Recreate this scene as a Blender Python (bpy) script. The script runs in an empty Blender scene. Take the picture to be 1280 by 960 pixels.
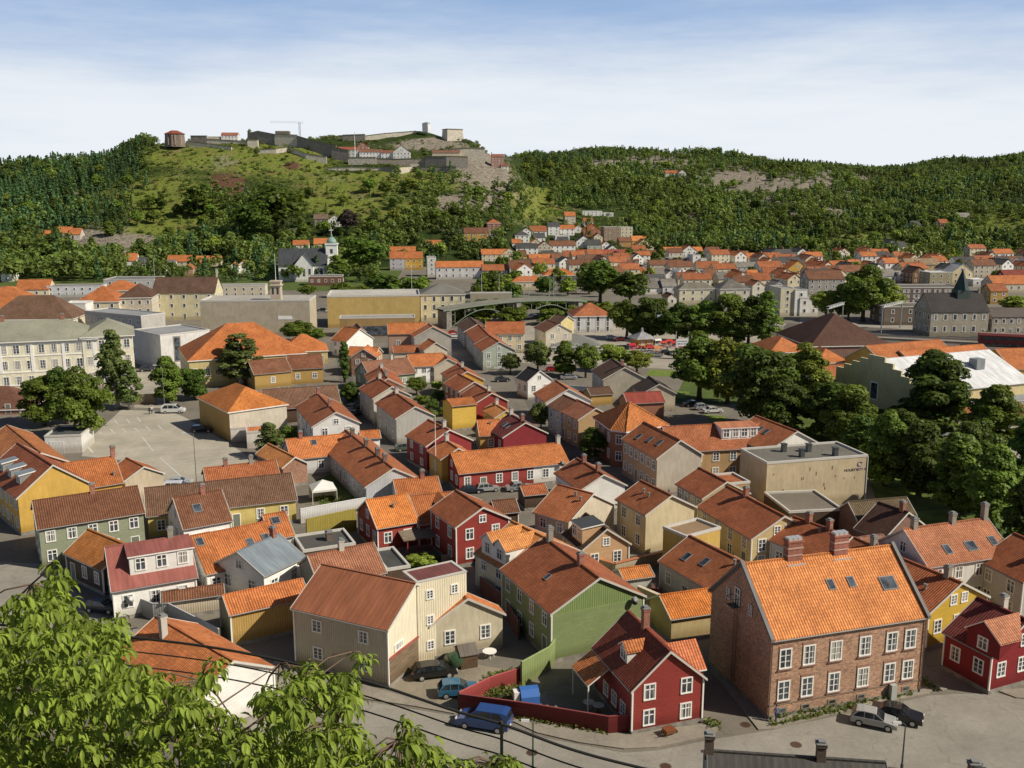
import bpy, bmesh, math, random
import numpy as np
from mathutils import Vector, Matrix, noise as mnoise
R = math.radians
random.seed(7)
rng = np.random.default_rng(7)
sc = bpy.context.scene
C = sc.collection
# ------------------------------------------------------------------ camera
H, HOR, F = 48.0, 240.0, 1200.0
P = math.atan((480 - HOR) / F)
cam_d = bpy.data.cameras.new('camera')
cam = bpy.data.objects.new('camera', cam_d); C.objects.link(cam)
cam.location = (0, 0, H); cam.rotation_euler = (math.pi / 2 - P, 0, 0)
cam_d.sensor_width = 36; cam_d.lens = F / 1280 * 36; cam_d.clip_end = 12000; cam_d.clip_start = 0.2
sc.camera = cam
# survey helpers: where a bearing from the viewpoint meets a plane of height z, and heights at a distance
def W(px, py, z=0.0):
    Y = (H - z) / math.tan(P - math.atan((480 - py) / F))
    d = Y * math.cos(P) + (H - z) * math.sin(P)
    return Vector(((px - 640) / F * d, Y, z))
def Zat(Y, py): return H + Y * math.tan(math.atan((480 - py) / F) - P)
def WY(px, py, Y):
    z = Zat(Y, py); d = Y * math.cos(P) + (H - z) * math.sin(P)
    return Vector(((px - 640) / F * d, Y, z))
def proj(x, y, z):
    d = y * math.cos(P) + (H - z) * math.sin(P)
    return 640 + F * x / d, 480 - F * (y * math.sin(P) + (z - H) * math.cos(P)) / d
# ------------------------------------------------------------------ materials
MATS = {}
def nd(nt, t, **kw):
    n = nt.nodes.new(t)
    for k, v in kw.items():
        if k.startswith('i_'): n.inputs[k[2:].replace('_', ' ')].default_value = v
        else: setattr(n, k, v)
    return n
def base_mat(name, rough=0.7, spec=0.3):
    m = bpy.data.materials.new(name); m.use_nodes = True; nt = m.node_tree
    b = nt.nodes['Principled BSDF']; b.inputs['Roughness'].default_value = rough
    b.inputs['Specular IOR Level'].default_value = spec
    return m, nt, b
def c4(c): return (c[0], c[1], c[2], 1)
def mix(nt, fac, a, b, mode='MIX'):
    n = nt.nodes.new('ShaderNodeMix'); n.data_type = 'RGBA'; n.blend_type = mode
    for s, v in ((0, fac), (6, a), (7, b)):
        if hasattr(v, 'links'): nt.links.new(v, n.inputs[s])
        elif s == 0: n.inputs[0].default_value = v
        else: n.inputs[s].default_value = c4(v)
    return n.outputs[2]
def ramp(nt, src, a, b, c0=(0, 0, 0), c1=(1, 1, 1)):
    n = nt.nodes.new('ShaderNodeValToRGB'); e = n.color_ramp.elements
    e[0].position = a; e[1].position = b; e[0].color = c4(c0); e[1].color = c4(c1)
    nt.links.new(src, n.inputs[0]); return n.outputs[0]
def tex_noise(nt, vec, scale, detail=4, rough=0.6):
    n = nd(nt, 'ShaderNodeTexNoise', i_Scale=scale, i_Detail=detail, i_Roughness=rough)
    if vec is not None: nt.links.new(vec, n.inputs['Vector'])
    return n.outputs[0]
def scaled(nt, vec, s):
    n = nd(nt, 'ShaderNodeMapping'); n.inputs['Scale'].default_value = s
    nt.links.new(vec, n.inputs[0]); return n.outputs[0]
def bump(nt, b, h, strength, dist):
    n = nd(nt, 'ShaderNodeBump', i_Strength=strength, i_Distance=dist)
    nt.links.new(h, n.inputs['Height']); nt.links.new(n.outputs[0], b.inputs['Normal'])
def wave(nt, vec, scale, direction, profile='SIN'):
    n = nd(nt, 'ShaderNodeTexWave', wave_type='BANDS', bands_direction=direction, wave_profile=profile, i_Scale=scale, i_Distortion=0)
    nt.links.new(vec, n.inputs['Vector']); return n.outputs[1]
def M(kind, col=(0.5, 0.5, 0.5), seed=0):
    key = (kind, tuple(col))
    if key in MATS: return MATS[key]
    m, nt, b = base_mat(kind + '_%d' % len(MATS))
    uv = nd(nt, 'ShaderNodeTexCoord').outputs['UV']; L = nt.links.new
    geo = nd(nt, 'ShaderNodeNewGeometry').outputs['Position']
    oi = nd(nt, 'ShaderNodeObjectInfo').outputs['Random']
    dirt = tex_noise(nt, geo, 0.35, 6, 0.7)
    sz = nd(nt, 'ShaderNodeSeparateXYZ'); L(geo, sz.inputs[0]); sp1 = nd(nt, 'ShaderNodeMath', operation='MULTIPLY_ADD'); L(dirt, sp1.inputs[0]); sp1.inputs[1].default_value = -1.6; L(sz.outputs[2], sp1.inputs[2])
    splash = ramp(nt, sp1.outputs[0], 0.0, 0.9, (0.66, 0.63, 0.58), (1, 1, 1))
    dk = tuple(c * 0.62 for c in col); lt = tuple(min(1, c * 1.18) for c in col)
    if kind == 'tile':
        br = nd(nt, 'ShaderNodeTexBrick', i_Scale=1.0); br.offset = 0.0
        br.inputs['Brick Width'].default_value = 0.28; br.inputs['Row Height'].default_value = 0.36
        br.inputs['Mortar Size'].default_value = 0.012; br.inputs['Mortar Smooth'].default_value = 0.5
        br.inputs['Color1'].default_value = c4(lt); br.inputs['Color2'].default_value = c4(tuple(c * 0.84 for c in col))
        br.inputs['Mortar'].default_value = c4(tuple(c * 0.4 for c in col)); L(uv, br.inputs['Vector'])
        d = ramp(nt, dirt, 0.35, 0.72, (0.62, 0.56, 0.52), (1.1, 1.1, 1.1))
        col1 = mix(nt, 0.85, br.outputs[0], d, 'MULTIPLY')
        fine = ramp(nt, tex_noise(nt, geo, 1.7, 5, 0.75), 0.52, 0.95)
        col1 = mix(nt, fine, col1, tuple(0.55 * c + 0.03 for c in col))
        rib = wave(nt, uv, 0.5 / 0.28 * 0.6283, 'X'); col1 = mix(nt, 0.8, col1, ramp(nt, rib, 0.05, 0.6, (0.5, 0.45, 0.42), (1.08, 1.08, 1.08)), 'MULTIPLY')
        hsv = nd(nt, 'ShaderNodeHueSaturation'); L(col1, hsv.inputs['Color'])
        mr = nd(nt, 'ShaderNodeMapRange'); mr.inputs[3].default_value = 0.86; mr.inputs[4].default_value = 1.16; L(oi, mr.inputs[0]); L(mr.outputs[0], hsv.inputs['Value'])
        L(hsv.outputs[0], b.inputs['Base Color'])
        w1 = wave(nt, uv, 0.5 / 0.28 * 0.6283, 'X'); w2 = wave(nt, uv, 0.5 / 0.36 * 0.6283, 'Y', 'SAW')
        mm = nd(nt, 'ShaderNodeMath', operation='ADD'); L(w1, mm.inputs[0]); L(w2, mm.inputs[1])
        bump(nt, b, mm.outputs[0], 0.75, 0.05); b.inputs['Roughness'].default_value = 0.75
    elif kind in ('clap', 'vert', 'oldwood'):
        sp = 0.16 if kind != 'vert' else 0.26
        st = tex_noise(nt, scaled(nt, uv, (0.5, 6, 1) if kind != 'vert' else (6, 0.5, 1)), 1.2, 5, 0.7)
        a = 0.25 if kind == 'oldwood' else 0.88
        col1 = mix(nt, ramp(nt, st, 0.3, 0.75), tuple(c * a for c in col), lt)
        col1 = mix(nt, 0.7, col1, ramp(nt, dirt, 0.3, 0.7, (0.82, 0.8, 0.78), (1.08, 1.08, 1.08)), 'MULTIPLY')
        w = wave(nt, uv, 0.5 / sp * 0.6283, 'Y' if kind != 'vert' else 'X', 'SAW' if kind != 'vert' else 'SIN')
        gap = ramp(nt, w, 0.0, 0.16, (0.62, 0.62, 0.62), (1, 1, 1))
        col1 = mix(nt, 0.9, col1, gap, 'MULTIPLY')
        col1 = mix(nt, 0.9, col1, splash, 'MULTIPLY')
        L(col1, b.inputs['Base Color']); bump(nt, b, w, 0.6, 0.03)
    elif kind == 'brick':
        br = nd(nt, 'ShaderNodeTexBrick', i_Scale=1.0)
        br.inputs['Brick Width'].default_value = 0.26; br.inputs['Row Height'].default_value = 0.085
        br.inputs['Mortar Size'].default_value = 0.01
        br.inputs['Color1'].default_value = c4(tuple(min(1, c * 1.35) for c in col)); br.inputs['Color2'].default_value = c4(tuple(c * 0.55 for c in col))
        br.inputs['Mortar'].default_value = (0.36, 0.31, 0.27, 1); L(uv, br.inputs['Vector'])
        col1 = mix(nt, 0.8, br.outputs[0], ramp(nt, dirt, 0.3, 0.72, (0.66, 0.62, 0.6), (1.12, 1.1, 1.08)), 'MULTIPLY')
        col1 = mix(nt, ramp(nt, tex_noise(nt, geo, 3.0, 3), 0.56, 0.7), col1, tuple(min(1, c * 1.2 + 0.03) for c in col))
        L(col1, b.inputs['Base Color']); bump(nt, b, br.outputs['Fac'], 0.3, 0.01)
    elif kind == 'stone':
        vo = nd(nt, 'ShaderNodeTexVoronoi', i_Scale=1.1); L(geo, vo.inputs['Vector'])
        col1 = mix(nt, ramp(nt, tex_noise(nt, geo, 0.8, 8, 0.75), 0.3, 0.7), tuple(c * 0.5 for c in col), lt)
        sc_ = nd(nt, 'ShaderNodeSeparateColor'); L(vo.outputs['Color'], sc_.inputs[0]); col1 = mix(nt, 0.5, col1, ramp(nt, sc_.outputs[0], 0, 1, (0.62, 0.62, 0.62), (1.1, 1.1, 1.1)), 'MULTIPLY')
        L(col1, b.inputs['Base Color']); bump(nt, b, vo.outputs[0], 0.6, 0.15)
    elif kind == 'plaster':
        st = tex_noise(nt, scaled(nt, uv, (2.2, 0.35, 1)), 1.0, 6, 0.7)
        col1 = mix(nt, ramp(nt, dirt, 0.3, 0.72), tuple(c * 0.8 for c in col), tuple(min(1, c * 1.08) for c in col))
        col1 = mix(nt, 0.75, col1, ramp(nt, st, 0.36, 0.7, (0.78, 0.76, 0.72), (1.04, 1.04, 1.04)), 'MULTIPLY')
        col1 = mix(nt, 0.9, col1, splash, 'MULTIPLY')
        L(col1, b.inputs['Base Color']); bump(nt, b, tex_noise(nt, geo, 9, 4), 0.25, 0.02)
    elif kind == 'sheet':
        w = wave(nt, uv, 0.5 / 0.55 * 0.6283, 'X')
        seam = ramp(nt, w, 0.0, 0.06, (0.62, 0.62, 0.62), (1, 1, 1))
        col1 = mix(nt, ramp(nt, tex_noise(nt, scaled(nt, uv, (1, 0.25, 1)), 0.8, 6, 0.7), 0.3, 0.72), dk, lt)
        col1 = mix(nt, 0.5, col1, seam, 'MULTIPLY')
        L(col1, b.inputs['Base Color']); bump(nt, b, w, 0.25, 0.03); b.inputs['Roughness'].default_value = 0.5
    elif kind == 'paint':
        col1 = mix(nt, ramp(nt, tex_noise(nt, geo, 1.5, 5), 0.3, 0.75), tuple(c * 0.86 for c in col), col)
        L(col1, b.inputs['Base Color']); b.inputs['Roughness'].default_value = 0.5
    elif kind == 'car':
        b.inputs['Base Color'].default_value = c4(col); b.inputs['Metallic'].default_value = 0.15
        b.inputs['Roughness'].default_value = 0.3; b.inputs['Coat Weight'].default_value = 0.7; b.inputs['Coat Roughness'].default_value = 0.06
    elif kind in ('glass', 'pane'):
        n = tex_noise(nt, geo, 0.9, 2)
        L(mix(nt, ramp(nt, n, 0.35, 0.7), tuple(c * 0.5 for c in col), tuple(min(1, c * 2.2) for c in col)), b.inputs['Base Color'])
        b.inputs['Roughness'].default_value = 0.08; b.inputs['Specular IOR Level'].default_value = 0.6
        if kind == 'glass': MATS[key] = m; return m
        su = nd(nt, 'ShaderNodeSeparateXYZ'); L(uv, su.inputs[0]); ab = nd(nt, 'ShaderNodeMath', operation='ABSOLUTE'); L(su.outputs[0], ab.inputs[0])
        wob = nd(nt, 'ShaderNodeMath', operation='MULTIPLY_ADD'); L(oi, wob.inputs[0]); wob.inputs[1].default_value = 0.5; L(ab.outputs[0], wob.inputs[2])
        cur = ramp(nt, wob.outputs[0], 0.60, 0.66); L(mix(nt, cur, b.inputs['Base Color'].links[0].from_socket, (0.42, 0.40, 0.36)), b.inputs['Base Color'])
        b.inputs['Roughness'].default_value = 0.08; b.inputs['Specular IOR Level'].default_value = 0.6
    elif kind == 'metal':
        b.inputs['Base Color'].default_value = c4(col); b.inputs['Metallic'].default_value = 0.6; b.inputs['Roughness'].default_value = 0.45
    elif kind == 'ground':
        n1 = tex_noise(nt, geo, 0.12, 8, 0.7); n2 = tex_noise(nt, geo, 2.5, 5, 0.7)
        col1 = mix(nt, ramp(nt, n1, 0.3, 0.7), tuple(c * 0.72 for c in col), lt)
        col1 = mix(nt, 0.6, col1, ramp(nt, n2, 0.25, 0.75, (0.72, 0.72, 0.72), (1.15, 1.15, 1.15)), 'MULTIPLY')
        vo = nd(nt, 'ShaderNodeTexVoronoi', i_Scale=0.16, feature='DISTANCE_TO_EDGE')
        wv = nd(nt, 'ShaderNodeVectorMath', operation='MULTIPLY_ADD'); wv.inputs[1].default_value = (6, 6, 0)
        nn = nd(nt, 'ShaderNodeTexNoise', i_Scale=0.25, i_Detail=5); L(geo, nn.inputs['Vector'])
        L(nn.outputs['Color'], wv.inputs[0]); L(geo, wv.inputs[2]); L(wv.outputs[0], vo.inputs['Vector'])
        col1 = mix(nt, 0.35, col1, ramp(nt, vo.outputs[0], 0.0, 0.012, (0.45, 0.45, 0.45), (1, 1, 1)), 'MULTIPLY')
        L(col1, b.inputs['Base Color']); bump(nt, b, n2, 0.4, 0.02); b.inputs['Roughness'].default_value = 0.9
    elif kind == 'grass':
        n1 = tex_noise(nt, geo, 0.3, 8, 0.75); n2 = tex_noise(nt, geo, 5, 5, 0.8)
        col1 = mix(nt, ramp(nt, n1, 0.3, 0.7), tuple(c * 0.6 for c in col), tuple(min(1, c * 1.4) for c in col))
        col1 = mix(nt, 0.8, col1, ramp(nt, n2, 0.25, 0.75, (0.55, 0.6, 0.5), (1.25, 1.2, 1.1)), 'MULTIPLY')
        L(col1, b.inputs['Base Color']); bump(nt, b, n2, 1.0, 0.1); b.inputs['Roughness'].default_value = 1.0
    elif kind == 'leaf':
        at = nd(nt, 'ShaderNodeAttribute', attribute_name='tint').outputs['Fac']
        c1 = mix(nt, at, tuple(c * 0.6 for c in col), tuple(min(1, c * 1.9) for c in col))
        hsv = nd(nt, 'ShaderNodeHueSaturation'); L(c1, hsv.inputs['Color'])
        mr = nd(nt, 'ShaderNodeMapRange'); mr.inputs[3].default_value = 0.75; mr.inputs[4].default_value = 1.25; L(oi, mr.inputs[0]); L(mr.outputs[0], hsv.inputs['Value'])
        mr2 = nd(nt, 'ShaderNodeMapRange'); mr2.inputs[3].default_value = 0.485; mr2.inputs[4].default_value = 0.515; L(oi, mr2.inputs[0]); L(mr2.outputs[0], hsv.inputs['Hue'])
        L(hsv.outputs[0], b.inputs['Base Color']); b.inputs['Roughness'].default_value = 0.6
        tr = nd(nt, 'ShaderNodeBsdfTranslucent'); L(mix(nt, 0.6, hsv.outputs[0], (0.25, 0.3, 0.02)), tr.inputs[0])
        ms = nd(nt, 'ShaderNodeMixShader'); ms.inputs[0].default_value = 0.3
        L(b.outputs[0], ms.inputs[1]); L(tr.outputs[0], ms.inputs[2]); L(ms.outputs[0], nt.nodes['Material Output'].inputs[0])
    elif kind == 'bark':
        n = tex_noise(nt, geo, 4, 5); L(mix(nt, n, tuple(c * 0.6 for c in col), lt), b.inputs['Base Color']); b.inputs['Roughness'].default_value = 0.9
    else:
        b.inputs['Base Color'].default_value = c4(col)
    MATS[key] = m; return m
# ------------------------------------------------------------------ mesh builder
class MB:
    def __init__(s): s.v = []; s.f = []; s.uv = []; s.mi = []
    def poly(s, pts, m=0, uv=None):
        pts = [Vector(p) for p in pts]; i = len(s.v); s.v += [tuple(p) for p in pts]
        s.f.append(tuple(range(i, i + len(pts)))); s.mi.append(m)
        if uv is None:
            n = Vector((0, 0, 0))
            for k in range(len(pts)): n += pts[k].cross(pts[(k + 1) % len(pts)])
            if n.length < 1e-9: n = Vector((0, 0, 1))
            n.normalize()
            if abs(n.z) > 0.995: uv = [(p.x, p.y) for p in pts]
            else:
                t = Vector((0, 0, 1)).cross(n).normalized(); bb = n.cross(t)
                uv = [(p.dot(t), p.dot(bb)) for p in pts]
        s.uv += uv
    def box(s, x0, x1, y0, y1, z0, z1, m=0, top=True, bottom=True, mt=None):
        a, b, c, d = (x0, y0), (x1, y0), (x1, y1), (x0, y1)
        for p, q in ((a, b), (b, c), (c, d), (d, a)):
            s.poly([(p[0], p[1], z0), (q[0], q[1], z0), (q[0], q[1], z1), (p[0], p[1], z1)], m)
        if top: s.poly([(*a, z1), (*b, z1), (*c, z1), (*d, z1)], m if mt is None else mt)
        if bottom: s.poly([(*d, z0), (*c, z0), (*b, z0), (*a, z0)], m)
    def prism(s, prof, x0, x1, m=0, mcap=None):
        """closed profile of (y, z), counter-clockwise seen from +x, swept along x"""
        n = len(prof); mc = m if mcap is None else mcap
        for i in range(n):
            (y0, z0), (y1, z1) = prof[i], prof[(i + 1) % n]
            s.poly([(x0, y0, z0), (x0, y1, z1), (x1, y1, z1), (x1, y0, z0)][::-1], m)
        s.poly([(x1, y, z) for y, z in prof], mc); s.poly([(x0, y, z) for y, z in prof[::-1]], mc)
    def column(s, pts, z0, z1, m=0, mt=None):
        """vertical extrusion of a counter-clockwise plan"""
        n = len(pts)
        for i in range(n):
            p, q = pts[i], pts[(i + 1) % n]
            s.poly([(p[0], p[1], z0), (q[0], q[1], z0), (q[0], q[1], z1), (p[0], p[1], z1)], m)
        s.poly([(p[0], p[1], z1) for p in pts], m if mt is None else mt)
    def cyl(s, x, y, z0, z1, r0, r1=None, n=10, m=0, cap=True):
        r1 = r0 if r1 is None else r1
        A = [(x + r0 * math.cos(2 * math.pi * k / n), y + r0 * math.sin(2 * math.pi * k / n), z0) for k in range(n)]
        B = [(x + r1 * math.cos(2 * math.pi * k / n), y + r1 * math.sin(2 * math.pi * k / n), z1) for k in range(n)]
        for k in range(n): s.poly([A[k], A[(k + 1) % n], B[(k + 1) % n], B[k]], m)
        if cap:
            if r1 > 1e-4: s.poly(B, m)
            s.poly(A[::-1], m)
    def tube(s, pts, r, n=6, m=0):
        pts = [Vector(p) for p in pts]; rr = r if isinstance(r, (list, tuple)) else [r] * len(pts); rings = []
        for i, p in enumerate(pts):
            t = (pts[min(i + 1, len(pts) - 1)] - pts[max(i - 1, 0)])
            if t.length < 1e-9: t = Vector((0, 0, 1))
            t.normalize(); a = t.orthogonal() if abs(t.z) > 0.95 else t.cross(Vector((0, 0, 1))); a.normalize(); b = t.cross(a)
            rings.append([p + (a * math.cos(2 * math.pi * k / n) + b * math.sin(2 * math.pi * k / n)) * rr[i] for k in range(n)])
        for i in range(len(rings) - 1):
            for k in range(n): s.poly([rings[i][k], rings[i + 1][k], rings[i + 1][(k + 1) % n], rings[i][(k + 1) % n]][::-1], m)
        s.poly(rings[0], m); s.poly(rings[-1][::-1], m)
    def mesh(s, name, mats, smooth=False):
        me = bpy.data.meshes.new(name); me.from_pydata(s.v, [], s.f); me.update()
        for m in mats: me.materials.append(m)
        me.polygons.foreach_set('material_index', s.mi)
        l = me.uv_layers.new(name='UVMap'); l.data.foreach_set('uv', [c for p in s.uv for c in p])
        if smooth:
            bm = bmesh.new(); bm.from_mesh(me); bmesh.ops.remove_doubles(bm, verts=bm.verts, dist=0.001); bmesh.ops.recalc_face_normals(bm, faces=bm.faces); bm.to_mesh(me); bm.free()
            me.polygons.foreach_set('use_smooth', [True] * len(me.polygons))
        return me
    def build(s, name, mats, parent=None, smooth=False):
        if not isinstance(mats, (list, tuple)): mats = [mats]
        return put(name, s.mesh(name, mats, smooth), parent)
def put(name, me, parent=None, loc=(0, 0, 0), rz=0.0):
    o = bpy.data.objects.new(name, me); C.objects.link(o); o.parent = parent
    o.location = loc; o.rotation_euler = (0, 0, rz); return o
def thing(name, label, cat, loc=(0, 0, 0), rz=0.0, group=None):
    o = bpy.data.objects.new(name, None); C.objects.link(o); o.location = loc; o.rotation_euler = (0, 0, rz)
    o.empty_display_size = 0.3; return tag(o, label, cat, group)
def tag(o, label, cat, group=None, kind=None):
    o['label'] = label; o['category'] = cat
    if group: o['group'] = group
    if kind: o['kind'] = kind
    return o
def struct(o): o['kind'] = 'structure'; return o
def dup(root, loc, rz, label=None, group=None, scale=None):
    r = root.copy(); C.objects.link(r); r.location = loc; r.rotation_euler = (0, 0, rz)
    if scale is not None: r.scale = scale
    if label: r['label'] = label
    if group: r['group'] = group
    for ch in root.children:
        c = ch.copy(); C.objects.link(c); c.parent = r
        for g in ch.children:
            d = g.copy(); C.objects.link(d); d.parent = c
    return r
# ------------------------------------------------------------------ palette
WHITE = (0.88, 0.87, 0.84); CREAM = (0.78, 0.69, 0.49); BEIGE = (0.62, 0.55, 0.43); GREYW = (0.52, 0.53, 0.52)
LGREY = (0.66, 0.68, 0.70); RED = (0.31, 0.05, 0.042); DRED = (0.16, 0.024, 0.024); YEL = (0.66, 0.42, 0.10); OCH = (0.46, 0.30, 0.10)
PYEL = (0.70, 0.56, 0.27); GRN = (0.20, 0.30, 0.09); SAGE = (0.27, 0.30, 0.21); TAN = (0.50, 0.34, 0.18); PEACH = (0.58, 0.38, 0.22)
BRICK = (0.36, 0.17, 0.10); DBRICK = (0.20, 0.075, 0.05); DWOOD = (0.10, 0.065, 0.045); PGRN = (0.46, 0.52, 0.44); STONE = (0.30, 0.28, 0.25); PINK = (0.52, 0.28, 0.18)
T_OR = (0.60, 0.215, 0.075); T_BO = (0.70, 0.30, 0.10); T_RB = (0.42, 0.14, 0.06); T_BR = (0.25, 0.115, 0.065); T_DK = (0.13, 0.075, 0.05); T_MA = (0.30, 0.07, 0.05)
T_OL = (0.46, 0.165, 0.07); SLATE = (0.10, 0.105, 0.11); GREYR = (0.25, 0.26, 0.26); BLUEG = (0.22, 0.26, 0.30); MRED = (0.33, 0.115, 0.095); MBRN = (0.36, 0.14, 0.075)
m_white = M('paint', WHITE); m_dark = M('paint', (0.05, 0.05, 0.05)); m_glass = M('glass', (0.05, 0.06, 0.075)); m_pane = M('pane', (0.05, 0.06, 0.075)); m_stone = M('stone', STONE); m_lead = M('plaster', (0.27, 0.275, 0.28))
m_brickc = M('brick', (0.33, 0.10, 0.06)); m_iron = M('metal', (0.10, 0.10, 0.10)); m_steel = M('metal', (0.42, 0.43, 0.44))
# ------------------------------------------------------------------ windows, doors, chimneys
WIN = {}
def win_mesh(w, h, style, lod, fm):
    """window meshes: casing with glazing bars; outward is -y, origin at its centre"""
    key = (round(w, 1), round(h, 1), style, lod, fm.name)
    if key in WIN: return WIN[key]
    f = MB(); g = MB(); t = 0.13 if style != 'bare' else 0.07; d = 0.07
    hw, hh = w / 2, h / 2
    f.box(-hw - t, hw + t, -d, 0.0, hh, hh + t); f.box(-hw - t, hw + t, -d - 0.03, 0.0, -hh - t, -hh)
    f.box(-hw - t, -hw, -d, 0.0, -hh, hh); f.box(hw, hw + t, -d, 0.0, -hh, hh)
    b = 0.045
    if lod < 2:
        f.box(-0.055, 0.055, -d + 0.02, 0.0, -hh, hh)
        if style in ('six', 'bare'):
            for k in (1, 2):
                z = -hh + h * k / 3; f.box(-hw, -0.055, -d + 0.03, 0, z - b / 2, z + b / 2); f.box(0.055, hw, -d + 0.03, 0, z - b / 2, z + b / 2)
        elif style == 'cross':
            z = hh - h * 0.33; f.box(-hw, -0.055, -d + 0.03, 0, z - b, z + b); f.box(0.055, hw, -d + 0.03, 0, z - b, z + b)
    g.poly([(-hw, -0.012, -hh), (hw, -0.012, -hh), (hw, -0.012, hh), (-hw, -0.012, hh)])
    if lod == 0: r = (f.mesh('window', [fm]), g.mesh('pane', [m_pane]))
    else:
        n = len(f.f)
        for i, fc in enumerate(g.f): f.poly([g.v[k] for k in fc], 1)
        r = (f.mesh('window', [fm, m_pane]), None)
    WIN[key] = r; return r
def window(parent, x, y, z, rz, w, h, style='six', lod=0, fm=None):
    a, b = win_mesh(w, h, style, lod, fm or m_white)
    o = put('window', a, parent, (x, y, z), rz)
    if b and parent.parent is None: put('pane', b, o)
    elif b:
        put('window_pane', b, parent, (x, y, z), rz)
    return o
def door(parent, x, y, z, rz, w=0.95, h=2.05, col=(0.3, 0.3, 0.27), lod=0):
    d = MB(); t = 0.1
    d.box(-w / 2 - t, w / 2 + t, -0.06, 0, h, h + t, 0); d.box(-w / 2 - t, -w / 2, -0.06, 0, 0, h, 0); d.box(w / 2, w / 2 + t, -0.06, 0, 0, h, 0)
    d.box(-w / 2, w / 2, -0.035, 0, 0, h, 1); d.box(-w / 2 + 0.12, w / 2 - 0.12, -0.05, 0, 0.15, h * 0.45, 1); d.box(-w / 2 + 0.12, w / 2 - 0.12, -0.05, 0, h * 0.52, h - 0.15, 1)
    o = d.build('door', [m_white, M('paint', col)], parent); o.location = (x, y, z); o.rotation_euler.z = rz
    if lod == 0:
        k = MB(); k.box(w / 2 - 0.16, w / 2 - 0.06, -0.1, -0.05, 0.98, 1.04); put('handle', k.mesh('handle', [m_iron]), o)
    return o
def chimney(parent, x, y, z0, z1, kind='brick', w=0.62, d=0.62):
    c = MB(); mats = {'brick': [m_brickc, m_lead], 'white': [M('plaster', (0.62, 0.6, 0.55)), m_lead], 'dark': [M('brick', (0.10, 0.06, 0.05)), m_lead], 'grey': [M('plaster', (0.34, 0.32, 0.28)), m_lead]}[kind]
    c.box(-w / 2, w / 2, -d / 2, d / 2, z0, z1, 0); c.box(-w / 2 - 0.06, w / 2 + 0.06, -d / 2 - 0.06, d / 2 + 0.06, z1 - 0.22, z1 - 0.06, 0)
    c.box(-w / 2 - 0.08, w / 2 + 0.08, -d / 2 - 0.08, d / 2 + 0.08, z1, z1 + 0.07, 1)
    c.box(-w / 2 + 0.08, w / 2 - 0.08, -d / 2 + 0.08, d / 2 - 0.08, z1 + 0.07, z1 + 0.22, 1)
    o = c.build('chimney', mats, parent); o.location = (x, y, 0); return o
def skylight(parent, x, y, z, side, pitch, w=0.78, h=1.15):
    s = MB(); t = 0.09
    s.box(-w / 2 - t, w / 2 + t, -h / 2 - t, h / 2 + t, -0.05, 0.07, 0); s.box(-w / 2, w / 2, -h / 2, h / 2, 0.05, 0.082, 1)
    o = s.build('skylight', [m_lead, m_glass], parent); o.location = (x, y, z)
    o.rotation_euler = (pitch if side < 0 else -pitch, 0, 0); return o
def vent(parent, x, y, z):
    s = MB(); s.cyl(0, 0, -0.3, 0.5, 0.14, n=8); s.cyl(0, 0, 0.5, 0.62, 0.22, n=8)
    o = s.build('vent_pipe', [m_lead], parent); o.location = (x, y, z)
def wall_face(root, L, w, hw_off, side):
    """local frame of a facade: centre, rotation, length"""
    return {'-y': ((0, -w / 2), 0.0, L), '+y': ((0, w / 2), math.pi, L), '-x': ((-L / 2, 0), -math.pi / 2, w), '+x': ((L / 2, 0), math.pi / 2, w)}[side]
def faces_view(loc, rz, side, lim=-0.12):
    n = {'-y': (0, -1), '+y': (0, 1), '-x': (-1, 0), '+x': (1, 0)}[side]
    c, s = math.cos(rz), math.sin(rz); nx, ny = n[0] * c - n[1] * s, n[0] * s + n[1] * c
    l = math.hypot(loc[0], loc[1]); return (-loc[0] * nx - loc[1] * ny) / l > lim
def facade(root, loc, rz, L, w, z0, ze, o, lod, gable=0.0):
    """rows of windows and a door on every facade that can be seen"""
    st = o.get('st') or max(1, round((ze - z0) / 2.75)); fh = (ze - z0) / st
    style = o.get('ws', 'six'); ww = o.get('ww', 0.95); wh = o.get('wh', min(1.35, fh * 0.5)); rnd = random.Random(int(abs(loc[0] * 13 + loc[1] * 7)))
    for side in ('-y', '+y', '-x', '+x'):
        spec = o.get(side)
        if spec == 0 or not faces_view(loc, rz, side): continue
        (cx, cy), r, ln = wall_face(root, L, w, 0, side)
        cols = spec if isinstance(spec, int) else max(1, int(ln / o.get('sp', 2.7)))
        if side[1] == 'x' and o.get('nog'): continue
        dcol = rnd.randrange(cols) if (o.get('door', 1) and cols > 2 and side[1] == 'y') else -1
        for i in range(cols):
            t = (i + 0.5) / cols * ln - ln / 2
            px_, py_ = cx + t * math.cos(r), cy + t * math.sin(r)
            for k in range(st):
                if k == 0 and i == dcol:
                    door(root, px_, py_, z0 + 0.05, r, col=o.get('dc', (0.18, 0.2, 0.16)), lod=lod); continue
                window(root, px_, py_, z0 + k * fh + fh * 0.56, r, ww, wh, style, lod, o.get('fm'))
        if side[1] == 'x' and gable > 2.0 and o.get('gw', 1):
            n = 2 if ln > 9 else 1
            for i in range(n):
                t = (i + 0.5 - n / 2) * 1.7
                window(root, cx + t * math.cos(r), cy + t * math.sin(r), ze + gable * 0.33, r, 0.8, min(1.1, gable * 0.4), style, lod, o.get('fm'))
def lod_of(loc):
    d = math.hypot(loc[0], loc[1]); return 0 if d < 135 else 1 if d < 330 else 2
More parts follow.
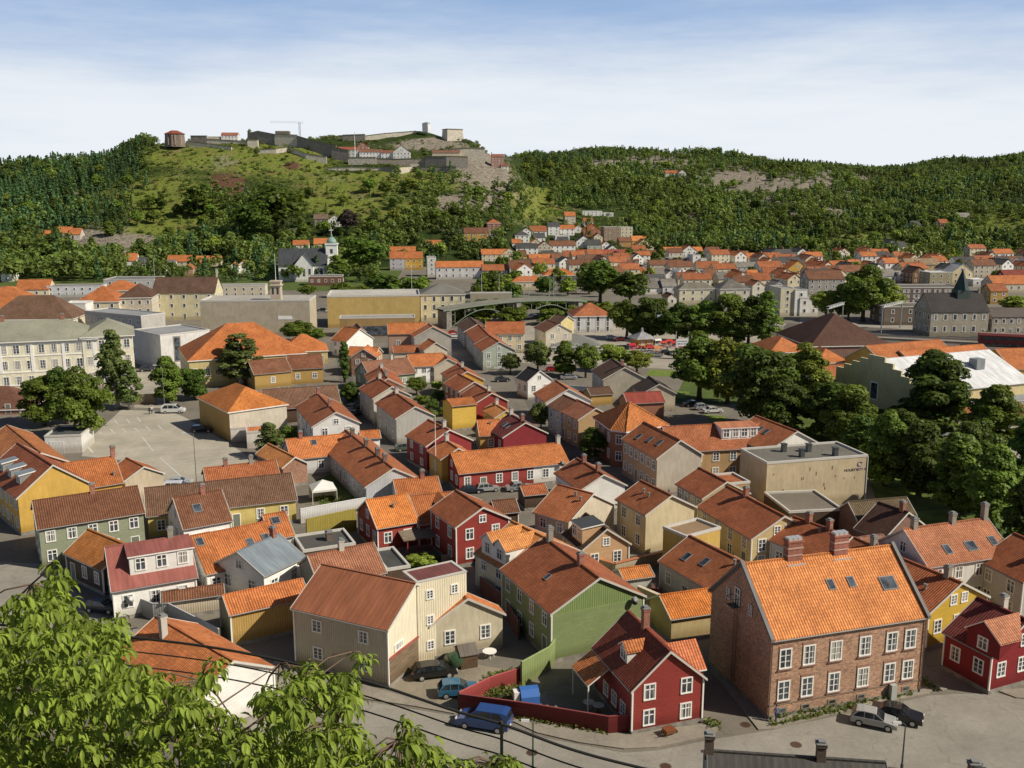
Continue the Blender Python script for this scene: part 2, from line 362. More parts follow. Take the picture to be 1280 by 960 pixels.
def solve_gable(a, b, e, ze, pitch):
    zr = ze + 2.5; T = math.tan(R(pitch))
    for _ in range(60):
        A, B, E = W(*a, zr), W(*b, zr), W(*e, ze); d = (B - A); d.z = 0
        u = d.normalized(); pv = E - A; pv.z = 0; perp = abs(u.x * pv.y - u.y * pv.x)
        zr = 0.6 * zr + 0.4 * (ze + perp * T)
    return W(*a, zr), W(*b, zr), perp, zr
LOG = []
def gable_house(label, a, b, e, ze, wall, roof, cat='house', name='house', pitch=36, group=None, **o):
    """a, b: ridge ends, e: an eave corner as bearings from the viewpoint; ze: eave height"""
    A, B, hw, zr = solve_gable(a, b, e, ze, pitch)
    if 'hw' in o: hw = o['hw']; zr = ze + hw * math.tan(R(pitch)); A, B = W(*a, zr), W(*b, zr)
    d = B - A; L = math.hypot(d.x, d.y); ang = math.atan2(d.y, d.x); c = (A + B) / 2
    if 'rot' in o: ang = R(o['rot']); L = abs(d.x * math.cos(ang) + d.y * math.sin(ang)) if 'len' not in o else o['len']
    if L > 0 and ang > math.pi / 2: ang -= math.pi
    if ang < -math.pi / 2: ang += math.pi
    LOG.append((label[:44], round(c.x), round(c.y), 'L%.1f w%.1f zr%.1f ang%.0f' % (L, 2 * hw, zr, math.degrees(ang))))
    if L > 60 or hw > 12 or L < 3 or hw < 1.5: print('SUSPECT', LOG[-1], flush=True); L = min(L, 40); hw = min(hw, 10)
    return gable_at(label, (c.x, c.y, o.get('z0', 0)), ang, L, 2 * hw, ze - o.get('z0', 0), wall, roof, cat, name, pitch, group, **o)
def gable_at(label, loc, ang, L, wr, ze, wall, roof, cat='house', name='house', pitch=36, group=None, **o):
    root = thing(name, label, cat, loc, ang, group); lod = lod_of(loc)
    ov = o.get('ov', 0.28); hw = wr / 2; ww = max(0.5, hw - ov); T = math.tan(R(pitch)); zr = ze + hw * T
    Lw = L - 2 * o.get('ovx', 0.22); zw = ze + ov * T - 0.16
    wm = M(*wall)
    wb = MB(); wb.prism([(-ww, 0.0), (ww, 0.0), (ww, zw), (0, zw + ww * T), (-ww, zw)], -Lw / 2, Lw / 2, 0)
    mats = [wm]
    if o.get('gwall'): wb.mi[-1] = wb.mi[-2] = 1; mats.append(M(*o['gwall']))
    wb.build('wall', mats, root)
    rb = MB(); th = 0.16
    rb.prism([(hw, ze), (0, zr), (-hw, ze), (-hw, ze - th), (0, zr - th), (hw, ze - th)], -L / 2, L / 2, 0)
    rb.box(-L / 2 - 0.01, L / 2 + 0.01, -0.13, 0.13, zr - 0.06, zr + 0.07, 0)
    ro = rb.build('roof', [M(*roof)], root)
    if o.get('barge', 1) and lod < 2:
        bc = M('paint', o.get('bc', (0.62, 0.60, 0.55)))
        for s in (-1, 1):
            g = MB(); x0, x1 = (L / 2 + 0.012, L / 2 + 0.07) if s > 0 else (-L / 2 - 0.07, -L / 2 - 0.012)
            g.prism([(hw + 0.03, ze + 0.03), (0, zr + 0.06), (-hw - 0.03, ze + 0.03), (-hw - 0.03, ze - 0.22), (0, zr - 0.2), (hw + 0.03, ze - 0.22)], x0, x1, 0)
            g.build('bargeboard', [bc], ro)
    if lod < 2:
        for s in (-1, 1):
            g = MB(); g.tube([(-L / 2, s * (hw + 0.05), ze - 0.12), (L / 2, s * (hw + 0.05), ze - 0.12)], 0.065, 6); g.build('gutter', [M('paint', (0.3, 0.3, 0.3))], ro)
    if lod < 2:
        p = MB(); p.box(-Lw / 2 - 0.05, Lw / 2 + 0.05, -ww - 0.05, ww + 0.05, 0, 0.45, 0, top=True, bottom=False); p.build('plinth', [m_stone], root)
    if lod == 0 and wall[0] in ('clap', 'vert'):
        for sx in (-1, 1):
            for sy in (-1, 1):
                k = MB(); k.box(sx * (Lw / 2 + 0.035) - 0.075, sx * (Lw / 2 + 0.035) + 0.075, sy * (ww + 0.035) - 0.075, sy * (ww + 0.035) + 0.075, 0.46, zw - 0.02); k.build('corner_board', [M('paint', o.get('tc', WHITE))], root)
    for c in o.get('ch', ()):
        t, k = (c, o.get('ck', 'brick')) if not isinstance(c, tuple) else c[:2]
        off = c[2] if isinstance(c, tuple) and len(c) > 2 else 0.0
        hgt = c[3] if isinstance(c, tuple) and len(c) > 3 else 1.15
        y = off * hw; chimney(ro, t * L / 2, y, zr - abs(y) * T - 0.6, zr + hgt, k)
    for s in o.get('sky', ()):
        t, fr, sd = s[:3]; y = sd * hw * fr; skylight(ro, t * L / 2, y, zr - abs(y) * T + 0.03, sd, R(pitch), *(s[3:] or ()))
    for s in o.get('vents', ()):
        t, fr, sd = s; y = sd * hw * fr; vent(ro, t * L / 2, y, zr - abs(y) * T)
    if not o.get('blank'): facade(root, loc, ang, Lw, 2 * ww, 0.25, zw - 0.1, o, lod, ww * T)
    root['dims'] = [L, hw, ze, zr, T]
    return root
def dormer(root, t, side, w, h, roofm, wallm, kind='gable', fr=0.75, lod=0, wins=1):
    """a dormer on the slope of a gable house; side is -1 or +1 across the ridge"""
    L, hw, ze, zr, T = root['dims']; yf = hw * fr; zb = zr - yf * T; x = t * L / 2
    d = MB(); zt = zb + h; wallM, roofM = M(*wallm), M(*roofm)
    yb = max(0.0, (zr - zt) / T)
    pt = lambda xx, yy, z: (x + xx, side * yy, z)
    tw = w / 2; gh = tw * 0.75 if kind == 'gable' else 0.0
    zs = zr - yf * T
    # cheeks and front
    fl = [pt(-tw, yf, zb), pt(tw, yf, zb), pt(tw, yf, zt), *( [pt(0, yf, zt + gh)] if gh else []), pt(-tw, yf, zt)]
    if side > 0: fl = fl[::-1]
    d.poly(fl, 0)
    for sx in (-1, 1):
        q = [pt(sx * tw, yf, zb), pt(sx * tw, yf, zt), pt(sx * tw, yb, zt)]
        d.poly(q if sx * side > 0 else q[::-1], 0)
    do = d.build('dormer', [wallM], root)
    r = MB(); ov = 0.2
    if gh:
        yr = max(0.0, (zr - zt - gh) / T); s_ = gh / tw
        for sx in (-1, 1):
            q = [pt(0, yf + ov, zt + gh + 0.1), pt(sx * (tw + ov), yf + ov, zt - ov * s_ + 0.1), pt(sx * (tw + ov), yb - 0.1 + ov * s_ / T, zt - ov * s_ + 0.1), pt(0, yr - 0.1, zt + gh + 0.1)]
            r.poly(q if sx * side > 0 else q[::-1], 0)
            q2 = [(p[0], p[1], p[2] - 0.14) for p in q]; r.poly(q2[::-1] if sx * side > 0 else q2, 0)
            f = [q[0], q[1], q2[1], q2[0]]; r.poly(f, 1)
    else:
        zr2 = zt + 0.32; yb2 = max(0.0, (zr - zr2) / T) + 0.0
        q = [pt(-tw - ov, yf + ov, zt), pt(tw + ov, yf + ov, zt), pt(tw + ov, yb2 - 0.05, zr2), pt(-tw - ov, yb2 - 0.05, zr2)]
        if side > 0: q = q[::-1]
        q2 = [(p[0], p[1], p[2] - 0.16) for p in q]
        r.poly(q, 0); r.poly(q2[::-1], 0)
        for k in range(4): r.poly([q[k], q2[k], q2[(k + 1) % 4], q[(k + 1) % 4]], 1)
    r.build('dormer_roof', [roofM, m_white], do)
    for k in range(wins):
        xx = x + (k + 0.5 - wins / 2) * (w / wins); hh = min(h * 0.62, 1.3)
        window(do, xx, side * yf, zb + h * 0.52, 0.0 if side < 0 else math.pi, min(0.95, w / wins * 0.6), hh, 'cross', lod)
    return do
def box_frame(p1, p2, p3, z):
    """plan from three top corners (back-left, front-left, front-right)"""
    A, B, D = W(*p1, z), W(*p2, z), W(*p3, z); u = (D - B); u.z = 0; L = u.length; ang = math.atan2(u.y, u.x)
    n = Vector((-math.sin(ang), math.cos(ang), 0)); dep = abs((A - B).dot(n)); c = (B + D) / 2 + n * dep / 2
    return (c.x, c.y, 0), ang, L, dep
def hip_mesh(L, w, ze, pitch, m, ov=0.35, ridge_x=True, flat=0.0):
    rb = MB(); X, Y = L / 2 + ov, w / 2 + ov; T = math.tan(R(pitch)); s = min(X, Y) * (1 - flat); zr = ze + s * T
    rx, ry = X - s, Y - s
    e = [(-X, -Y, ze), (X, -Y, ze), (X, Y, ze), (-X, Y, ze)]; t = [(-rx, -ry, zr), (rx, -ry, zr), (rx, ry, zr), (-rx, ry, zr)]
    for k in range(4):
        q = [e[k], e[(k + 1) % 4], t[(k + 1) % 4], t[k]]
        pts = [q[0]]
        for p in q[1:]:
            if (Vector(p) - Vector(pts[-1])).length > 1e-4: pts.append(p)
        if (Vector(pts[-1]) - Vector(pts[0])).length < 1e-4: pts.pop()
        rb.poly(pts, 0)
    if flat: rb.poly(t, 0)
    rb.box(-X, X, -Y, Y, ze - 0.22, ze - 0.004, 1, top=False)
    return rb, zr
def block(label, loc, ang, L, w, ze, wall, roof, cat='building', name='building', kind='flat', pitch=30, group=None, z0=0.0, **o):
    """rectangular building with hipped, gabled or flat roof at a given place"""
    if kind == 'gable': return gable_at(label, (loc[0], loc[1], z0), ang, L, w, ze, wall, roof, cat, name, pitch, group, **o)
    root = thing(name, label, cat, (loc[0], loc[1], z0), ang, group); lod = lod_of(loc)
    wb = MB(); wb.box(-L / 2, L / 2, -w / 2, w / 2, 0, ze - (0.02 if kind == 'hip' else 0), 0, top=(kind != 'hip'), bottom=False)
    wb.build('wall', [M(*wall)], root)
    if kind == 'hip':
        rb, zr = hip_mesh(L, w, ze, pitch, None, o.get('ov', 0.35), flat=o.get('flat', 0.0)); ro = rb.build('roof', [M(*roof), m_white], root)
    else:
        rb = MB(); zr = ze; pr = o.get('par', 0.35)
        rb.box(-L / 2 + 0.25, L / 2 - 0.25, -w / 2 + 0.25, w / 2 - 0.25, ze + 0.004, ze + 0.06, 0)
        for q in ((-L / 2 - 0.06, L / 2 + 0.06, -w / 2 - 0.06, -w / 2 + 0.25), (-L / 2 - 0.06, L / 2 + 0.06, w / 2 - 0.25, w / 2 + 0.06), (-L / 2 - 0.06, -L / 2 + 0.25, -w / 2 + 0.25, w / 2 - 0.25), (L / 2 - 0.25, L / 2 + 0.06, -w / 2 + 0.25, w / 2 - 0.25)):
            rb.box(*q, ze + 0.004, ze + pr, 1)
        ro = rb.build('roof', [M(*roof), M('paint', o.get('pc', (0.6, 0.58, 0.54)))], root)
    for c in o.get('ch', ()):
        t, k, s = (c + ('brick', 0.0)[len(c) - 1:]) if isinstance(c, tuple) else (c, 'brick', 0.0)
        zc = (zr if kind == 'flat' else ze); chimney(ro, t * L / 2, s * w / 2, zc - 0.1, zr + 1.2, k, 0.8, 0.8)
    if not o.get('blank'): facade(root, loc, ang, L, w, o.get('zs', 0.3), ze - o.get('zt', 0.3), o, lod)
    root['dims'] = [L, w / 2, ze, zr, math.tan(R(pitch))]
    return root
def boxb(label, p1, p2, p3, ze, wall, roof, kind='flat', **o):
    loc, ang, L, dep = box_frame(p1, p2, p3, ze); dep = o.pop('dep', dep)
    if 'dep_fix' in o:
        n = Vector((-math.sin(ang), math.cos(ang), 0)); d2 = o.pop('dep_fix'); f = Vector(loc) - n * dep / 2; loc = tuple(f + n * d2 / 2); dep = d2
    LOG.append((label[:44], round(loc[0]), round(loc[1]), 'BOX L%.1f w%.1f ang%.0f' % (L, dep, math.degrees(ang))))
    return block(label, loc, ang, L, dep, ze, wall, roof, kind=kind, **o)
# ------------------------------------------------------------------ sky and sun
SUN_EL, SUN_AZ = 40.0, -18.0     # the sun stands to the right of the view, a little behind the viewpoint
def make_world():
    w = bpy.data.worlds.new('World'); sc.world = w; w.use_nodes = True; nt = w.node_tree; nt.nodes.clear(); L = nt.links.new
    out = nd(nt, 'ShaderNodeOutputWorld'); bg = nd(nt, 'ShaderNodeBackground'); bg.inputs[1].default_value = 0.057
    sky = nd(nt, 'ShaderNodeTexSky', sky_type='NISHITA', sun_disc=False); sky.sun_elevation = R(SUN_EL)
    sky.sun_rotation = R(90 - SUN_AZ); sky.air_density = 1.0; sky.dust_density = 1.5; sky.ozone_density = 2.0
    tc = nd(nt, 'ShaderNodeTexCoord').outputs['Generated']
    sep = nd(nt, 'ShaderNodeSeparateXYZ'); L(tc, sep.inputs[0])
    # thin high cloud: streaks stretched along the horizon, a pale veil low down
    n1 = tex_noise(nt, scaled(nt, tc, (1.3, 1.3, 9.0)), 1.6, 7, 0.62); n2 = tex_noise(nt, scaled(nt, tc, (3.0, 3.0, 26.0)), 1.8, 6, 0.65)
    hz = nd(nt, 'ShaderNodeMapRange', interpolation_type='SMOOTHSTEP'); hz.inputs[1].default_value = 0.055; hz.inputs[2].default_value = 0.23; hz.inputs[3].default_value = 0.9; hz.inputs[4].default_value = 0.0
    L(sep.outputs[2], hz.inputs[0])
    cl = nd(nt, 'ShaderNodeMath', operation='MULTIPLY_ADD'); L(n1, cl.inputs[0]); cl.inputs[1].default_value = 1.0; L(hz.outputs[0], cl.inputs[2])
    cl2 = nd(nt, 'ShaderNodeMath', operation='MULTIPLY_ADD'); L(n2, cl2.inputs[0]); cl2.inputs[1].default_value = 0.32; L(cl.outputs[0], cl2.inputs[2])
    fm = nd(nt, 'ShaderNodeMapRange', interpolation_type='SMOOTHSTEP'); fm.inputs[1].default_value = 0.70; fm.inputs[2].default_value = 1.62; L(cl2.outputs[0], fm.inputs[0]); f = fm.outputs[0]
    lo = nd(nt, 'ShaderNodeMapRange', interpolation_type='SMOOTHSTEP'); lo.inputs[1].default_value = 0.15; lo.inputs[2].default_value = 0.42; lo.inputs[3].default_value = 0.85; lo.inputs[4].default_value = 0.0; L(sep.outputs[2], lo.inputs[0])
    dim = mix(nt, 1.0, sky.outputs[0], (0.72, 0.72, 0.74), 'MULTIPLY')
    blue = mix(nt, lo.outputs[0], dim, (6.0, 9.0, 14.2))
    col = mix(nt, f, blue, (14.6, 15.4, 16.2))
    L(col, bg.inputs[0]); L(bg.outputs[0], out.inputs[0])
    s = bpy.data.lights.new('sun', 'SUN'); s.energy = 5.0; s.angle = R(0.5); s.color = (1.0, 0.91, 0.75)
    so = bpy.data.objects.new('sun', s); C.objects.link(so)
    d = Vector((math.cos(R(SUN_AZ)) * math.cos(R(SUN_EL)), math.sin(R(SUN_AZ)) * math.cos(R(SUN_EL)), math.sin(R(SUN_EL))))
    so.rotation_euler = d.to_track_quat('Z', 'Y').to_euler(); so.location = d * 300
    sc.view_settings.view_transform = 'Standard'; sc.view_settings.look = 'None'; sc.view_settings.exposure = 0
make_world()
# ------------------------------------------------------------------ terrain: heights from (distance, bearing height) profiles
PROF = {
 -700: [(560, None), (700, 292), (850, 235), (980, 222), (1500, 226)],
 -100: [(560, None), (660, 296), (780, 252), (900, 216), (1400, 226)],
 0:    [(560, None), (660, 296), (780, 250), (900, 213), (1300, 226)],
 110:  [(580, None), (670, 296), (780, 250), (890, 203), (1200, 225)],
 200:  [(600, None), (690, 296), (790, 246), (880, 196), (905, 182), (1000, 183), (1300, 222)],
 300:  [(600, None), (690, 296), (790, 243), (870, 202), (910, 178), (1000, 178), (1300, 222)],
 370:  [(620, None), (700, 292), (780, 250), (850, 214), (900, 188), (950, 172), (1300, 215)],
 440:  [(640, None), (710, 290), (790, 246), (850, 218), (885, 208), (900, 197), (945, 174), (1000, 168), (1300, 215)],
 520:  [(650, None), (715, 290), (790, 246), (850, 222), (885, 208), (900, 197), (945, 175), (980, 163), (1300, 210)],
 580:  [(660, None), (715, 294), (780, 258), (850, 227), (890, 208), (905, 197), (950, 178), (985, 172), (1300, 206)],
 630:  [(670, None), (720, 302), (790, 272), (850, 240), (890, 213), (920, 206), (1000, 203), (1300, 196)],
 680:  [(700, None), (780, 300), (860, 281), (930, 268), (1100, 225), (1300, 200), (1450, 196), (1900, 210)],
 740:  [(730, None), (800, 300), (880, 285), (960, 266), (1100, 232), (1300, 202), (1450, 189), (1900, 210)],
 800:  [(740, None), (820, 304), (900, 290), (1000, 264), (1150, 232), (1300, 206), (1440, 190), (1900, 212)],
 900:  [(730, None), (820, 302), (900, 284), (1000, 258), (1150, 228), (1300, 208), (1440, 196), (1900, 214)],
 1000: [(730, None), (800, 304), (900, 274), (1000, 250), (1150, 226), (1300, 214), (1500, 211), (2000, 214)],
 1100: [(730, None), (800, 304), (900, 280), (1000, 262), (1150, 240), (1350, 223), (1700, 213), (2100, 214)],
 1200: [(730, None), (800, 300), (900, 272), (1000, 254), (1150, 234), (1350, 218), (1600, 204), (2100, 212)],
 1290: [(730, None), (800, 296), (900, 264), (1000, 242), (1150, 222), (1350, 206), (1600, 196), (2100, 205)],
 2000: [(730, None), (800, 296), (900, 264), (1000, 240), (1150, 220), (1350, 204), (1600, 196), (2100, 205)],
}
PX = np.array(sorted(PROF)); YS = np.arange(500, 2600, 4.0)
def _col(pr):
    ys = [0.0, pr[0][0] - 40] + [p[0] for p in pr] + [2700]
    zs = [0.0, 0.0] + [0.6 if p[1] is None else max(0.0, Zat(*p)) for p in pr]; zs.append(zs[-1] * 0.6)
    z = np.interp(YS, ys, zs); k = np.exp(-np.arange(-6, 7) ** 2 / 10.0); k /= k.sum()
    return np.convolve(np.pad(z, 6, mode='edge'), k, mode='valid')
GRID = np.array([_col(PROF[p]) for p in PX])
def fbm(x, y, s, o=4): return mnoise.fractal(Vector((x * s, y * s, 3.3)), 1.0, 2.0, o)
def terr0(x, y):
    """smooth ground height (arrays)"""
    x = np.asarray(x, float); y = np.asarray(y, float)
    px = 640 + F * x / np.maximum(y, 1) / math.cos(P) * 0.985
    j = np.clip(np.searchsorted(PX, px) - 1, 0, len(PX) - 2); t = np.clip((px - PX[j]) / (PX[j + 1] - PX[j]), 0, 1); t = t * t * (3 - 2 * t)
    fi = np.clip((y - YS[0]) / 4.0, 0, len(YS) - 1.001); i = fi.astype(int); g = fi - i
    z = lambda jj: GRID[jj, i] * (1 - g) + GRID[jj, i + 1] * g
    return np.where(y < 500, 0, z(j) * (1 - t) + z(j + 1) * t)
def terr(x, y):
    z = float(terr0(x, y))
    if z > 0.5: z += min(1.0, z / 12) * (fbm(x, y, 0.02, 3) * 2.2 + fbm(x, y, 0.09, 3) * 0.7)
    return z
def hit(px, py):
    """the ground seen in a given direction"""
    y = 380.0
    while y < 2500:
        q = WY(px, py, y)
        if terr(q.x, q.y) >= q.z: break
        y += 3.0
    for k in range(12): pass
    lo, hi = y - 3.0, y
    for k in range(14):
        mid = (lo + hi) / 2; q = WY(px, py, mid)
        if terr(q.x, q.y) >= q.z: hi = mid
        else: lo = mid
    q = WY(px, py, hi); q.z = terr(q.x, q.y); return q
# patches of the hillside in bearing space only serve to say where rock, heath and meadow lie on the ground
def gauss(px, py, cx, cy, rx, ry): return math.exp(-((px - cx) / rx) ** 2 - ((py - cy) / ry) ** 2)
ROCK = [(815, 197, 50, 7), (760, 200, 30, 6), (980, 230, 75, 15), (925, 218, 55, 11), (1030, 222, 22, 12), (600, 210, 28, 16), (618, 225, 18, 22), (535, 180, 36, 6), (560, 255, 22, 8), (1040, 270, 30, 6), (985, 275, 22, 5), (860, 278, 18, 7), (110, 300, 40, 10), (150, 305, 50, 10), (1075, 215, 25, 6), (1150, 210, 20, 4)]
ROCK = [(a, b + (7 if a > 700 and b < 245 else 0), c, d * 1.15) for a, b, c, d in ROCK]
HEATH = [(283, 232, 20, 12), (365, 207, 8, 5)]
MEADOW = [(430, 235, 60, 18), (470, 265, 60, 16), (500, 225, 90, 12), (340, 200, 70, 20), (240, 195, 60, 14), (210, 250, 70, 26), (200, 280, 60, 20), (670, 255, 30, 20), (400, 255, 60, 14), (540, 225, 60, 10), (1260, 285, 40, 20), (1090, 300, 40, 10), (1130, 315, 30, 8), (120, 298, 40, 8)]
def patch(lst, px, py): return max([gauss(px, py, *q) for q in lst] + [0])
def density(px, py, y):
    """how densely trees stand at a place"""
    r = patch(ROCK, px, py); m = patch(MEADOW, px, py); h = patch(HEATH, px, py)
    r = min(1.0, r * (0.75 + 1.1 * abs(fbm(px * 1.0, py * 2.0, 0.03, 3)))); d = 1.0 - 1.0 * r - 1.0 * m - 1.0 * h
    if px < 655 and py < 240:      # open fortress hill
        edge = np.interp(py, [180, 200, 240], [195, 190, 185])
        if px > edge: d = min(d, 0.10 if py > 192 else 0.03)
    if 185 < px < 420 and 236 <= py < 300: d = min(d, 0.35 + 0.65 * gauss(px, py, 325, 285, 80, 40))
    if 415 < px < 520 and 240 < py < 280: d = min(d, 0.25)
    if 640 < px < 790 and py > 262: d = min(d, 0.12)
    if px > 640 and y > 1340: d = max(d, 0.95)
    if 480 < px < 660 and 214 < py < 300 and r < .3: d = max(d, 0.42)
    return max(0.0, d)
def make_terrain():
    us = np.concatenate([np.arange(-700, -60, 40), np.arange(-60, 1345, 7), np.arange(1345, 2001, 40)]); ys = np.concatenate([np.arange(505, 1060, 5.0), np.arange(1060, 2400, 14.0)])
    vs = []; cols = []
    for y in ys:
        for u in us:
            x = (u - 640) / F * y * math.cos(P) / 0.985; z = terr(x, y); px, py = proj(x, y, z)
            n = fbm(x, y, 0.03, 4) * 0.5; r = patch(ROCK, px, py); h = patch(HEATH, px, py); m = patch(MEADOW, px, py)
            z += 2.5 * max(0, r - 0.25) * (abs(fbm(x, y, 0.12, 4)) * 2 - 0.3) if r > 0.25 else 0
            vs.append((x, y, z - 0.3 if z < 0.7 else z)); cols.append((max(0, min(1, r * 1.25 + n * 0.7)), max(0, min(1, h * 1.2 + n * 0.4)), max(0, min(1, m + n * 0.5)), 1))
    nu = len(us); fs = [(j * nu + i, j * nu + i + 1, (j + 1) * nu + i + 1, (j + 1) * nu + i) for j in range(len(ys) - 1) for i in range(nu - 1)]
    me = bpy.data.meshes.new('hills'); me.from_pydata(vs, [], fs); ca = me.color_attributes.new('cover', 'FLOAT_COLOR', 'POINT'); ca.data.foreach_set('color', [c for k in cols for c in k])
    me.polygons.foreach_set('use_smooth', [True] * len(fs))
    m, nt, b = base_mat('hillside', 0.95, 0.1); L = nt.links.new; MATS['hillside'] = m
    at = nd(nt, 'ShaderNodeVertexColor', layer_name='cover'); sp = nd(nt, 'ShaderNodeSeparateColor'); L(at.outputs[0], sp.inputs[0])
    geo = nd(nt, 'ShaderNodeNewGeometry').outputs['Position']
    n1 = tex_noise(nt, geo, 0.06, 9, 0.72); n2 = tex_noise(nt, geo, 0.35, 7, 0.8)
    g = mix(nt, ramp(nt, n1, 0.35, 0.65), (0.022, 0.042, 0.011), (0.055, 0.08, 0.02))
    g2 = mix(nt, ramp(nt, n2, 0.38, 0.62), (0.10, 0.15, 0.024), (0.25, 0.28, 0.06)); g2 = mix(nt, ramp(nt, n1, 0.5, 0.66), g2, (0.22, 0.17, 0.07))
    rk = mix(nt, ramp(nt, n2, 0.35, 0.66), (0.11, 0.095, 0.075), (0.44, 0.39, 0.32)); he = mix(nt, ramp(nt, n2, 0.3, 0.7), (0.10, 0.055, 0.035), (0.19, 0.10, 0.07))
    def soft(s):
        ad = nd(nt, 'ShaderNodeMath', operation='MULTIPLY_ADD'); L(n2, ad.inputs[0]); ad.inputs[1].default_value = 1.1; L(s, ad.inputs[2]); return ramp(nt, ad.outputs[0], 0.72, 1.12)
    c = mix(nt, soft(sp.outputs[2]), g, g2); c = mix(nt, soft(sp.outputs[1]), c, he); c = mix(nt, soft(sp.outputs[0]), c, rk)
    L(c, b.inputs['Base Color']); bump(nt, b, n2, 1.0, 2.0)
    me.materials.append(m); o = put('hills', me); struct(o)
make_terrain()
def sheet(name, pts, z, m, stuff=False):
    mb = MB(); mb.poly([(p[0], p[1], z) for p in pts], 0, [(p[0], p[1]) for p in pts]); o = mb.build(name, m); return struct(o)
def gp(lst): return [W(*p)[:2] for p in lst]
g = MB(); g.poly([(-4000, -500, 0), (4000, -500, 0), (4000, 7000, 0), (-4000, 7000, 0)])
struct(g.build('ground', M('ground', (0.20, 0.18, 0.15))))
def slab(name, pts, h, m, km=None):
    """raised pavement with a kerb"""
    p = gp(pts) if len(pts[0]) == 2 and max(abs(q[1]) for q in pts) > 0 else pts
    ar = sum(p[i][0] * p[(i + 1) % len(p)][1] - p[(i + 1) % len(p)][0] * p[i][1] for i in range(len(p)))
    if ar < 0: p = p[::-1]
    mb = MB(); mb.column([(q[0], q[1]) for q in p], 0.0, h, 1, 0); return struct(mb.build(name, [m, km or m_kerb]))
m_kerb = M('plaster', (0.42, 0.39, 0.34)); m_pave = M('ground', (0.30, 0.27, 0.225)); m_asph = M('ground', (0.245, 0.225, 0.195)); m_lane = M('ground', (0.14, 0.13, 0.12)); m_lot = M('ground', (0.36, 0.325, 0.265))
m_grass = M('grass', (0.085, 0.125, 0.028)); m_lawn = M('grass', (0.16, 0.22, 0.045))
m_line = M('paint', (0.62, 0.60, 0.55))
# the hillside under the viewpoint
hs = MB()
for i in range(-8, 8):
    x0, x1 = i * 12.0, i * 12.0 + 12
    pr = [(-40, 47.5), (-2, 46.2), (3, 44.6), (12, 38.5), (30, 21), (45, 5), (52, -0.4)]
    for (ya, za), (yb, zb) in zip(pr, pr[1:]):
        dz = lambda x, y: 0 if y < -10 or y > 50 else 0.8 * fbm(x, y, 0.13, 3) - (0.4 if y < 5 else 0)
        hs.poly([(x0, ya, za + dz(x0, ya)), (x1, ya, za + dz(x1, ya)), (x1, yb, zb + dz(x1, yb)), (x0, yb, zb + dz(x0, yb))])
struct(hs.build('slope', M('grass', (0.10, 0.12, 0.04)), smooth=True))
# ------------------------------------------------------------------ the near quarter: houses surveyed one by one
GH = gable_house
g_row = 'houses of the old wooden quarter'
cl, vt, pl, bk = 'clap', 'vert', 'plaster', 'brick'
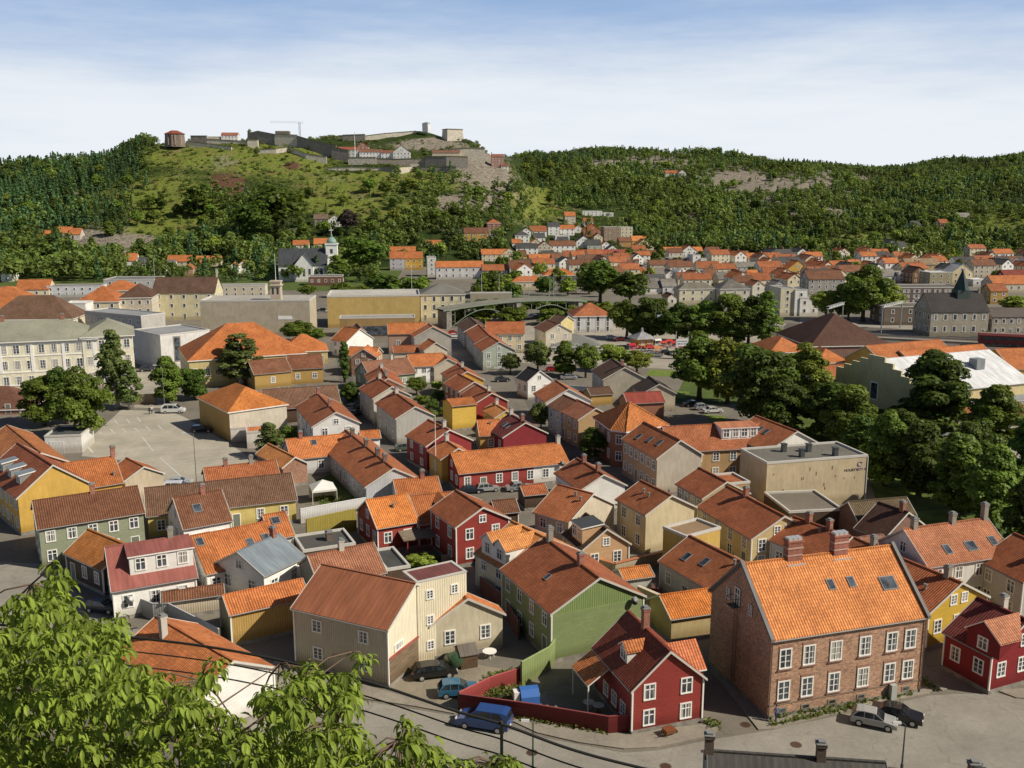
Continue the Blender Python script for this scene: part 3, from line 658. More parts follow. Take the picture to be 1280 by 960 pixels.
# --- brick apartment house
A, B, hw, zr = solve_gable((930, 720), (1107, 697), (965, 799), 8.2, 42)
d = B - A; ang = R(17); L = 17.0; c = W(957, 899) ; hw = 5.6
ux, uy = math.cos(ang), math.sin(ang)
loc = (c.x + ux * L / 2 - uy * hw * 0.97, c.y + uy * L / 2 + ux * hw * 0.97, 0)
brick_house = gable_at('large brown brick apartment house with bright orange tile roof and two tall striped chimneys', loc, ang, L, 2 * hw + 0.4, 8.0, (bk, (0.50, 0.28, 0.175)), ('tile', (0.68, 0.266, 0.087)), 'apartment house', 'brick_house', 42, None, blank=1, ov=0.2, ovx=0.05, bc=(0.2, 0.2, 0.2))
def brick_details(r):
    L, hw, ze, zr, T = r['dims']; ww = hw - 0.2
    b = MB()
    for z in (1.35, ): b.box(-L / 2 - 0.03, L / 2 + 0.03, -ww - 0.06, -ww + 0.02, z, z + 0.16)
    b.build('string_course', [M('plaster', (0.34, 0.26, 0.2))], r)
    for x in (-6.9, -4.4, -1.5, 1.7, 4.7, 6.8):
        for z in (2.75, 5.95):
            w = window(r, x, -ww - 0.02, z, 0, 1.05, 1.75, 'six', 0)
            s = MB(); s.box(-0.8, 0.8, -0.14, 0, -1.13, -1.02); s.build('sill', [M('brick', (0.28, 0.10, 0.07))], w)
            s = MB(); s.box(-0.72, 0.72, -0.03, 0, 1.02, 1.3); s.build('lintel', [M('brick', (0.34, 0.15, 0.09))], w)
        b = MB(); b.box(-0.5, 0.5, -0.05, 0, -0.25, 0.25, 0); b.box(-0.32, 0.32, -0.06, 0, -0.14, 0.14, 1)
        o = b.build('cellar_window', [M('plaster', (0.4, 0.36, 0.3)), m_glass], r); o.location = (x, -ww, 0.75)
    for y in (-1.9, 2.2):
        window(r, -L / 2 - 0.0, y, 9.3, -math.pi / 2, 0.5, 0.95, 'bare', 0)
    window(r, -L / 2, 0.5, 9.6, -math.pi / 2, 0.7, 1.7, 'cross', 0)
    f = MB()
    for s in (-0.28, 0.28): f.box(-0.03, 0.03, -0.03 + s, 0.03 + s, 1.0, 8.8)
    for k in range(20): f.box(-0.02, 0.02, -0.28, 0.28, 1.2 + k * 0.39, 1.24 + k * 0.39)
    o = f.build('ladder', [M('metal', (0.3, 0.2, 0.15))], r); o.location = (-L / 2 - 0.12, 0.5, 0)
    f = MB(); f.box(-0.8, 0, -0.6, 0.6, 0, 0.06); f.box(-0.8, -0.76, -0.6, 0.6, 0.9, 0.95)
    for y in (-0.58, 0.58):
        f.box(-0.8, -0.76, y - 0.02, y + 0.02, 0, 0.9); f.box(-0.8, 0, y - 0.02, y + 0.02, 0.9, 0.94)
    o = f.build('fire_balcony', [m_iron], r); o.location = (-L / 2 - 0.06, 0.5, 8.75)
    ro = [c for c in r.children if c.name.startswith('roof')][0]
    for x in (-2.9, 2.3):
        c = MB(); z0 = zr - 0.9
        c.box(-0.95, 0.95, -0.5, 0.5, z0, zr + 1.75, 0); o_s = (.84, .84, 1)
        c.box(-1.0, 1.0, -0.55, 0.55, zr + 0.25, zr + 0.36, 1); c.box(-1.02, 1.02, -0.57, 0.57, zr + 0.95, zr + 1.1, 1); c.box(-1.04, 1.04, -0.59, 0.59, zr + 1.6, zr + 1.78, 0)
        for q in (-0.6, 0, 0.6): c.box(q - 0.26, q + 0.26, -0.42, 0.42, zr + 1.78, zr + 2.05, 2)
        c.box(-1.2, 1.2, -0.95, 0.0, zr - 0.68, zr - 0.5, 2)
        o = c.build('chimney', [M('brick', (0.36, 0.09, 0.055)), M('plaster', (0.6, 0.42, 0.36)), M('metal', (0.7, 0.7, 0.7))], ro); o.location = (x, 0.1, 0); o.scale = o_s
    for x, fr, w, h in ((-0.2, 0.42, 0.6, 0.95), (2.1, 0.42, 0.6, 0.95), (6.0, 0.5, 1.5, 1.25)):
        y = -hw * fr; skylight(ro, x, y, zr - hw * fr * T + 0.03, -1, math.atan(T), w, h)
    # raised gable copings
    for s in (-1, 1):
        g = MB(); x0, x1 = (L / 2 - 0.15, L / 2 + 0.2) if s > 0 else (-L / 2 - 0.2, -L / 2 + 0.15)
        g.prism([(hw + 0.15, ze + 0.2), (0, zr + 0.34), (-hw - 0.15, ze + 0.2), (-hw - 0.15, ze - 0.12), (0, zr + 0.02), (hw + 0.15, ze - 0.12)], x0, x1)
        g.build('coping', [M('plaster', (0.20, 0.20, 0.205))], ro)
    for x in (-L / 2 + 0.12, L / 2 - 0.12):
        t = MB(); t.tube([(x, -ww - 0.1, ze - 0.3), (x, -ww - 0.1, 0.2)], 0.06); t.build('downpipe', [M('metal', (0.25, 0.2, 0.17))], r)
    e = MB(); e.box(4.75, 5.35, -ww - 0.55, -ww - 0.08, 0.1, 1.6); e.build('meter_cabinet', [M('paint', (0.42, 0.45, 0.42))], r)
brick_details(brick_house)
# --- red corner house by the road
red = GH('red timber corner house with dark tile roof, white framed windows and an orange cross wing', (838.5, 814), (785, 763), (790, 866), 4.45, (cl, RED), ('tile', (0.34, 0.085, 0.05)), pitch=41, blank=1, ch=[(-0.15, 'brick', 0, 1.9)], ovx=0.25)
def red_details(r):
    L, hw, ze, zr, T = r['dims']; ww = hw - 0.28; 
    side = '-x' if faces_view(r.location, r.rotation_euler.z, '-x') else '+x'; s = -1 if side == '-x' else 1; rz = s * math.pi / 2
    Lw = L / 2 - 0.25
    for y in (-1.45, 1.45):
        for z in (1.5, 4.0): window(r, s * Lw, y * (ww / 2.75), z, rz, 0.95, 1.35, 'cross', 0)
    for k in (0.55, 0.1, -0.35): window(r, s * Lw * k, -s * 0 + (ww if s < 0 else -ww), 1.6, math.pi if s < 0 else 0, 0.9, 1.2, 'six', 0)
    # cross wing on the sunny side
    yside = -1 if s > 0 else 1
    return s
rs = red_details(red)
def wing(r, xc, w, ext, side, roofm, wallm, zoff=0.0, label_wall='wing_wall'):
    """cross wing of a gable house: gable end towards +-y"""
    L, hw, ze, zr, T = r['dims']; hw2 = w / 2; z2 = ze + hw2 * T + zoff; y1 = hw + ext
    wm = MB(); tw = hw2 - 0.22
    p = lambda x, y, z: (xc + x, side * y, z)
    def q(pts, m): wm.poly(pts if side > 0 else pts[::-1], m)
    a, b = (-tw, tw); zt = ze + zoff
    q([p(b, y1 - .25, 0), p(a, y1 - .25, 0), p(a, y1 - .25, zt), p(0, y1 - .25, zt + tw * T), p(b, y1 - .25, zt)], 0)
    q([p(a, y1 - .25, 0), p(a, 0, 0), p(a, 0, zt), p(a, y1 - .25, zt)], 0); q([p(b, 0, 0), p(b, y1 - .25, 0), p(b, y1 - .25, zt), p(b, 0, zt)], 0)
    wl = wm.build(label_wall, [M(*wallm)], r)
    rm = MB(); yr = max(0.0, (zr - z2) / T)
    for sx in (-1, 1):
        top = [p(0, y1, z2), p(sx * hw2, y1, zt), p(sx * hw2, hw - zoff / T - 0.05, zt), p(0, yr, z2)]
        bot = [(x, y, z - 0.15) for x, y, z in top]
        o_ = sx * side > 0
        rm.poly(top if o_ else top[::-1], 0); rm.poly(bot[::-1] if o_ else bot, 0)
        rm.poly([top[0], bot[0], bot[1], top[1]] if o_ else [top[1], bot[1], bot[0], top[0]], 1); rm.poly([top[1], bot[1], bot[2], top[2]] if o_ else [top[2], bot[2], bot[1], top[1]], 1)
    rm.build('wing_roof', [M(*roofm), m_white], r)
    return wl
wing(red, 0.6, 4.6, 0.9, 1, ('tile', (0.66, 0.224, 0.102)), (cl, RED))
dormer(red, 0.12, -1, 1.5, 1.3, ('tile', T_OR), (cl, WHITE), fr=0.72)
def porch(r):
    L, hw, ze, zr, T = r['dims']; sd = -1; x0, x1 = -L * 0.47, -L * 0.02
    m = MB(); y0, y1 = sd * (hw - 0.3), sd * (hw + 2.2)
    q = [(x0, y0, ze + 0.15), (x1, y0, ze + 0.15), (x1, y1, ze - 1.5), (x0, y1, ze - 1.5)]
    m.poly(q if sd < 0 else q[::-1], 0); q2 = [(a, b, c - 0.15) for a, b, c in q]; m.poly(q2[::-1] if sd < 0 else q2, 1)
    for k in range(4): m.poly([q[k], q2[k], q2[(k + 1) % 4], q[(k + 1) % 4]], 1)
    po = m.build('porch_roof', [M('tile', T_OR), m_white], r)
    for x in (x0 + 0.15, x1 - 0.15):
        k = MB(); k.box(x - 0.06, x + 0.06, min(y1 - sd * 0.2, y1 - sd * 0.08), max(y1 - sd * 0.2, y1 - sd * 0.08), 0, ze - 1.6); k.build('post', [m_white], po)
porch(red)
# --- the others: label, ridge near, ridge far, eave corner, eave height, wall, roof, options
GH('green timber house with vertical boarded gable and brown tile roof with two chimneys', (750, 722), (681, 671), (691, 771), 5.6, (cl, (0.26, 0.31, 0.14)), ('tile', T_RB), pitch=28, gwall=(vt, (0.21, 0.29, 0.11)), nog=1, gw=0, ch=[(0.35, 'brick'), (-0.8, 'grey', 0, 1.6)], sky=[(0.1, .55, -1, .5, .7)], ws='cross')
GH('big cream barn with smooth rust brown metal roof and board clad gable by the road', (520, 729), (402, 705), (447, 780), 6.3, (vt, (0.50, 0.46, 0.36)), ('sheet', MBRN), pitch=28, gwall=(vt, (0.78, 0.73, 0.57)), nog=1, gw=0, sp=4.6, st=2, wh=1.1, door=0, name='barn', cat='barn')
GH('small ochre shed with striped orange tile roof left of the cream barn', (278, 744), (378, 723), (296, 767), 3.9, (vt, OCH), ('tile', T_OR), pitch=28, blank=1, name='shed', cat='shed', gwall=('vert', (0.33, 0.31, 0.16)))
GH('orange roofed white house half hidden by the cherry branches at the foot of the slope', (292, 826), (195, 770), (150, 822), 4.2, (cl, WHITE), ('tile', (0.62, 0.224, 0.08)), pitch=28, ch=[(-0.5, 'white', -.25, 1.5)], ws='cross', nog=1)
wh = GH('white timber house with wide dormer and flat red metal roof beside the lane', (131, 684), (236, 668), (167, 735), 3.7, (cl, WHITE), ('sheet', MRED), pitch=35, ch=[(0.55, 'grey')], sp=2.4, door=0)
dormer(wh, 0.22, -1, 7.0, 2.3, ('sheet', MRED), (cl, WHITE), 'shed', fr=0.72, wins=3)
GH('dark timber house with steep plain orange roof left of the white dormer house', (158, 681), (110, 661), (117, 709), 3.4, (cl, DWOOD), ('tile', (0.52, 0.206, 0.058)), pitch=33, nog=1)
GH('long sage green timber house with brown tile roof and an arched gateway', (40, 626), (172, 607), (52, 661), 5.6, (cl, SAGE), ('tile', T_BR), pitch=28, ch=[(0.12, 'brick')], sp=2.3, ws='cross')
GH('long low yellow house with mossy brown tile roof, behind the white skylight house', (180, 610), (364, 591), (376, 624), 3.6, (pl, (0.66, 0.54, 0.2)), ('tile', (0.2, 0.115, 0.075)), pitch=28, sp=3.4, nog=1)
GH('white house with brown tile roof, a single skylight and capped chimney', (216, 622), (277, 612), (227, 662), 4.3, (cl, WHITE), ('tile', T_BR), pitch=35, ch=[(0.2, 'brick')], sky=[(-.2, .45, -1, 1.0, 1.2)], ws='cross')
GH('low house with bright orange roof and small skylight, wedged against the red metal roof', (237, 670), (262, 665), (254, 719), 3.4, (cl, WHITE), ('tile', (0.52, 0.189, 0.065)), pitch=28, sky=[(-.3, .2, -1)], barge=0)
GH('low house with bright orange roof and two skylights', (262, 666), (335, 651), (277, 702), 3.6, (cl, WHITE), ('tile', T_OR), pitch=28, sky=[(.1, .6, -1), (.65, .55, -1)], barge=0)
GH('short orange roofed house with one square skylight at the end of the row', (328, 644), (357, 639), (331, 676), 3.9, (cl, GREYW), ('tile', T_OR), pitch=33, sky=[(-.1, .3, -1, 1, 1)], nog=1)
gh = GH('white house with blue grey metal roof and single brick chimney', (296, 690), (349, 667), (317, 727), 4.0, (cl, WHITE), ('sheet', BLUEG), pitch=28, ch=[(0.7, 'brick')], ws='cross')
GH('brown tiled outbuilding behind the cream barn', (384, 694), (467, 678), (484, 715), 3.6, (vt, (0.35, 0.33, 0.27)), ('tile', (0.36, 0.16, 0.095)), pitch=32, ch=[(0.0, 'white')], blank=1, name='outbuilding', cat='outbuilding')
rh = GH('red timber house with clear orange roof above the courtyard', (457, 625), (509, 617), (471, 661), 3.8, (cl, RED), ('tile', (0.72, 0.26, 0.072)), pitch=33, ws='cross', sp=2.4, vents=[(.1, .4, -1)])
rw = GH('red house wing with orange roof and a small white dormer', (512, 620), (570, 614), (524, 656), 3.5, (cl, RED), ('tile', T_OR), pitch=28, ws='cross')
dormer(rw, 0.25, -1, 2.0, 1.5, ('tile', T_OR), (cl, WHITE), fr=0.8)
GH('red gabled house with white corner boards and white framed windows, beside the courtyard', (604, 634), (570, 612), (570, 661), 5.6, (cl, RED), ('tile', T_RB), pitch=28, ws='cross', sp=3.0)
yh = GH('cream house with two yellow orange tiled dormers left of the green house', (681, 671), (640, 651), (632, 714), 4.6, (cl, CREAM), ('tile', T_BO), pitch=28, ws='cross')
dormer(yh, -0.35, -1 if True else 1, 2.6, 1.9, ('tile', T_BO), (cl, WHITE), fr=0.9); dormer(yh, 0.4, -1, 2.6, 1.9, ('tile', T_BO), (cl, WHITE), fr=0.9)
GH('beige plastered house with orange brown roof and blank sunlit end wall', (742, 617), (697, 605), (695, 649), 5.2, (pl, BEIGE), ('tile', T_OL), pitch=28, nog=1, gw=0, vents=[(.3, .2, -1), (.7, .3, -1)], ws='cross')
GH('white gabled house with brown roof and two small brick chimneys behind the beige house', (755, 593), (721, 572), (778, 610), 4.0, (cl, WHITE), ('tile', T_RB), pitch=28, ch=[(-.45, 'brick'), (.6, 'brick')], sky=[(0, .5, 1)], gw=0, nog=1, hw=4.0)
GH('tall peach house with red brown roof, three skylights and bare beige gable', (851, 550), (805, 527), (826, 577), 6.3, (cl, PEACH), ('tile', T_OL), pitch=33, gwall=(pl, (0.56, 0.50, 0.42)), nog=1, gw=0, sky=[(.45, .45, 1), (0, .5, 1), (-.5, .6, 1), (.45, .45, -1), (0, .5, -1), (-.5, .6, -1)], sp=2.1, ws='cross')
oh = GH('long house with orange roof, roof terrace and white outside stair', (828, 533), (957, 527), (944, 560), 5.6, (pl, TAN), ('tile', (0.52, 0.189, 0.087)), pitch=32, sp=3)
GH('brown roofed house with pale plastered gable next to the flat cream block', (997, 539), (945, 519), (965, 568), 6.2, (pl, WHITE), ('tile', T_OL), pitch=28, gw=0, nog=1, sky=[(-.2, .4, -1), (.1, .4, -1)])
GH('brown roofed house with grey wall, first in the row behind the brick house', (1065, 671), (992, 645), (1042, 707), 4.3, (cl, LGREY), ('tile', T_RB), pitch=28, ch=[(0.25, 'brick'), (-.45, 'brick')], vents=[(.1, .2, -1)], ws='cross', nog=1)
GH('brown roofed house in the middle of the row behind the brick house', (1132, 699), (1067, 671), (1105, 735), 4.3, (cl, WHITE), ('tile', T_RB), pitch=28, ch=[(-.2, 'grey')], vents=[(0.6, .2, -1)], nog=1, barge=0)
GH('yellow gabled house with brown roof at the end of the row behind the brick house', (1203, 728), (1132, 699), (1160, 767), 4.4, (cl, (0.62, 0.42, 0.06)), ('tile', T_RB), pitch=28, vents=[(.3, .5, -1)], ch=[(0.5, 'grey')])
GH('bright white house with faded orange roof, roof windows and grey chimneys', (1129, 661), (1234, 647), (1162, 709), 6.0, (pl, (0.8, 0.79, 0.77)), ('tile', (0.46, 0.19, 0.1)), pitch=35, ch=[(-.75, 'grey'), (0.15, 'grey'), (.92, 'grey', 0, 1.8)], sky=[(-.35, .65, -1), (.2, .65, -1, 1.3, 1.2), (.75, .6, -1)], ws='cross')
GH('grey white house with brown tile roof at the right edge', (1330, 693), (1268, 666), (1290, 734), 5.4, (cl, (0.5, 0.5, 0.47)), ('tile', T_RB), pitch=28, ch=[(0.8, 'grey', 0, 1.6)], ws='cross')
r2 = GH('dark red timber house with maroon roof and orange cross gable, by the square', (1286, 775), (1222, 746), (1245, 824), 4.1, (cl, (0.25, 0.025, 0.03)), ('tile', (0.2, 0.05, 0.045)), pitch=33, ch=[(-.1, 'white', 0.1)], ws='six', sp=2.2)
dormer(r2, 0.62, -1, 3.8, 1.8, ('tile', (0.55, 0.236, 0.131)), (cl, (0.2, 0.02, 0.025)), fr=1.0)
GH('low ochre shed with orange pantile roof left of the brick house', (824, 744), (902, 733), (840, 774), 3.0, (pl, (0.58, 0.46, 0.24)), ('tile', (0.74, 0.25, 0.055)), pitch=28, blank=1, name='shed', cat='shed')
GH('grey house with red brown roof and two roof windows, above the orange shed', (932, 704), (862, 669), (886, 737), 3.8, (cl, GREYW), ('tile', T_OL), pitch=28, sky=[(.1, .45, -1), (-.45, .55, -1)], vents=[(.8, .15, -1)], ws='cross')
ph = GH('peach cottage with white window and flat dark dormer', (759, 661), (732, 641), (796, 690), 3.6, (cl, PEACH), ('tile', T_DK), pitch=35, ws='six', sp=2.6, hw=3.5)
dormer(ph, 0.2, -1, 3.2, 2.2, ('paint', (0.07, 0.075, 0.08)), (cl, PEACH), 'shed', fr=0.85, wins=2)
GH('cream house with orange brown roof and plain gable above the yellow wall', (840, 619), (801, 600), (875, 639), 5.8, (pl, (0.70, 0.60, 0.40)), ('tile', T_OL), pitch=28, nog=1, gw=0, vents=[(.2, .4, -1), (-.2, .35, -1), (.2, .4, 1)], hw=4.2)
GH('short yellow house with brown roof at the upper end of the lane', (909, 602), (874, 584), (878, 624), 5.4, (cl, (0.56, 0.43, 0.18)), ('tile', T_RB), pitch=28, sp=1.8, ws='cross')
GH('long pale yellow house with brown roof along the lane', (981, 645), (909, 607), (943, 677), 4.7, (cl, (0.62, 0.50, 0.27)), ('tile', T_RB), pitch=28, sp=2.9, ws='six', wh=1.5, ch=[(-.3, 'brick')])
lr = GH('long low terrace with orange tile roof, red boarding and a white end', (563, 566), (700, 553), (568, 593), 3.45, (cl, RED), ('tile', (0.58, 0.212, 0.072)), pitch=28, sp=2.6, ch=[(0.96, 'white')], barge=0)
GH('long grey and white terrace with four dark chimneys along its brown roof', (492, 585), (432, 537), (461, 614), 3.6, (vt, (0.52, 0.54, 0.57)), ('tile', T_OL), pitch=28, ch=[(-.67, 'dark'), (-.07, 'dark'), (.4, 'dark'), (.68, 'dark')], ws='cross', sp=2.6, nog=1)
GH('low house with clean orange roof and white trim joined to the terrace', (357, 549), (430, 542), (371, 574), 3.3, (cl, (0.62, 0.64, 0.66)), ('tile', (0.66, 0.242, 0.087)), pitch=28, ch=[(-.5, 'brick')], sky=[(-.1, .3, -1)], ws='cross', sp=3)
GH('white gabled house with brown and orange roof at the street bend', (420, 515), (397, 491), (391, 536), 5.2, (cl, (0.78, 0.78, 0.77)), ('tile', T_OL), pitch=28, ch=[(-0.9, 'brick'), (0.4, 'brick')], ws='cross', sp=4, door=0)
GH('grey boarded gable house at the street corner', (519, 508), (492, 489), (498, 527), 5.4, (vt, (0.47, 0.46, 0.43)), ('tile', T_RB), pitch=28, ch=[(-.7, 'white')], gw=0, nog=1, sp=4)
GH('cream house second from the corner of the narrow street', (490, 483), (471, 471), (472, 503), 5.6, (cl, (0.6, 0.56, 0.48)), ('tile', T_RB), pitch=28, ch=[(-.6, 'white')], gw=0, nog=1, sp=3)
GH('brown roofed house third from the corner of the narrow street', (485, 473), (475, 457), (464, 486), 5.6, (cl, BEIGE), ('tile', T_RB), pitch=28, ch=[(-.6, 'white'), (.6, 'grey')], nog=1, sp=3)
GH('maroon gabled house with windowless gable and white chimney, by the street bend', (562, 537), (535, 524), (537, 561), 4.8, (cl, (0.3, 0.045, 0.05)), ('tile', T_RB), pitch=28, gw=0, nog=1, ch=[(0.5, 'white')], sp=3)
GH('narrow yellow house squeezed between the maroon gable and the long terrace', (573, 560), (556, 549), (553, 577), 4.2, (cl, YEL), ('tile', T_OR), pitch=28, nog=1, gw=0, ch=[(-.7, 'white')], sp=3)
GH('wide maroon gable behind the long terrace', (657, 528), (637, 517), (695, 551), 4.0, (cl, (0.27, 0.035, 0.045)), ('tile', (0.23, 0.06, 0.05)), pitch=28, gw=0, nog=1, sky=[(.2, .5, -1), (-.2, .5, -1)], ch=[(-.8, 'white'), (.6, 'brick')], hw=4.6)
GH('small red house with brown roof among the yellow gables', (615, 491), (596, 480), (643, 508), 4.4, (cl, RED), ('tile', T_RB), pitch=28, gw=0, nog=1, ch=[(.6, 'white')], hw=3.8)
GH('brown roofed house with rust coloured gable below the yellow gable', (593, 477), (573, 467), (622, 492), 4.6, (cl, (0.30, 0.12, 0.08)), ('tile', T_RB), pitch=28, gw=0, nog=1, hw=3.8)
GH('yellow gabled house with brown roof, uppermost of the yellow gables', (584, 464), (572, 454), (561, 476), 5.0, (cl, YEL), ('tile', T_RB), pitch=28, gw=0, nog=1, ch=[(0, 'white')])
GH('low house with small yellow gable and orange roof next to the wide maroon gable', (633, 513), (617, 503), (650, 526), 3.4, (vt, YEL), ('tile', T_BO), pitch=28, gw=0, nog=1, ch=[(-.5, 'white')], hw=2.6)
GH('small plain orange roof between the maroon gables', (625, 524), (596, 525), (597, 545), 3.4, (cl, OCH), ('tile', (0.58, 0.201, 0.072)), pitch=28, nog=1, vents=[(.1, .3, -1)])
GH('yellow house front with plain wall and flat orange eave', (558, 499), (590, 496), (561, 507), 5.4, (cl, (0.68, 0.46, 0.09)), ('tile', T_OR), pitch=16, blank=1, barge=0, hw=3)
GH('two storey tan house with pinkish roof at the end of the second street', (745, 510), (721, 499), (716, 522), 5.6, (cl, TAN), ('tile', (0.42, 0.17, 0.1)), pitch=28, gw=0, nog=1, sp=2.2, ws='cross')
GH('grey house with dark brown roof beside the tan house', (722, 501), (704, 493), (690, 510), 5.6, (cl, GREYW), ('tile', T_BR), pitch=28, nog=1, sp=2.5, ws='cross', barge=0)
GH('white house with orange brown roof between the tan house and the black roof', (711, 486), (695, 475), (682, 504), 4.8, (cl, WHITE), ('tile', T_OL), pitch=28, nog=1, gw=0, sp=3)
bh = GH('white gabled house with black roof and black dormer', (675, 463), (660, 458), (689, 476), 4.4, (cl, WHITE), ('tile', (0.035, 0.035, 0.038)), pitch=35, hw=3.4)
GH('tall house with grey beige gable and brown roof before the street trees', (781, 459), (765, 448), (754, 475), 5.9, (pl, (0.45, 0.42, 0.34)), ('tile', T_DK), pitch=28, gw=0, nog=1, sp=2.4, ch=[(.6, 'brick')], sky=[(-.2, .5, 1)])
GH('small dark roofed annex right of the tall beige gable', (824, 480), (811, 470), (796, 488), 4.2, (pl, BEIGE), ('tile', (0.06, 0.045, 0.04)), pitch=28, gw=0, nog=1)
GH('low hall with plain maroon roof behind the corner house with the hipped roof', (779, 491), (826, 489), (842, 502), 4.2, (pl, (0.35, 0.16, 0.1)), ('sheet', T_MA), pitch=28, blank=1)
GH('pale green timber house with gable, at the street end', (624, 427), (612, 419), (605, 441), 5.4, (cl, PGRN), ('tile', T_RB), pitch=28, ws='cross', sp=2.4)
GH('orange roofed house group in front of the white corner house', (607, 402), (656, 402), (660, 421), 6.0, (pl, CREAM), ('tile', (0.5, 0.17, 0.07)), pitch=28, hw=5.5)
GH('cream gabled house left of the pale yellow gable', (699, 405), (684, 399), (711, 416), 6.0, (pl, (0.68, 0.62, 0.5)), ('tile', T_BR), pitch=28, sp=3, hw=4.5)
GH('pale yellow gabled house against the white corner house', (710, 395), (694, 393), (692, 402), 7.4, (pl, (0.70, 0.60, 0.28)), ('tile', T_DK), pitch=28, gw=0, nog=1)
GH('row house with dark roof along the far street', (612, 419), (598, 405), (589, 424), 5.4, (cl, GREYW), ('tile', T_RB), pitch=28, nog=1, sp=3)
GH('last dark roofed house at the top of the far street', (597, 405), (587, 396), (577, 412), 5.4, (cl, GREYW), ('tile', T_DK), pitch=28, nog=1, sp=3)
# left side
ye = GH('yellow house with plain yellow gable and grey dormers on its orange roof', (66, 581), (22, 553), (23, 626), 5.6, (pl, YEL), ('tile', (0.4, 0.13, 0.06)), pitch=37, gw=0, nog=1, sp=2.2)
for t in (-.55, -.05, .45): dormer(ye, -t, 1 if False else -1, 1.7, 1.4, ('sheet', BLUEG), (vt, GREYR), 'shed', fr=0.72)
GH('orange roofed yellow house with brick chimney facing the car park', (72, 580), (143, 570), (117, 609), 4.2, (pl, YEL), ('tile', T_OR), pitch=28, ch=[(.95, 'brick', 0, 1.6)], vents=[(.75, .7, -1)], blank=1)
GH('beige gabled house right of the yellow house, at the edge of the car park', (180, 583), (158, 572), (200, 597), 4.0, (pl, (0.56, 0.48, 0.36)), ('tile', T_OL), pitch=28, gw=0, nog=1, hw=3.3)
GH('orange roofed house at the left edge beside the white garage', (52, 566), (9, 531), (0, 570), 5.4, (pl, (0.4, 0.2, 0.12)), ('tile', (0.6, 0.236, 0.087)), pitch=28, gw=0, nog=1, sp=3)
GH('low orange roofed house at the near end of the car park', (254, 585), (345, 575), (260, 607), 3.2, (pl, (0.5, 0.24, 0.15)), ('tile', T_OL), pitch=28, ch=[(-.4, 'brick'), (.3, 'grey')], blank=1)
GH('narrow shed with a pale orange roof beside the grass yard', (369, 571), (335, 554), (380, 600), 3.6, (bk, BRICK), ('tile', T_BO), pitch=32, blank=1, name='shed', cat='shed')
GH('long brown roofed timber building behind the car park', (358, 444), (402, 442), (415, 475), 4.4, (vt, OCH), ('tile', (0.29, 0.125, 0.07)), pitch=28, sp=3.4, ws='cross', hw=5.2)
GH('brown roofed ochre building left of the long timber building', (310, 451), (357, 447), (322, 485), 4.2, (vt, OCH), ('tile', T_BR), pitch=28, sp=5, hw=5)
GH('low shed with dull brown roof behind the orange hipped warehouse', (327, 487), (421, 481), (424, 506), 3.6, (vt, DWOOD), ('tile', (0.23, 0.13, 0.085)), pitch=32, blank=1, name='shed', cat='shed')
# behind the narrow street
GH('white gabled house with orange roof left of the narrow street', (450, 411), (430, 408), (435, 428), 5.0, (cl, WHITE), ('tile', T_OR), pitch=33, nog=1)
GH('white gabled house with brown roof, near the yellow bank block', (451, 410), (446, 404), (468, 426), 5.4, (cl, WHITE), ('tile', T_BR), pitch=35)
GH('brown gabled brick house with orange roof by the narrow street', (454, 436), (460, 431), (438, 450), 5.2, (bk, (0.4, 0.2, 0.13)), ('tile', T_OR), pitch=33, sp=3, hw=3.6)
GH('orange roofed cross house behind the brown gable', (437, 433), (474, 434), (437, 445), 5.0, (cl, PEACH), ('tile', T_OR), pitch=28, blank=1, hw=3.6)
GH('dull brown roofed long house beside the narrow street', (452, 452), (509, 447), (513, 467), 4.0, (pl, (0.3, 0.34, 0.22)), ('tile', (0.33, 0.16, 0.1)), pitch=28, sp=4, ch=[(.3, 'white')])
GH('white house with bright orange roof in the middle of the block', (509, 443), (553, 441), (515, 461), 4.8, (cl, WHITE), ('tile', T_OR), pitch=28, ws='bare', sp=2, hw=4.6)
GH('brown gabled house beside the bright orange roof', (560, 448), (553, 441), (545, 463), 4.6, (cl, BEIGE), ('tile', T_RB), pitch=28, gw=0, nog=1)
GH('pink house with bright orange roof behind the block', (484, 404), (533, 403), (486, 419), 6.2, (pl, (0.44, 0.29, 0.22)), ('tile', T_OR), pitch=28, sp=5, st=1, hw=5)
GH('grey gabled house with orange roof behind the pink house', (541, 408), (536, 404), (520, 425), 6.0, (pl, (0.43, 0.41, 0.37)), ('tile', T_OL), pitch=28, gw=0, nog=1)
GH('low orange roof between the pink house and the bright orange roof', (491, 432), (533, 431), (491, 441), 4.0, (cl, BEIGE), ('tile', T_OL), pitch=28, blank=1)
GH('beige gabled house above the bright orange roof', (545, 428), (536, 423), (530, 439), 5.2, (pl, BEIGE), ('tile', T_OR), pitch=32, gw=0, nog=1)
# ------------------------------------------------------------------ larger buildings of the middle distance
def boxY(label, Y, px0, px1, pyE, ang, dep, wall, roof, kind='hip', **o):
    a, b = WY(px0, pyE, Y), WY(px1, pyE, Y); ar = R(ang); L = (b.x - a.x) / max(0.5, math.cos(ar)); f = (a + b) / 2
    z0 = o.pop('z0', 0.0); ze = o.pop('ze', None) or f.z - z0; pitch = o.get('pitch', 30)
    n = Vector((-math.sin(ar), math.cos(ar), 0)); loc = f + n * dep / 2
    LOG.append((label[:44], round(loc.x), round(loc.y), 'BOXY L%.1f ze%.1f' % (L, ze)))
    if kind == 'gableend':
        return gable_at(label, (loc.x, loc.y, z0), ar - math.pi / 2, dep, L, ze, wall, roof, o.pop('cat', 'house'), o.pop('name', 'house'), o.pop('pitch', 36), **o)
    return block(label, (loc.x, loc.y, 0), ar, L, dep, ze, wall, roof, kind=kind, z0=z0, **o)
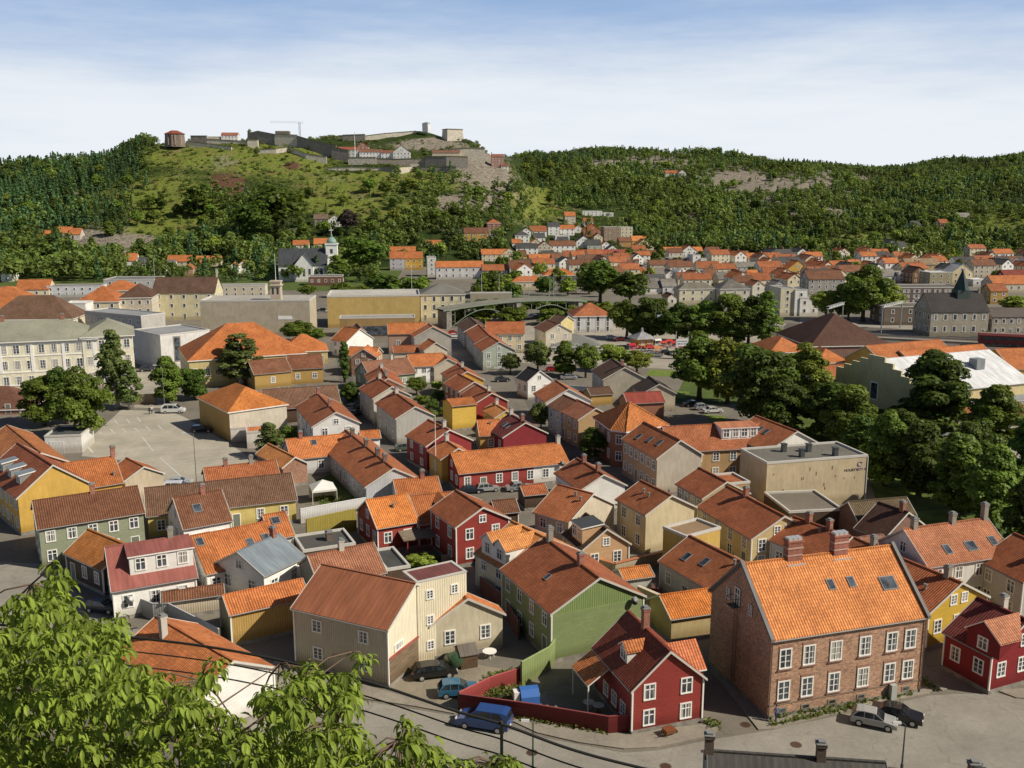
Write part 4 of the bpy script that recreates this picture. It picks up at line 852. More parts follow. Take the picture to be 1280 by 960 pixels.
def boxZ(label, ze, px0, px1, pyE, ang, dep, wall, roof, kind='hip', **o):
    return boxY(label, W(640, pyE, ze).y, px0, px1, pyE, ang, dep, wall, roof, kind, ze=ze, **o)
flat_block = boxb('flat roofed cream block with a bare end wall and small painted sign', (939, 574.6), (959, 580.5), (1084.5, 570.8), 7.4, (pl, (0.60, 0.50, 0.34)), ('ground', (0.17, 0.16, 0.14)), dep_fix=8.5, blank=1)
def block_details(r):
    L, hw, ze, zr, T = r['dims']
    for x, y in ((-1.5, -2), (1.2, .5), (4.0, -2.6), (-2.6, 1.5)):
        m = MB(); m.box(-0.35, 0.35, -0.35, 0.35, ze + 0.06, ze + 1.3); m.box(-0.45, 0.45, -0.45, 0.45, ze + 1.3, ze + 1.42); o = m.build('roof_vent', [M('metal', (0.12, 0.13, 0.13))], r); o.location = (x, y, 0)
    m = MB(); m.tube([(L / 2 + 0.05, -hw - 0.06, ze), (L / 2 + 0.05, -hw - 0.06, 0.3)], 0.08); m.build('downpipe', [m_white], r)
    def text(s, size, x, z, col):
        cu = bpy.data.curves.new('lettering', 'FONT'); cu.body = s; cu.size = size; cu.extrude = 0.01; cu.align_x = 'CENTER'
        t = bpy.data.objects.new('tmp', cu); C.objects.link(t); bpy.context.view_layer.update(); me = bpy.data.meshes.new_from_object(t.evaluated_get(bpy.context.evaluated_depsgraph_get())); bpy.data.objects.remove(t)
        me.name = 'painted_sign'; me.materials.clear(); me.materials.append(M('paint', col)); o = put('painted_sign', me, r, (x, -hw - 0.03, z)); o.rotation_euler = (math.pi / 2, 0, 0)
    text('HOLBU SETT AS', 0.58, L / 2 - 1.9, ze - 2.15, (0.10, 0.08, 0.09))
    m = MB()
    for a0, r0 in ((0, 0.42),): m.tube([(0.42 * math.cos(t * 0.4), -hw - 0.04, 0.36 * math.sin(t * 0.4)) for t in range(1, 15)], 0.06)
    m.box(-1.0, 0.5, -hw - 0.05, -hw - 0.02, -0.75, -0.66)
    o = m.build('painted_emblem', [M('paint', (0.30, 0.22, 0.40))], r); o.location = (L / 2 - 1.25, 0, ze - 1.05)
    rnd = random.Random(3)
    for k in range(12):
        m = MB(); w, h = rnd.uniform(.04, .09), rnd.uniform(.12, .35); m.box(-w, w, -0.03, 0, -h, h); o = m.build('wall_anchor', [M('paint', (0.24, 0.18, 0.12))], r); o.location = (rnd.uniform(-L / 2 + 1, L / 2 - 2), -hw - 0.001, rnd.uniform(2.2, ze - 1))
block_details(flat_block)
boxb('yellow plastered annex with a stepped parapet below the cream gable', (795, 640), (829, 661), (858, 673), 5.6, (pl, (0.62, 0.43, 0.13)), ('ground', (0.3, 0.2, 0.12)), dep_fix=6, blank=1)
boxb('flat blue grey metal roofed annex left of the brick house', (918, 706), (935, 726), (960, 721), 3.0, (pl, GREYW), ('sheet', BLUEG), dep_fix=6.5, blank=1)
boxb('tall flat fronted cream board clad house joined to the cream barn', (505, 715), (521, 729), (583, 715), 9.0, (vt, (0.78, 0.71, 0.54)), ('sheet', (0.2, 0.07, 0.06)), dep_fix=3.4, par=.12, **{'-y': 2, 'st': 3, 'ww': .6, 'wh': .8, 'door': 0, '-x': 0, '+x': 0})
GH('low cream lean-to house with orange roof right of the flat fronted cream house', (585, 748), (577, 738), (622, 775), 4.0, (pl, (0.66, 0.6, 0.46)), ('tile', T_OR), pitch=30, hw=4.2, nog=0, gw=0)
boxZ('dark flat roofed shed with one chimney, behind the tiled outbuilding', 3.2, 382, 442, 686, 24, 6, (vt, DWOOD), ('ground', (0.10, 0.095, 0.09)), 'flat', blank=1, ch=[(.2, 'dark')], name='shed', cat='shed')
boxZ('low dark green roofed shed beside the courtyard', 2.8, 484, 512, 712, 24, 7, (vt, DWOOD), ('sheet', (0.08, 0.085, 0.08)), 'flat', blank=1, name='shed', cat='shed')
boxZ('grey flat roofed shed under the flat cream block', 3.2, 985, 1055, 640, 8, 9, (pl, DWOOD), ('ground', (0.19, 0.165, 0.135)), 'flat', blank=1, name='shed', cat='shed')
GH('old moss covered tile roof of a low shed behind the row', (1060, 627), (1133, 621), (1072, 651), 3.4, (bk, DBRICK), ('tile', (0.16, 0.12, 0.07)), pitch=36, blank=1, name='shed', cat='shed')
GH('old dark tile roof crossing the mossy shed', (1098, 627), (1136, 640), (1075, 655), 3.2, (bk, DBRICK), ('tile', (0.1, 0.05, 0.035)), pitch=34, hw=4.5, blank=1, ch=[(.6, 'brick')], name='shed', cat='shed')
GH('tiny striped orange roof over a parked red car', (773, 711), (811, 706), (779, 725), 2.6, (pl, GREYW), ('tile', (0.62, 0.236, 0.072)), pitch=26, blank=1, name='shed', cat='shed')
boxZ('grey corrugated roof behind the pale plastered gable', 5.0, 895, 939, 606, 17, 5, (pl, TAN), ('tile', T_OL), 'flat', blank=1)
boxZ('low shed with striped brown roof before the three parked cars', 2.6, 620, 650, 641, 17, 4.5, (vt, DWOOD), ('tile', T_BR), 'gable', blank=1, name='shed', cat='shed')
boxZ('low orange roof with a brick chimney behind the clear orange roof', 3.2, 497, 552, 617, 17, 6, (cl, WHITE), ('tile', T_OR), 'gable', blank=1, pitch=28, ch=[(.3, 'brick')])
boxZ('narrow open store with brown tile roof along the grey plank wall', 2.3, 206, 277, 748, 20, 3.2, (vt, BEIGE), ('tile', T_BR), 'gable', blank=1, pitch=22, name='shed', cat='shed')
boxZ('pinkish low roof behind the brick chimneys of the row', 3.0, 1088, 1120, 687, 17, 5, (pl, DWOOD), ('tile', (0.4, 0.2, 0.14)), 'gable', blank=1, pitch=22, name='shed', cat='shed')
boxZ('small brown tiled shed beside the red gabled house', 2.6, 655, 686, 618, 17, 4, (vt, DWOOD), ('tile', T_RB), 'gable', blank=1, pitch=26, name='shed', cat='shed')
boxZ('little white annex with orange roof behind the white street bend house', 3.0, 452, 476, 548, 17, 4, (cl, WHITE), ('tile', T_OR), 'gable', blank=1, pitch=28, name='shed', cat='shed')
boxZ('brown shed with tiled roof left of the tall grey beige gable', 3.0, 738, 768, 493, 17, 5, (vt, OCH), ('tile', T_DK), 'gable', blank=1, pitch=26, name='shed', cat='shed')
# corner house with conical hipped roof
def corner_house():
    ze = 6.6; pts = [(700, 507), (744, 523), (764, 537), (783, 539), (834, 532), (812, 505), (760, 500)]
    w = [W(x, y, ze) for x, y in pts]; w = w[:1] and w
    c = W(787, 503, ze + 4.6); r = thing('house', 'rust pink corner house with chamfered corner and pyramid tile roof', 'house', (c.x, c.y, 0))
    base = [W(732, 517, ze), W(744, 522, ze), W(765, 537, ze), W(783, 539, ze), W(833, 531, ze)]
    back = base[4] + (base[1] - base[2]) * 1.15; base = base[1:] + [back]
    q = [Vector((p.x - c.x, p.y - c.y, 0)) for p in base]
    ar = sum(q[i].x * q[(i + 1) % len(q)].y - q[(i + 1) % len(q)].x * q[i].y for i in range(len(q)))
    if ar < 0: q = q[::-1]
    m = MB(); m.column([(p.x, p.y) for p in q], 0, ze - 0.25); m.build('wall', [M(pl, (0.38, 0.19, 0.12))], r)
    m = MB(); cen = sum(q, Vector()) / len(q)
    e = [(cen + (p - cen) * 1.08) for p in q]; ap = (0, 0, ze + 4.6)
    for i in range(len(e)):
        a, b = e[i], e[(i + 1) % len(e)]; m.poly([(a.x, a.y, ze), (b.x, b.y, ze), ap])
    m.column([(p.x, p.y) for p in e], ze - 0.24, ze - 0.004, 1)
    ro = m.build('roof', [M('tile', (0.58, 0.212, 0.065)), m_white], r)
    for i in range(len(e)):
        k = MB(); k.tube([(e[i].x, e[i].y, ze + 0.05), (0, 0, ze + 4.68)], 0.1, 5); k.build('hip_ridge', [M('tile', T_BO)], ro)
    for i in range(len(q)):
        a, b = q[i], q[(i + 1) % len(q)]; d = b - a; ln = d.length; rz = math.atan2(d.y, d.x); n = max(1, int(ln / 2.6))
        nn = Vector((d.y, -d.x, 0)).normalized()
        if nn.x * c.x + nn.y * c.y > 0: continue
        for k in range(n):
            p = a + d * ((k + .5) / n)
            for z in (1.9, 4.9): window(r, p.x, p.y, z, rz, 0.95, 1.5, 'cross', 1)
corner_house()
# left middle ground
def school():
    s = boxZ('pale yellow three storey school with grey hipped roof and white window bands', 12.2, -70, 108, 427, 18, 15, (pl, (0.84, 0.80, 0.62)), ('ground', (0.27, 0.27, 0.21)), 'hip', pitch=28, st=3, sp=2.7, ww=1.3, wh=2.0, ch=[(-.2, 'brick'), (.55, 'brick')], name='school', cat='school', ov=0.6)
    L, hw, ze, zr, T = s['dims']
    for z in (1.2, 4.4, 8.4, 11.3):
        m = MB(); m.box(-L / 2 - .08, L / 2 + .08, -hw - 0.12, -hw - 0.002, z, z + 0.28); m.build('cornice', [m_white], s)
    for x in np.linspace(-L / 2 + .4, L / 2 - .6, 6):
        m = MB(); m.box(x - .35, x + .35, -hw - 0.16, -hw - 0.003, 4.7, 11.2); m.build('pilaster', [m_white], s)
    w = boxZ('end pavilion of the school with low grey hipped roof, behind a birch tree', 12.6, 107, 161, 420, 22, 16, (pl, (0.84, 0.80, 0.64)), ('ground', (0.27, 0.27, 0.21)), 'hip', pitch=28, st=3, sp=2.7, ww=1.3, wh=2.0, name='school', cat='school', ov=0.6)
school()
boxY('brown roofed mansard building with red dormers behind the school', 292, -15, 88, 399, 6, 15, (pl, CREAM), ('tile', (0.19, 0.115, 0.075)), 'hip', pitch=40, st=3, sp=4, ws='bare', ww=2.2)
boxY('building with orange hipped roof left of the brown mansard roof', 345, -40, 40, 385, 8, 20, (pl, CREAM), ('tile', T_OR), 'hip', pitch=34, st=3)
boxY('cream building with orange hipped roof between the mansard and the white modern block', 345, 97, 147, 377, 6, 15, (pl, CREAM), ('tile', (0.58, 0.201, 0.072)), 'hip', pitch=34, st=3, sp=4)
boxY('low orange roofs behind the cream building', 400, 125, 170, 363, 6, 12, (pl, CREAM), ('tile', T_OR), 'hip', pitch=30)
boxY('little white flat roofed building between orange roofs', 315, 80, 106, 380, 6, 8, (pl, WHITE), ('sheet', WHITE), 'flat', blank=1)
boxY('flat grey office low behind the trees at the hill foot', 470, 130, 192, 350, 4, 18, (pl, GREYW), ('ground', (0.2, 0.2, 0.2)), 'flat', sp=5)
wm = boxb('white modern building with flat grey roof and a tall window slit', (178, 400), (200, 420), (262, 413), 9.5, (pl, (0.74, 0.74, 0.74)), ('ground', (0.3, 0.31, 0.32)), dep_fix=16, blank=1)
m = MB(); m.box(-0.8, 0.8, -0.06, 0, -3.2, 3.2, 0); m.box(-1.1, 1.1, -0.05, 0, -3.6, 3.6, 1); o = m.build('window', [m_glass, m_stone], wm); o.location = (-wm['dims'][0] * .18, -wm['dims'][1], 5.4)
boxb('long grey three storey street block with flat roof', (152, 372), (176, 396), (206, 392), 11.5, (pl, (0.50, 0.48, 0.46)), ('ground', (0.3, 0.31, 0.32)), dep_fix=26, st=3, sp=3, **{'-y': 0})
boxY('cream building with wide dark brown roof and white gable tower', 365, 190, 268, 366, 4, 14, (pl, (0.72, 0.66, 0.44)), ('tile', (0.14, 0.085, 0.06)), 'gable', pitch=38, st=3, sp=4, ch=[(.95, 'white', 0, 3)])
boxY('dark roofed cream building at the bend left of the wide brown roof', 350, 150, 188, 372, 10, 16, (pl, BEIGE), ('tile', T_DK), 'hip', pitch=36, st=3)
def cinema():
    c = boxY('big windowless beige cinema block with a square turret and white banner', 322, 251, 386, 377, 3, 15, (pl, (0.50, 0.44, 0.34)), ('ground', (0.42, 0.40, 0.36)), 'flat', blank=1, name='cinema', cat='cinema', par=0.6)
    L, hw, ze, zr, T = c['dims']
    m = MB(); m.box(-1.7, 1.7, -1.7, 1.7, 0, 6.2, 0); m.box(-2.1, 2.1, -2.1, 2.1, 5.0, 5.3, 0); m.box(-1.9, 1.9, -1.9, 1.9, 6.2, 6.7, 0)
    for q in (-.8, .8): m.box(q - .3, q + .3, -1.75, -1.6, 2.2, 4.4, 1)
    o = m.build('turret', [M(pl, (0.56, 0.48, 0.38)), m_dark], c); o.location = (L * .18, -hw + 4, ze)
    m = MB(); m.tube([(0, 0, 6.7), (0, 0, 16)], [.12, .05]); put('flagpole', m.mesh('flagpole', [m_white]), o)
    m = MB(); m.box(-2.4, 2.4, -0.08, 0, -.6, .6); o = m.build('banner', [m_white], c); o.location = (L * .27, -hw, ze - 5.5)
cinema()
boxb('large orange hipped roof hall beside the car park', (231, 438), (236, 451), (382, 441), 7.0, (pl, (0.62, 0.52, 0.25)), ('tile', (0.6, 0.206, 0.065)), kind='hip', pitch=33, dep_fix=22, st=1, wh=1.8)
boxY('orange hipped wing of the large hall', 268, 352, 408, 439, 14, 12, (pl, (0.62, 0.52, 0.25)), ('tile', (0.6, 0.206, 0.065)), 'hip', pitch=33)
ow = boxb('ochre boarded warehouse with clean orange hipped roof and white front', (257, 497), (286, 515), (358, 505), 6.0, (vt, OCH), ('tile', (0.68, 0.248, 0.065)), kind='hip', pitch=28, dep_fix=17, blank=1, name='warehouse', cat='warehouse')
m = MB(); m.box(-ow['dims'][0] / 2 + .02, ow['dims'][0] / 2 - .02, -.06, 0, 0, 5.7); o = m.build('front_cladding', [M(pl, (0.62, 0.57, 0.48))], ow); o.location = (0, -ow['dims'][1], 0)
boxZ('little white garage with round arch beside the warehouse', 2.6, 289, 312, 536, 17, 5, (pl, (0.72, 0.68, 0.64)), ('tile', T_OR), 'flat', blank=1, name='garage', cat='garage')
boxZ('second little white shed right of the round arched garage', 3.0, 309, 330, 541, 17, 5, (pl, (0.72, 0.68, 0.64)), ('tile', T_OR), 'flat', blank=1, name='shed', cat='shed')
ga = boxZ('white garage with dark roof at the edge of the car park', 3.2, 57, 100, 546, 8, 8, (pl, (0.76, 0.76, 0.74)), ('sheet', (0.10, 0.11, 0.11)), 'flat', blank=1, name='garage', cat='garage')
m = MB(); m.box(-1.3, 1.3, -.05, 0, 0, 2.3); o = m.build('garage_door', [M('vert', (0.7, 0.7, 0.7))], ga); o.location = (-1.2, -ga['dims'][1], 0)
boxY('brick building with brown hipped roof left of the twin round trees', 205, -50, 34, 512, 8, 12, (bk, (0.32, 0.14, 0.08)), ('tile', (0.19, 0.09, 0.06)), 'hip', pitch=33, st=1)
# bank block and neighbours
bb = boxY('mustard yellow block with flat white edged roof', 345, 410, 524, 371, 7, 20, (pl, (0.58, 0.42, 0.16)), ('ground', (0.5, 0.48, 0.44)), 'flat', blank=1, par=.7)
b2 = boxY('low front wing of the mustard block with a dark glass band', 322, 425, 518, 398, 7, 8, (pl, (0.40, 0.26, 0.11)), ('ground', (0.33, 0.32, 0.29)), 'flat', blank=1)
m = MB(); m.box(-b2['dims'][0] * .46, b2['dims'][0] * .46, -.08, 0, 0.4, 3.6); o = m.build('window_band', [m_glass], b2); o.location = (0, -b2['dims'][1], 0)
boxY('cream villa with grey hipped roof and big windows right of the mustard block', 362, 526, 581, 368, 7, 16, (pl, (0.74, 0.68, 0.47)), ('ground', (0.17, 0.165, 0.15)), 'hip', pitch=24, st=3, sp=3, ws='cross', ww=1.1, wh=1.8)
boxY('white corner house with orange hipped roof and tall windows', 331, 717, 766, 395, 6, 13, (pl, (0.74, 0.75, 0.78)), ('tile', (0.56, 0.201, 0.087)), 'hip', pitch=30, st=3, sp=3.2, ws='cross', ww=1.0, wh=1.6)
boxY('low house with grey hipped roof behind the row of park trees', 290, 690, 752, 433, 4, 14, (pl, PGRN), ('ground', (0.2, 0.2, 0.19)), 'hip', pitch=22, st=1)
# park side: hall with stepped gable, orange roofs, brown hipped roof
def hall():
    h = GH('big hall with white metal roof and stepped gable wall, beside the park', (1098, 449), (1237, 437), (1199, 477), 7.5, (pl, (0.62, 0.52, 0.28)), ('sheet', (0.74, 0.75, 0.77)), pitch=24, hw=12, blank=1, name='hall', cat='hall', barge=0)
    L, hw, ze, zr, T = h['dims']; m = MB(); n = 5
    for k in range(n):
        y = hw * (1 - k / n); m.box(-.25, .25, -y, -y + hw / n, 0, ze + (zr - ze) * (k + 1) / n + .8); m.box(-.25, .25, y - hw / n, y, 0, ze + (zr - ze) * (k + 1) / n + .8)
    o = m.build('stepped_gable', [M(pl, (0.66, 0.60, 0.38))], h); o.location = (-L / 2 - .3, 0, 0)
    m = MB(); m.box(-.02, .04, -1.2, 1.2, -2, 2, 0); m.box(-.04, 0, -.9, .9, -1.7, 1.7, 1); put('window', m.mesh('window', [m_white, m_glass]), h, (-L / 2 - .6, 0, 6.0))
    m = MB(); m.box(-1.2, 1.2, -1.1, 1.1, -.6, 1.9); o = m.build('roof_vent', [M('sheet', (0.25, 0.27, 0.28))], h); o.location = (L * .2, -hw * .45, zr - hw * .45 * T)
hall()
GH('yellow gabled hall with long orange roof behind the white roofed hall', (1082, 432), (1175, 424), (1096, 449), 7.5, (pl, YEL), ('tile', T_OR), pitch=30, blank=1, gw=0, hw=7)
GH('second long orange roof behind the white metal roof', (1124, 438), (1228, 430), (1130, 452), 7.2, (pl, YEL), ('tile', T_OR), pitch=28, blank=1, gw=0, hw=6)
boxZ('big dark brown hipped roof warehouse near the railway', 6.0, 1012, 1116, 432, 6, 26, (bk, DBRICK), ('tile', (0.15, 0.075, 0.05)), 'hip', pitch=32, blank=1, name='warehouse', cat='warehouse')
boxZ('orange hipped roof behind the park trees, left of the brown warehouse', 6.0, 962, 1012, 440, 8, 14, (pl, CREAM), ('tile', T_OR), 'hip', pitch=30)
boxZ('orange roof with metal roof vent in front of the brown warehouse', 6.2, 1020, 1062, 453, 8, 12, (pl, GREYW), ('tile', (0.58, 0.201, 0.065)), 'hip', pitch=32)
boxZ('grey walled house with low orange roof, half behind park trees', 5.4, 1030, 1076, 473, 8, 10, (pl, (0.36, 0.37, 0.40)), ('tile', T_OL), 'gable', pitch=26)
boxZ('wide flat grey roof hall at the right edge', 5.0, 1195, 1340, 502, 5, 24, (pl, GREYW), ('ground', (0.30, 0.31, 0.32)), 'flat', blank=1, par=.15)
boxZ('low building with orange roof strip under the flat grey hall', 3.8, 1196, 1330, 521, 4, 8, (pl, BEIGE), ('tile', T_OL), 'gable', pitch=20)
boxZ('house with orange roof and yellow gable at the right edge by the tracks', 5.5, 1262, 1330, 461, 8, 14, (pl, YEL), ('tile', T_OR), 'gable', pitch=30)
# station
def station():
    s = boxY('grey stone station building with dark slate roof and a green black spire', 322, 1163, 1239, 390, 3, 13, (pl, (0.42, 0.38, 0.30)), ('ground', (0.055, 0.05, 0.048)), 'gable', pitch=42, st=2, sp=3, ww=1.1, wh=1.8, ch=[(.9, 'grey')], name='station', cat='station')
    L, hw, ze, zr, T = s['dims']; m = MB()
    m.box(-2.2, 2.2, -2.2, 2.2, zr - 2.5, zr + 1.0, 0); m.cyl(0, 0, zr + 1.0, zr + 8.2, 2.9, 0.02, 4, 1)
    o = m.build('spire', [M('sheet', (0.06, 0.09, 0.08)), M('sheet', (0.035, 0.06, 0.055))], s); o.location = (L * .14, 0, 0)
    boxY('lower stone wing of the station with arched windows', 323, 1240, 1300, 396, 3, 11, (pl, (0.42, 0.37, 0.29)), ('ground', (0.12, 0.10, 0.09)), 'gable', pitch=24, st=2, sp=2.6)
station()
boxY('long dark brown office with two bands of windows behind the station', 395, 1100, 1206, 360, 3, 14, (pl, (0.17, 0.125, 0.11)), ('ground', (0.14, 0.12, 0.11)), 'flat', st=4, sp=4.2, ws='bare', ww=2.8, wh=1.3, door=0)
boxY('flat brown roof below the long dark office', 350, 1105, 1172, 384, 3, 12, (pl, (0.2, 0.16, 0.13)), ('ground', (0.15, 0.13, 0.115)), 'flat', sp=5)
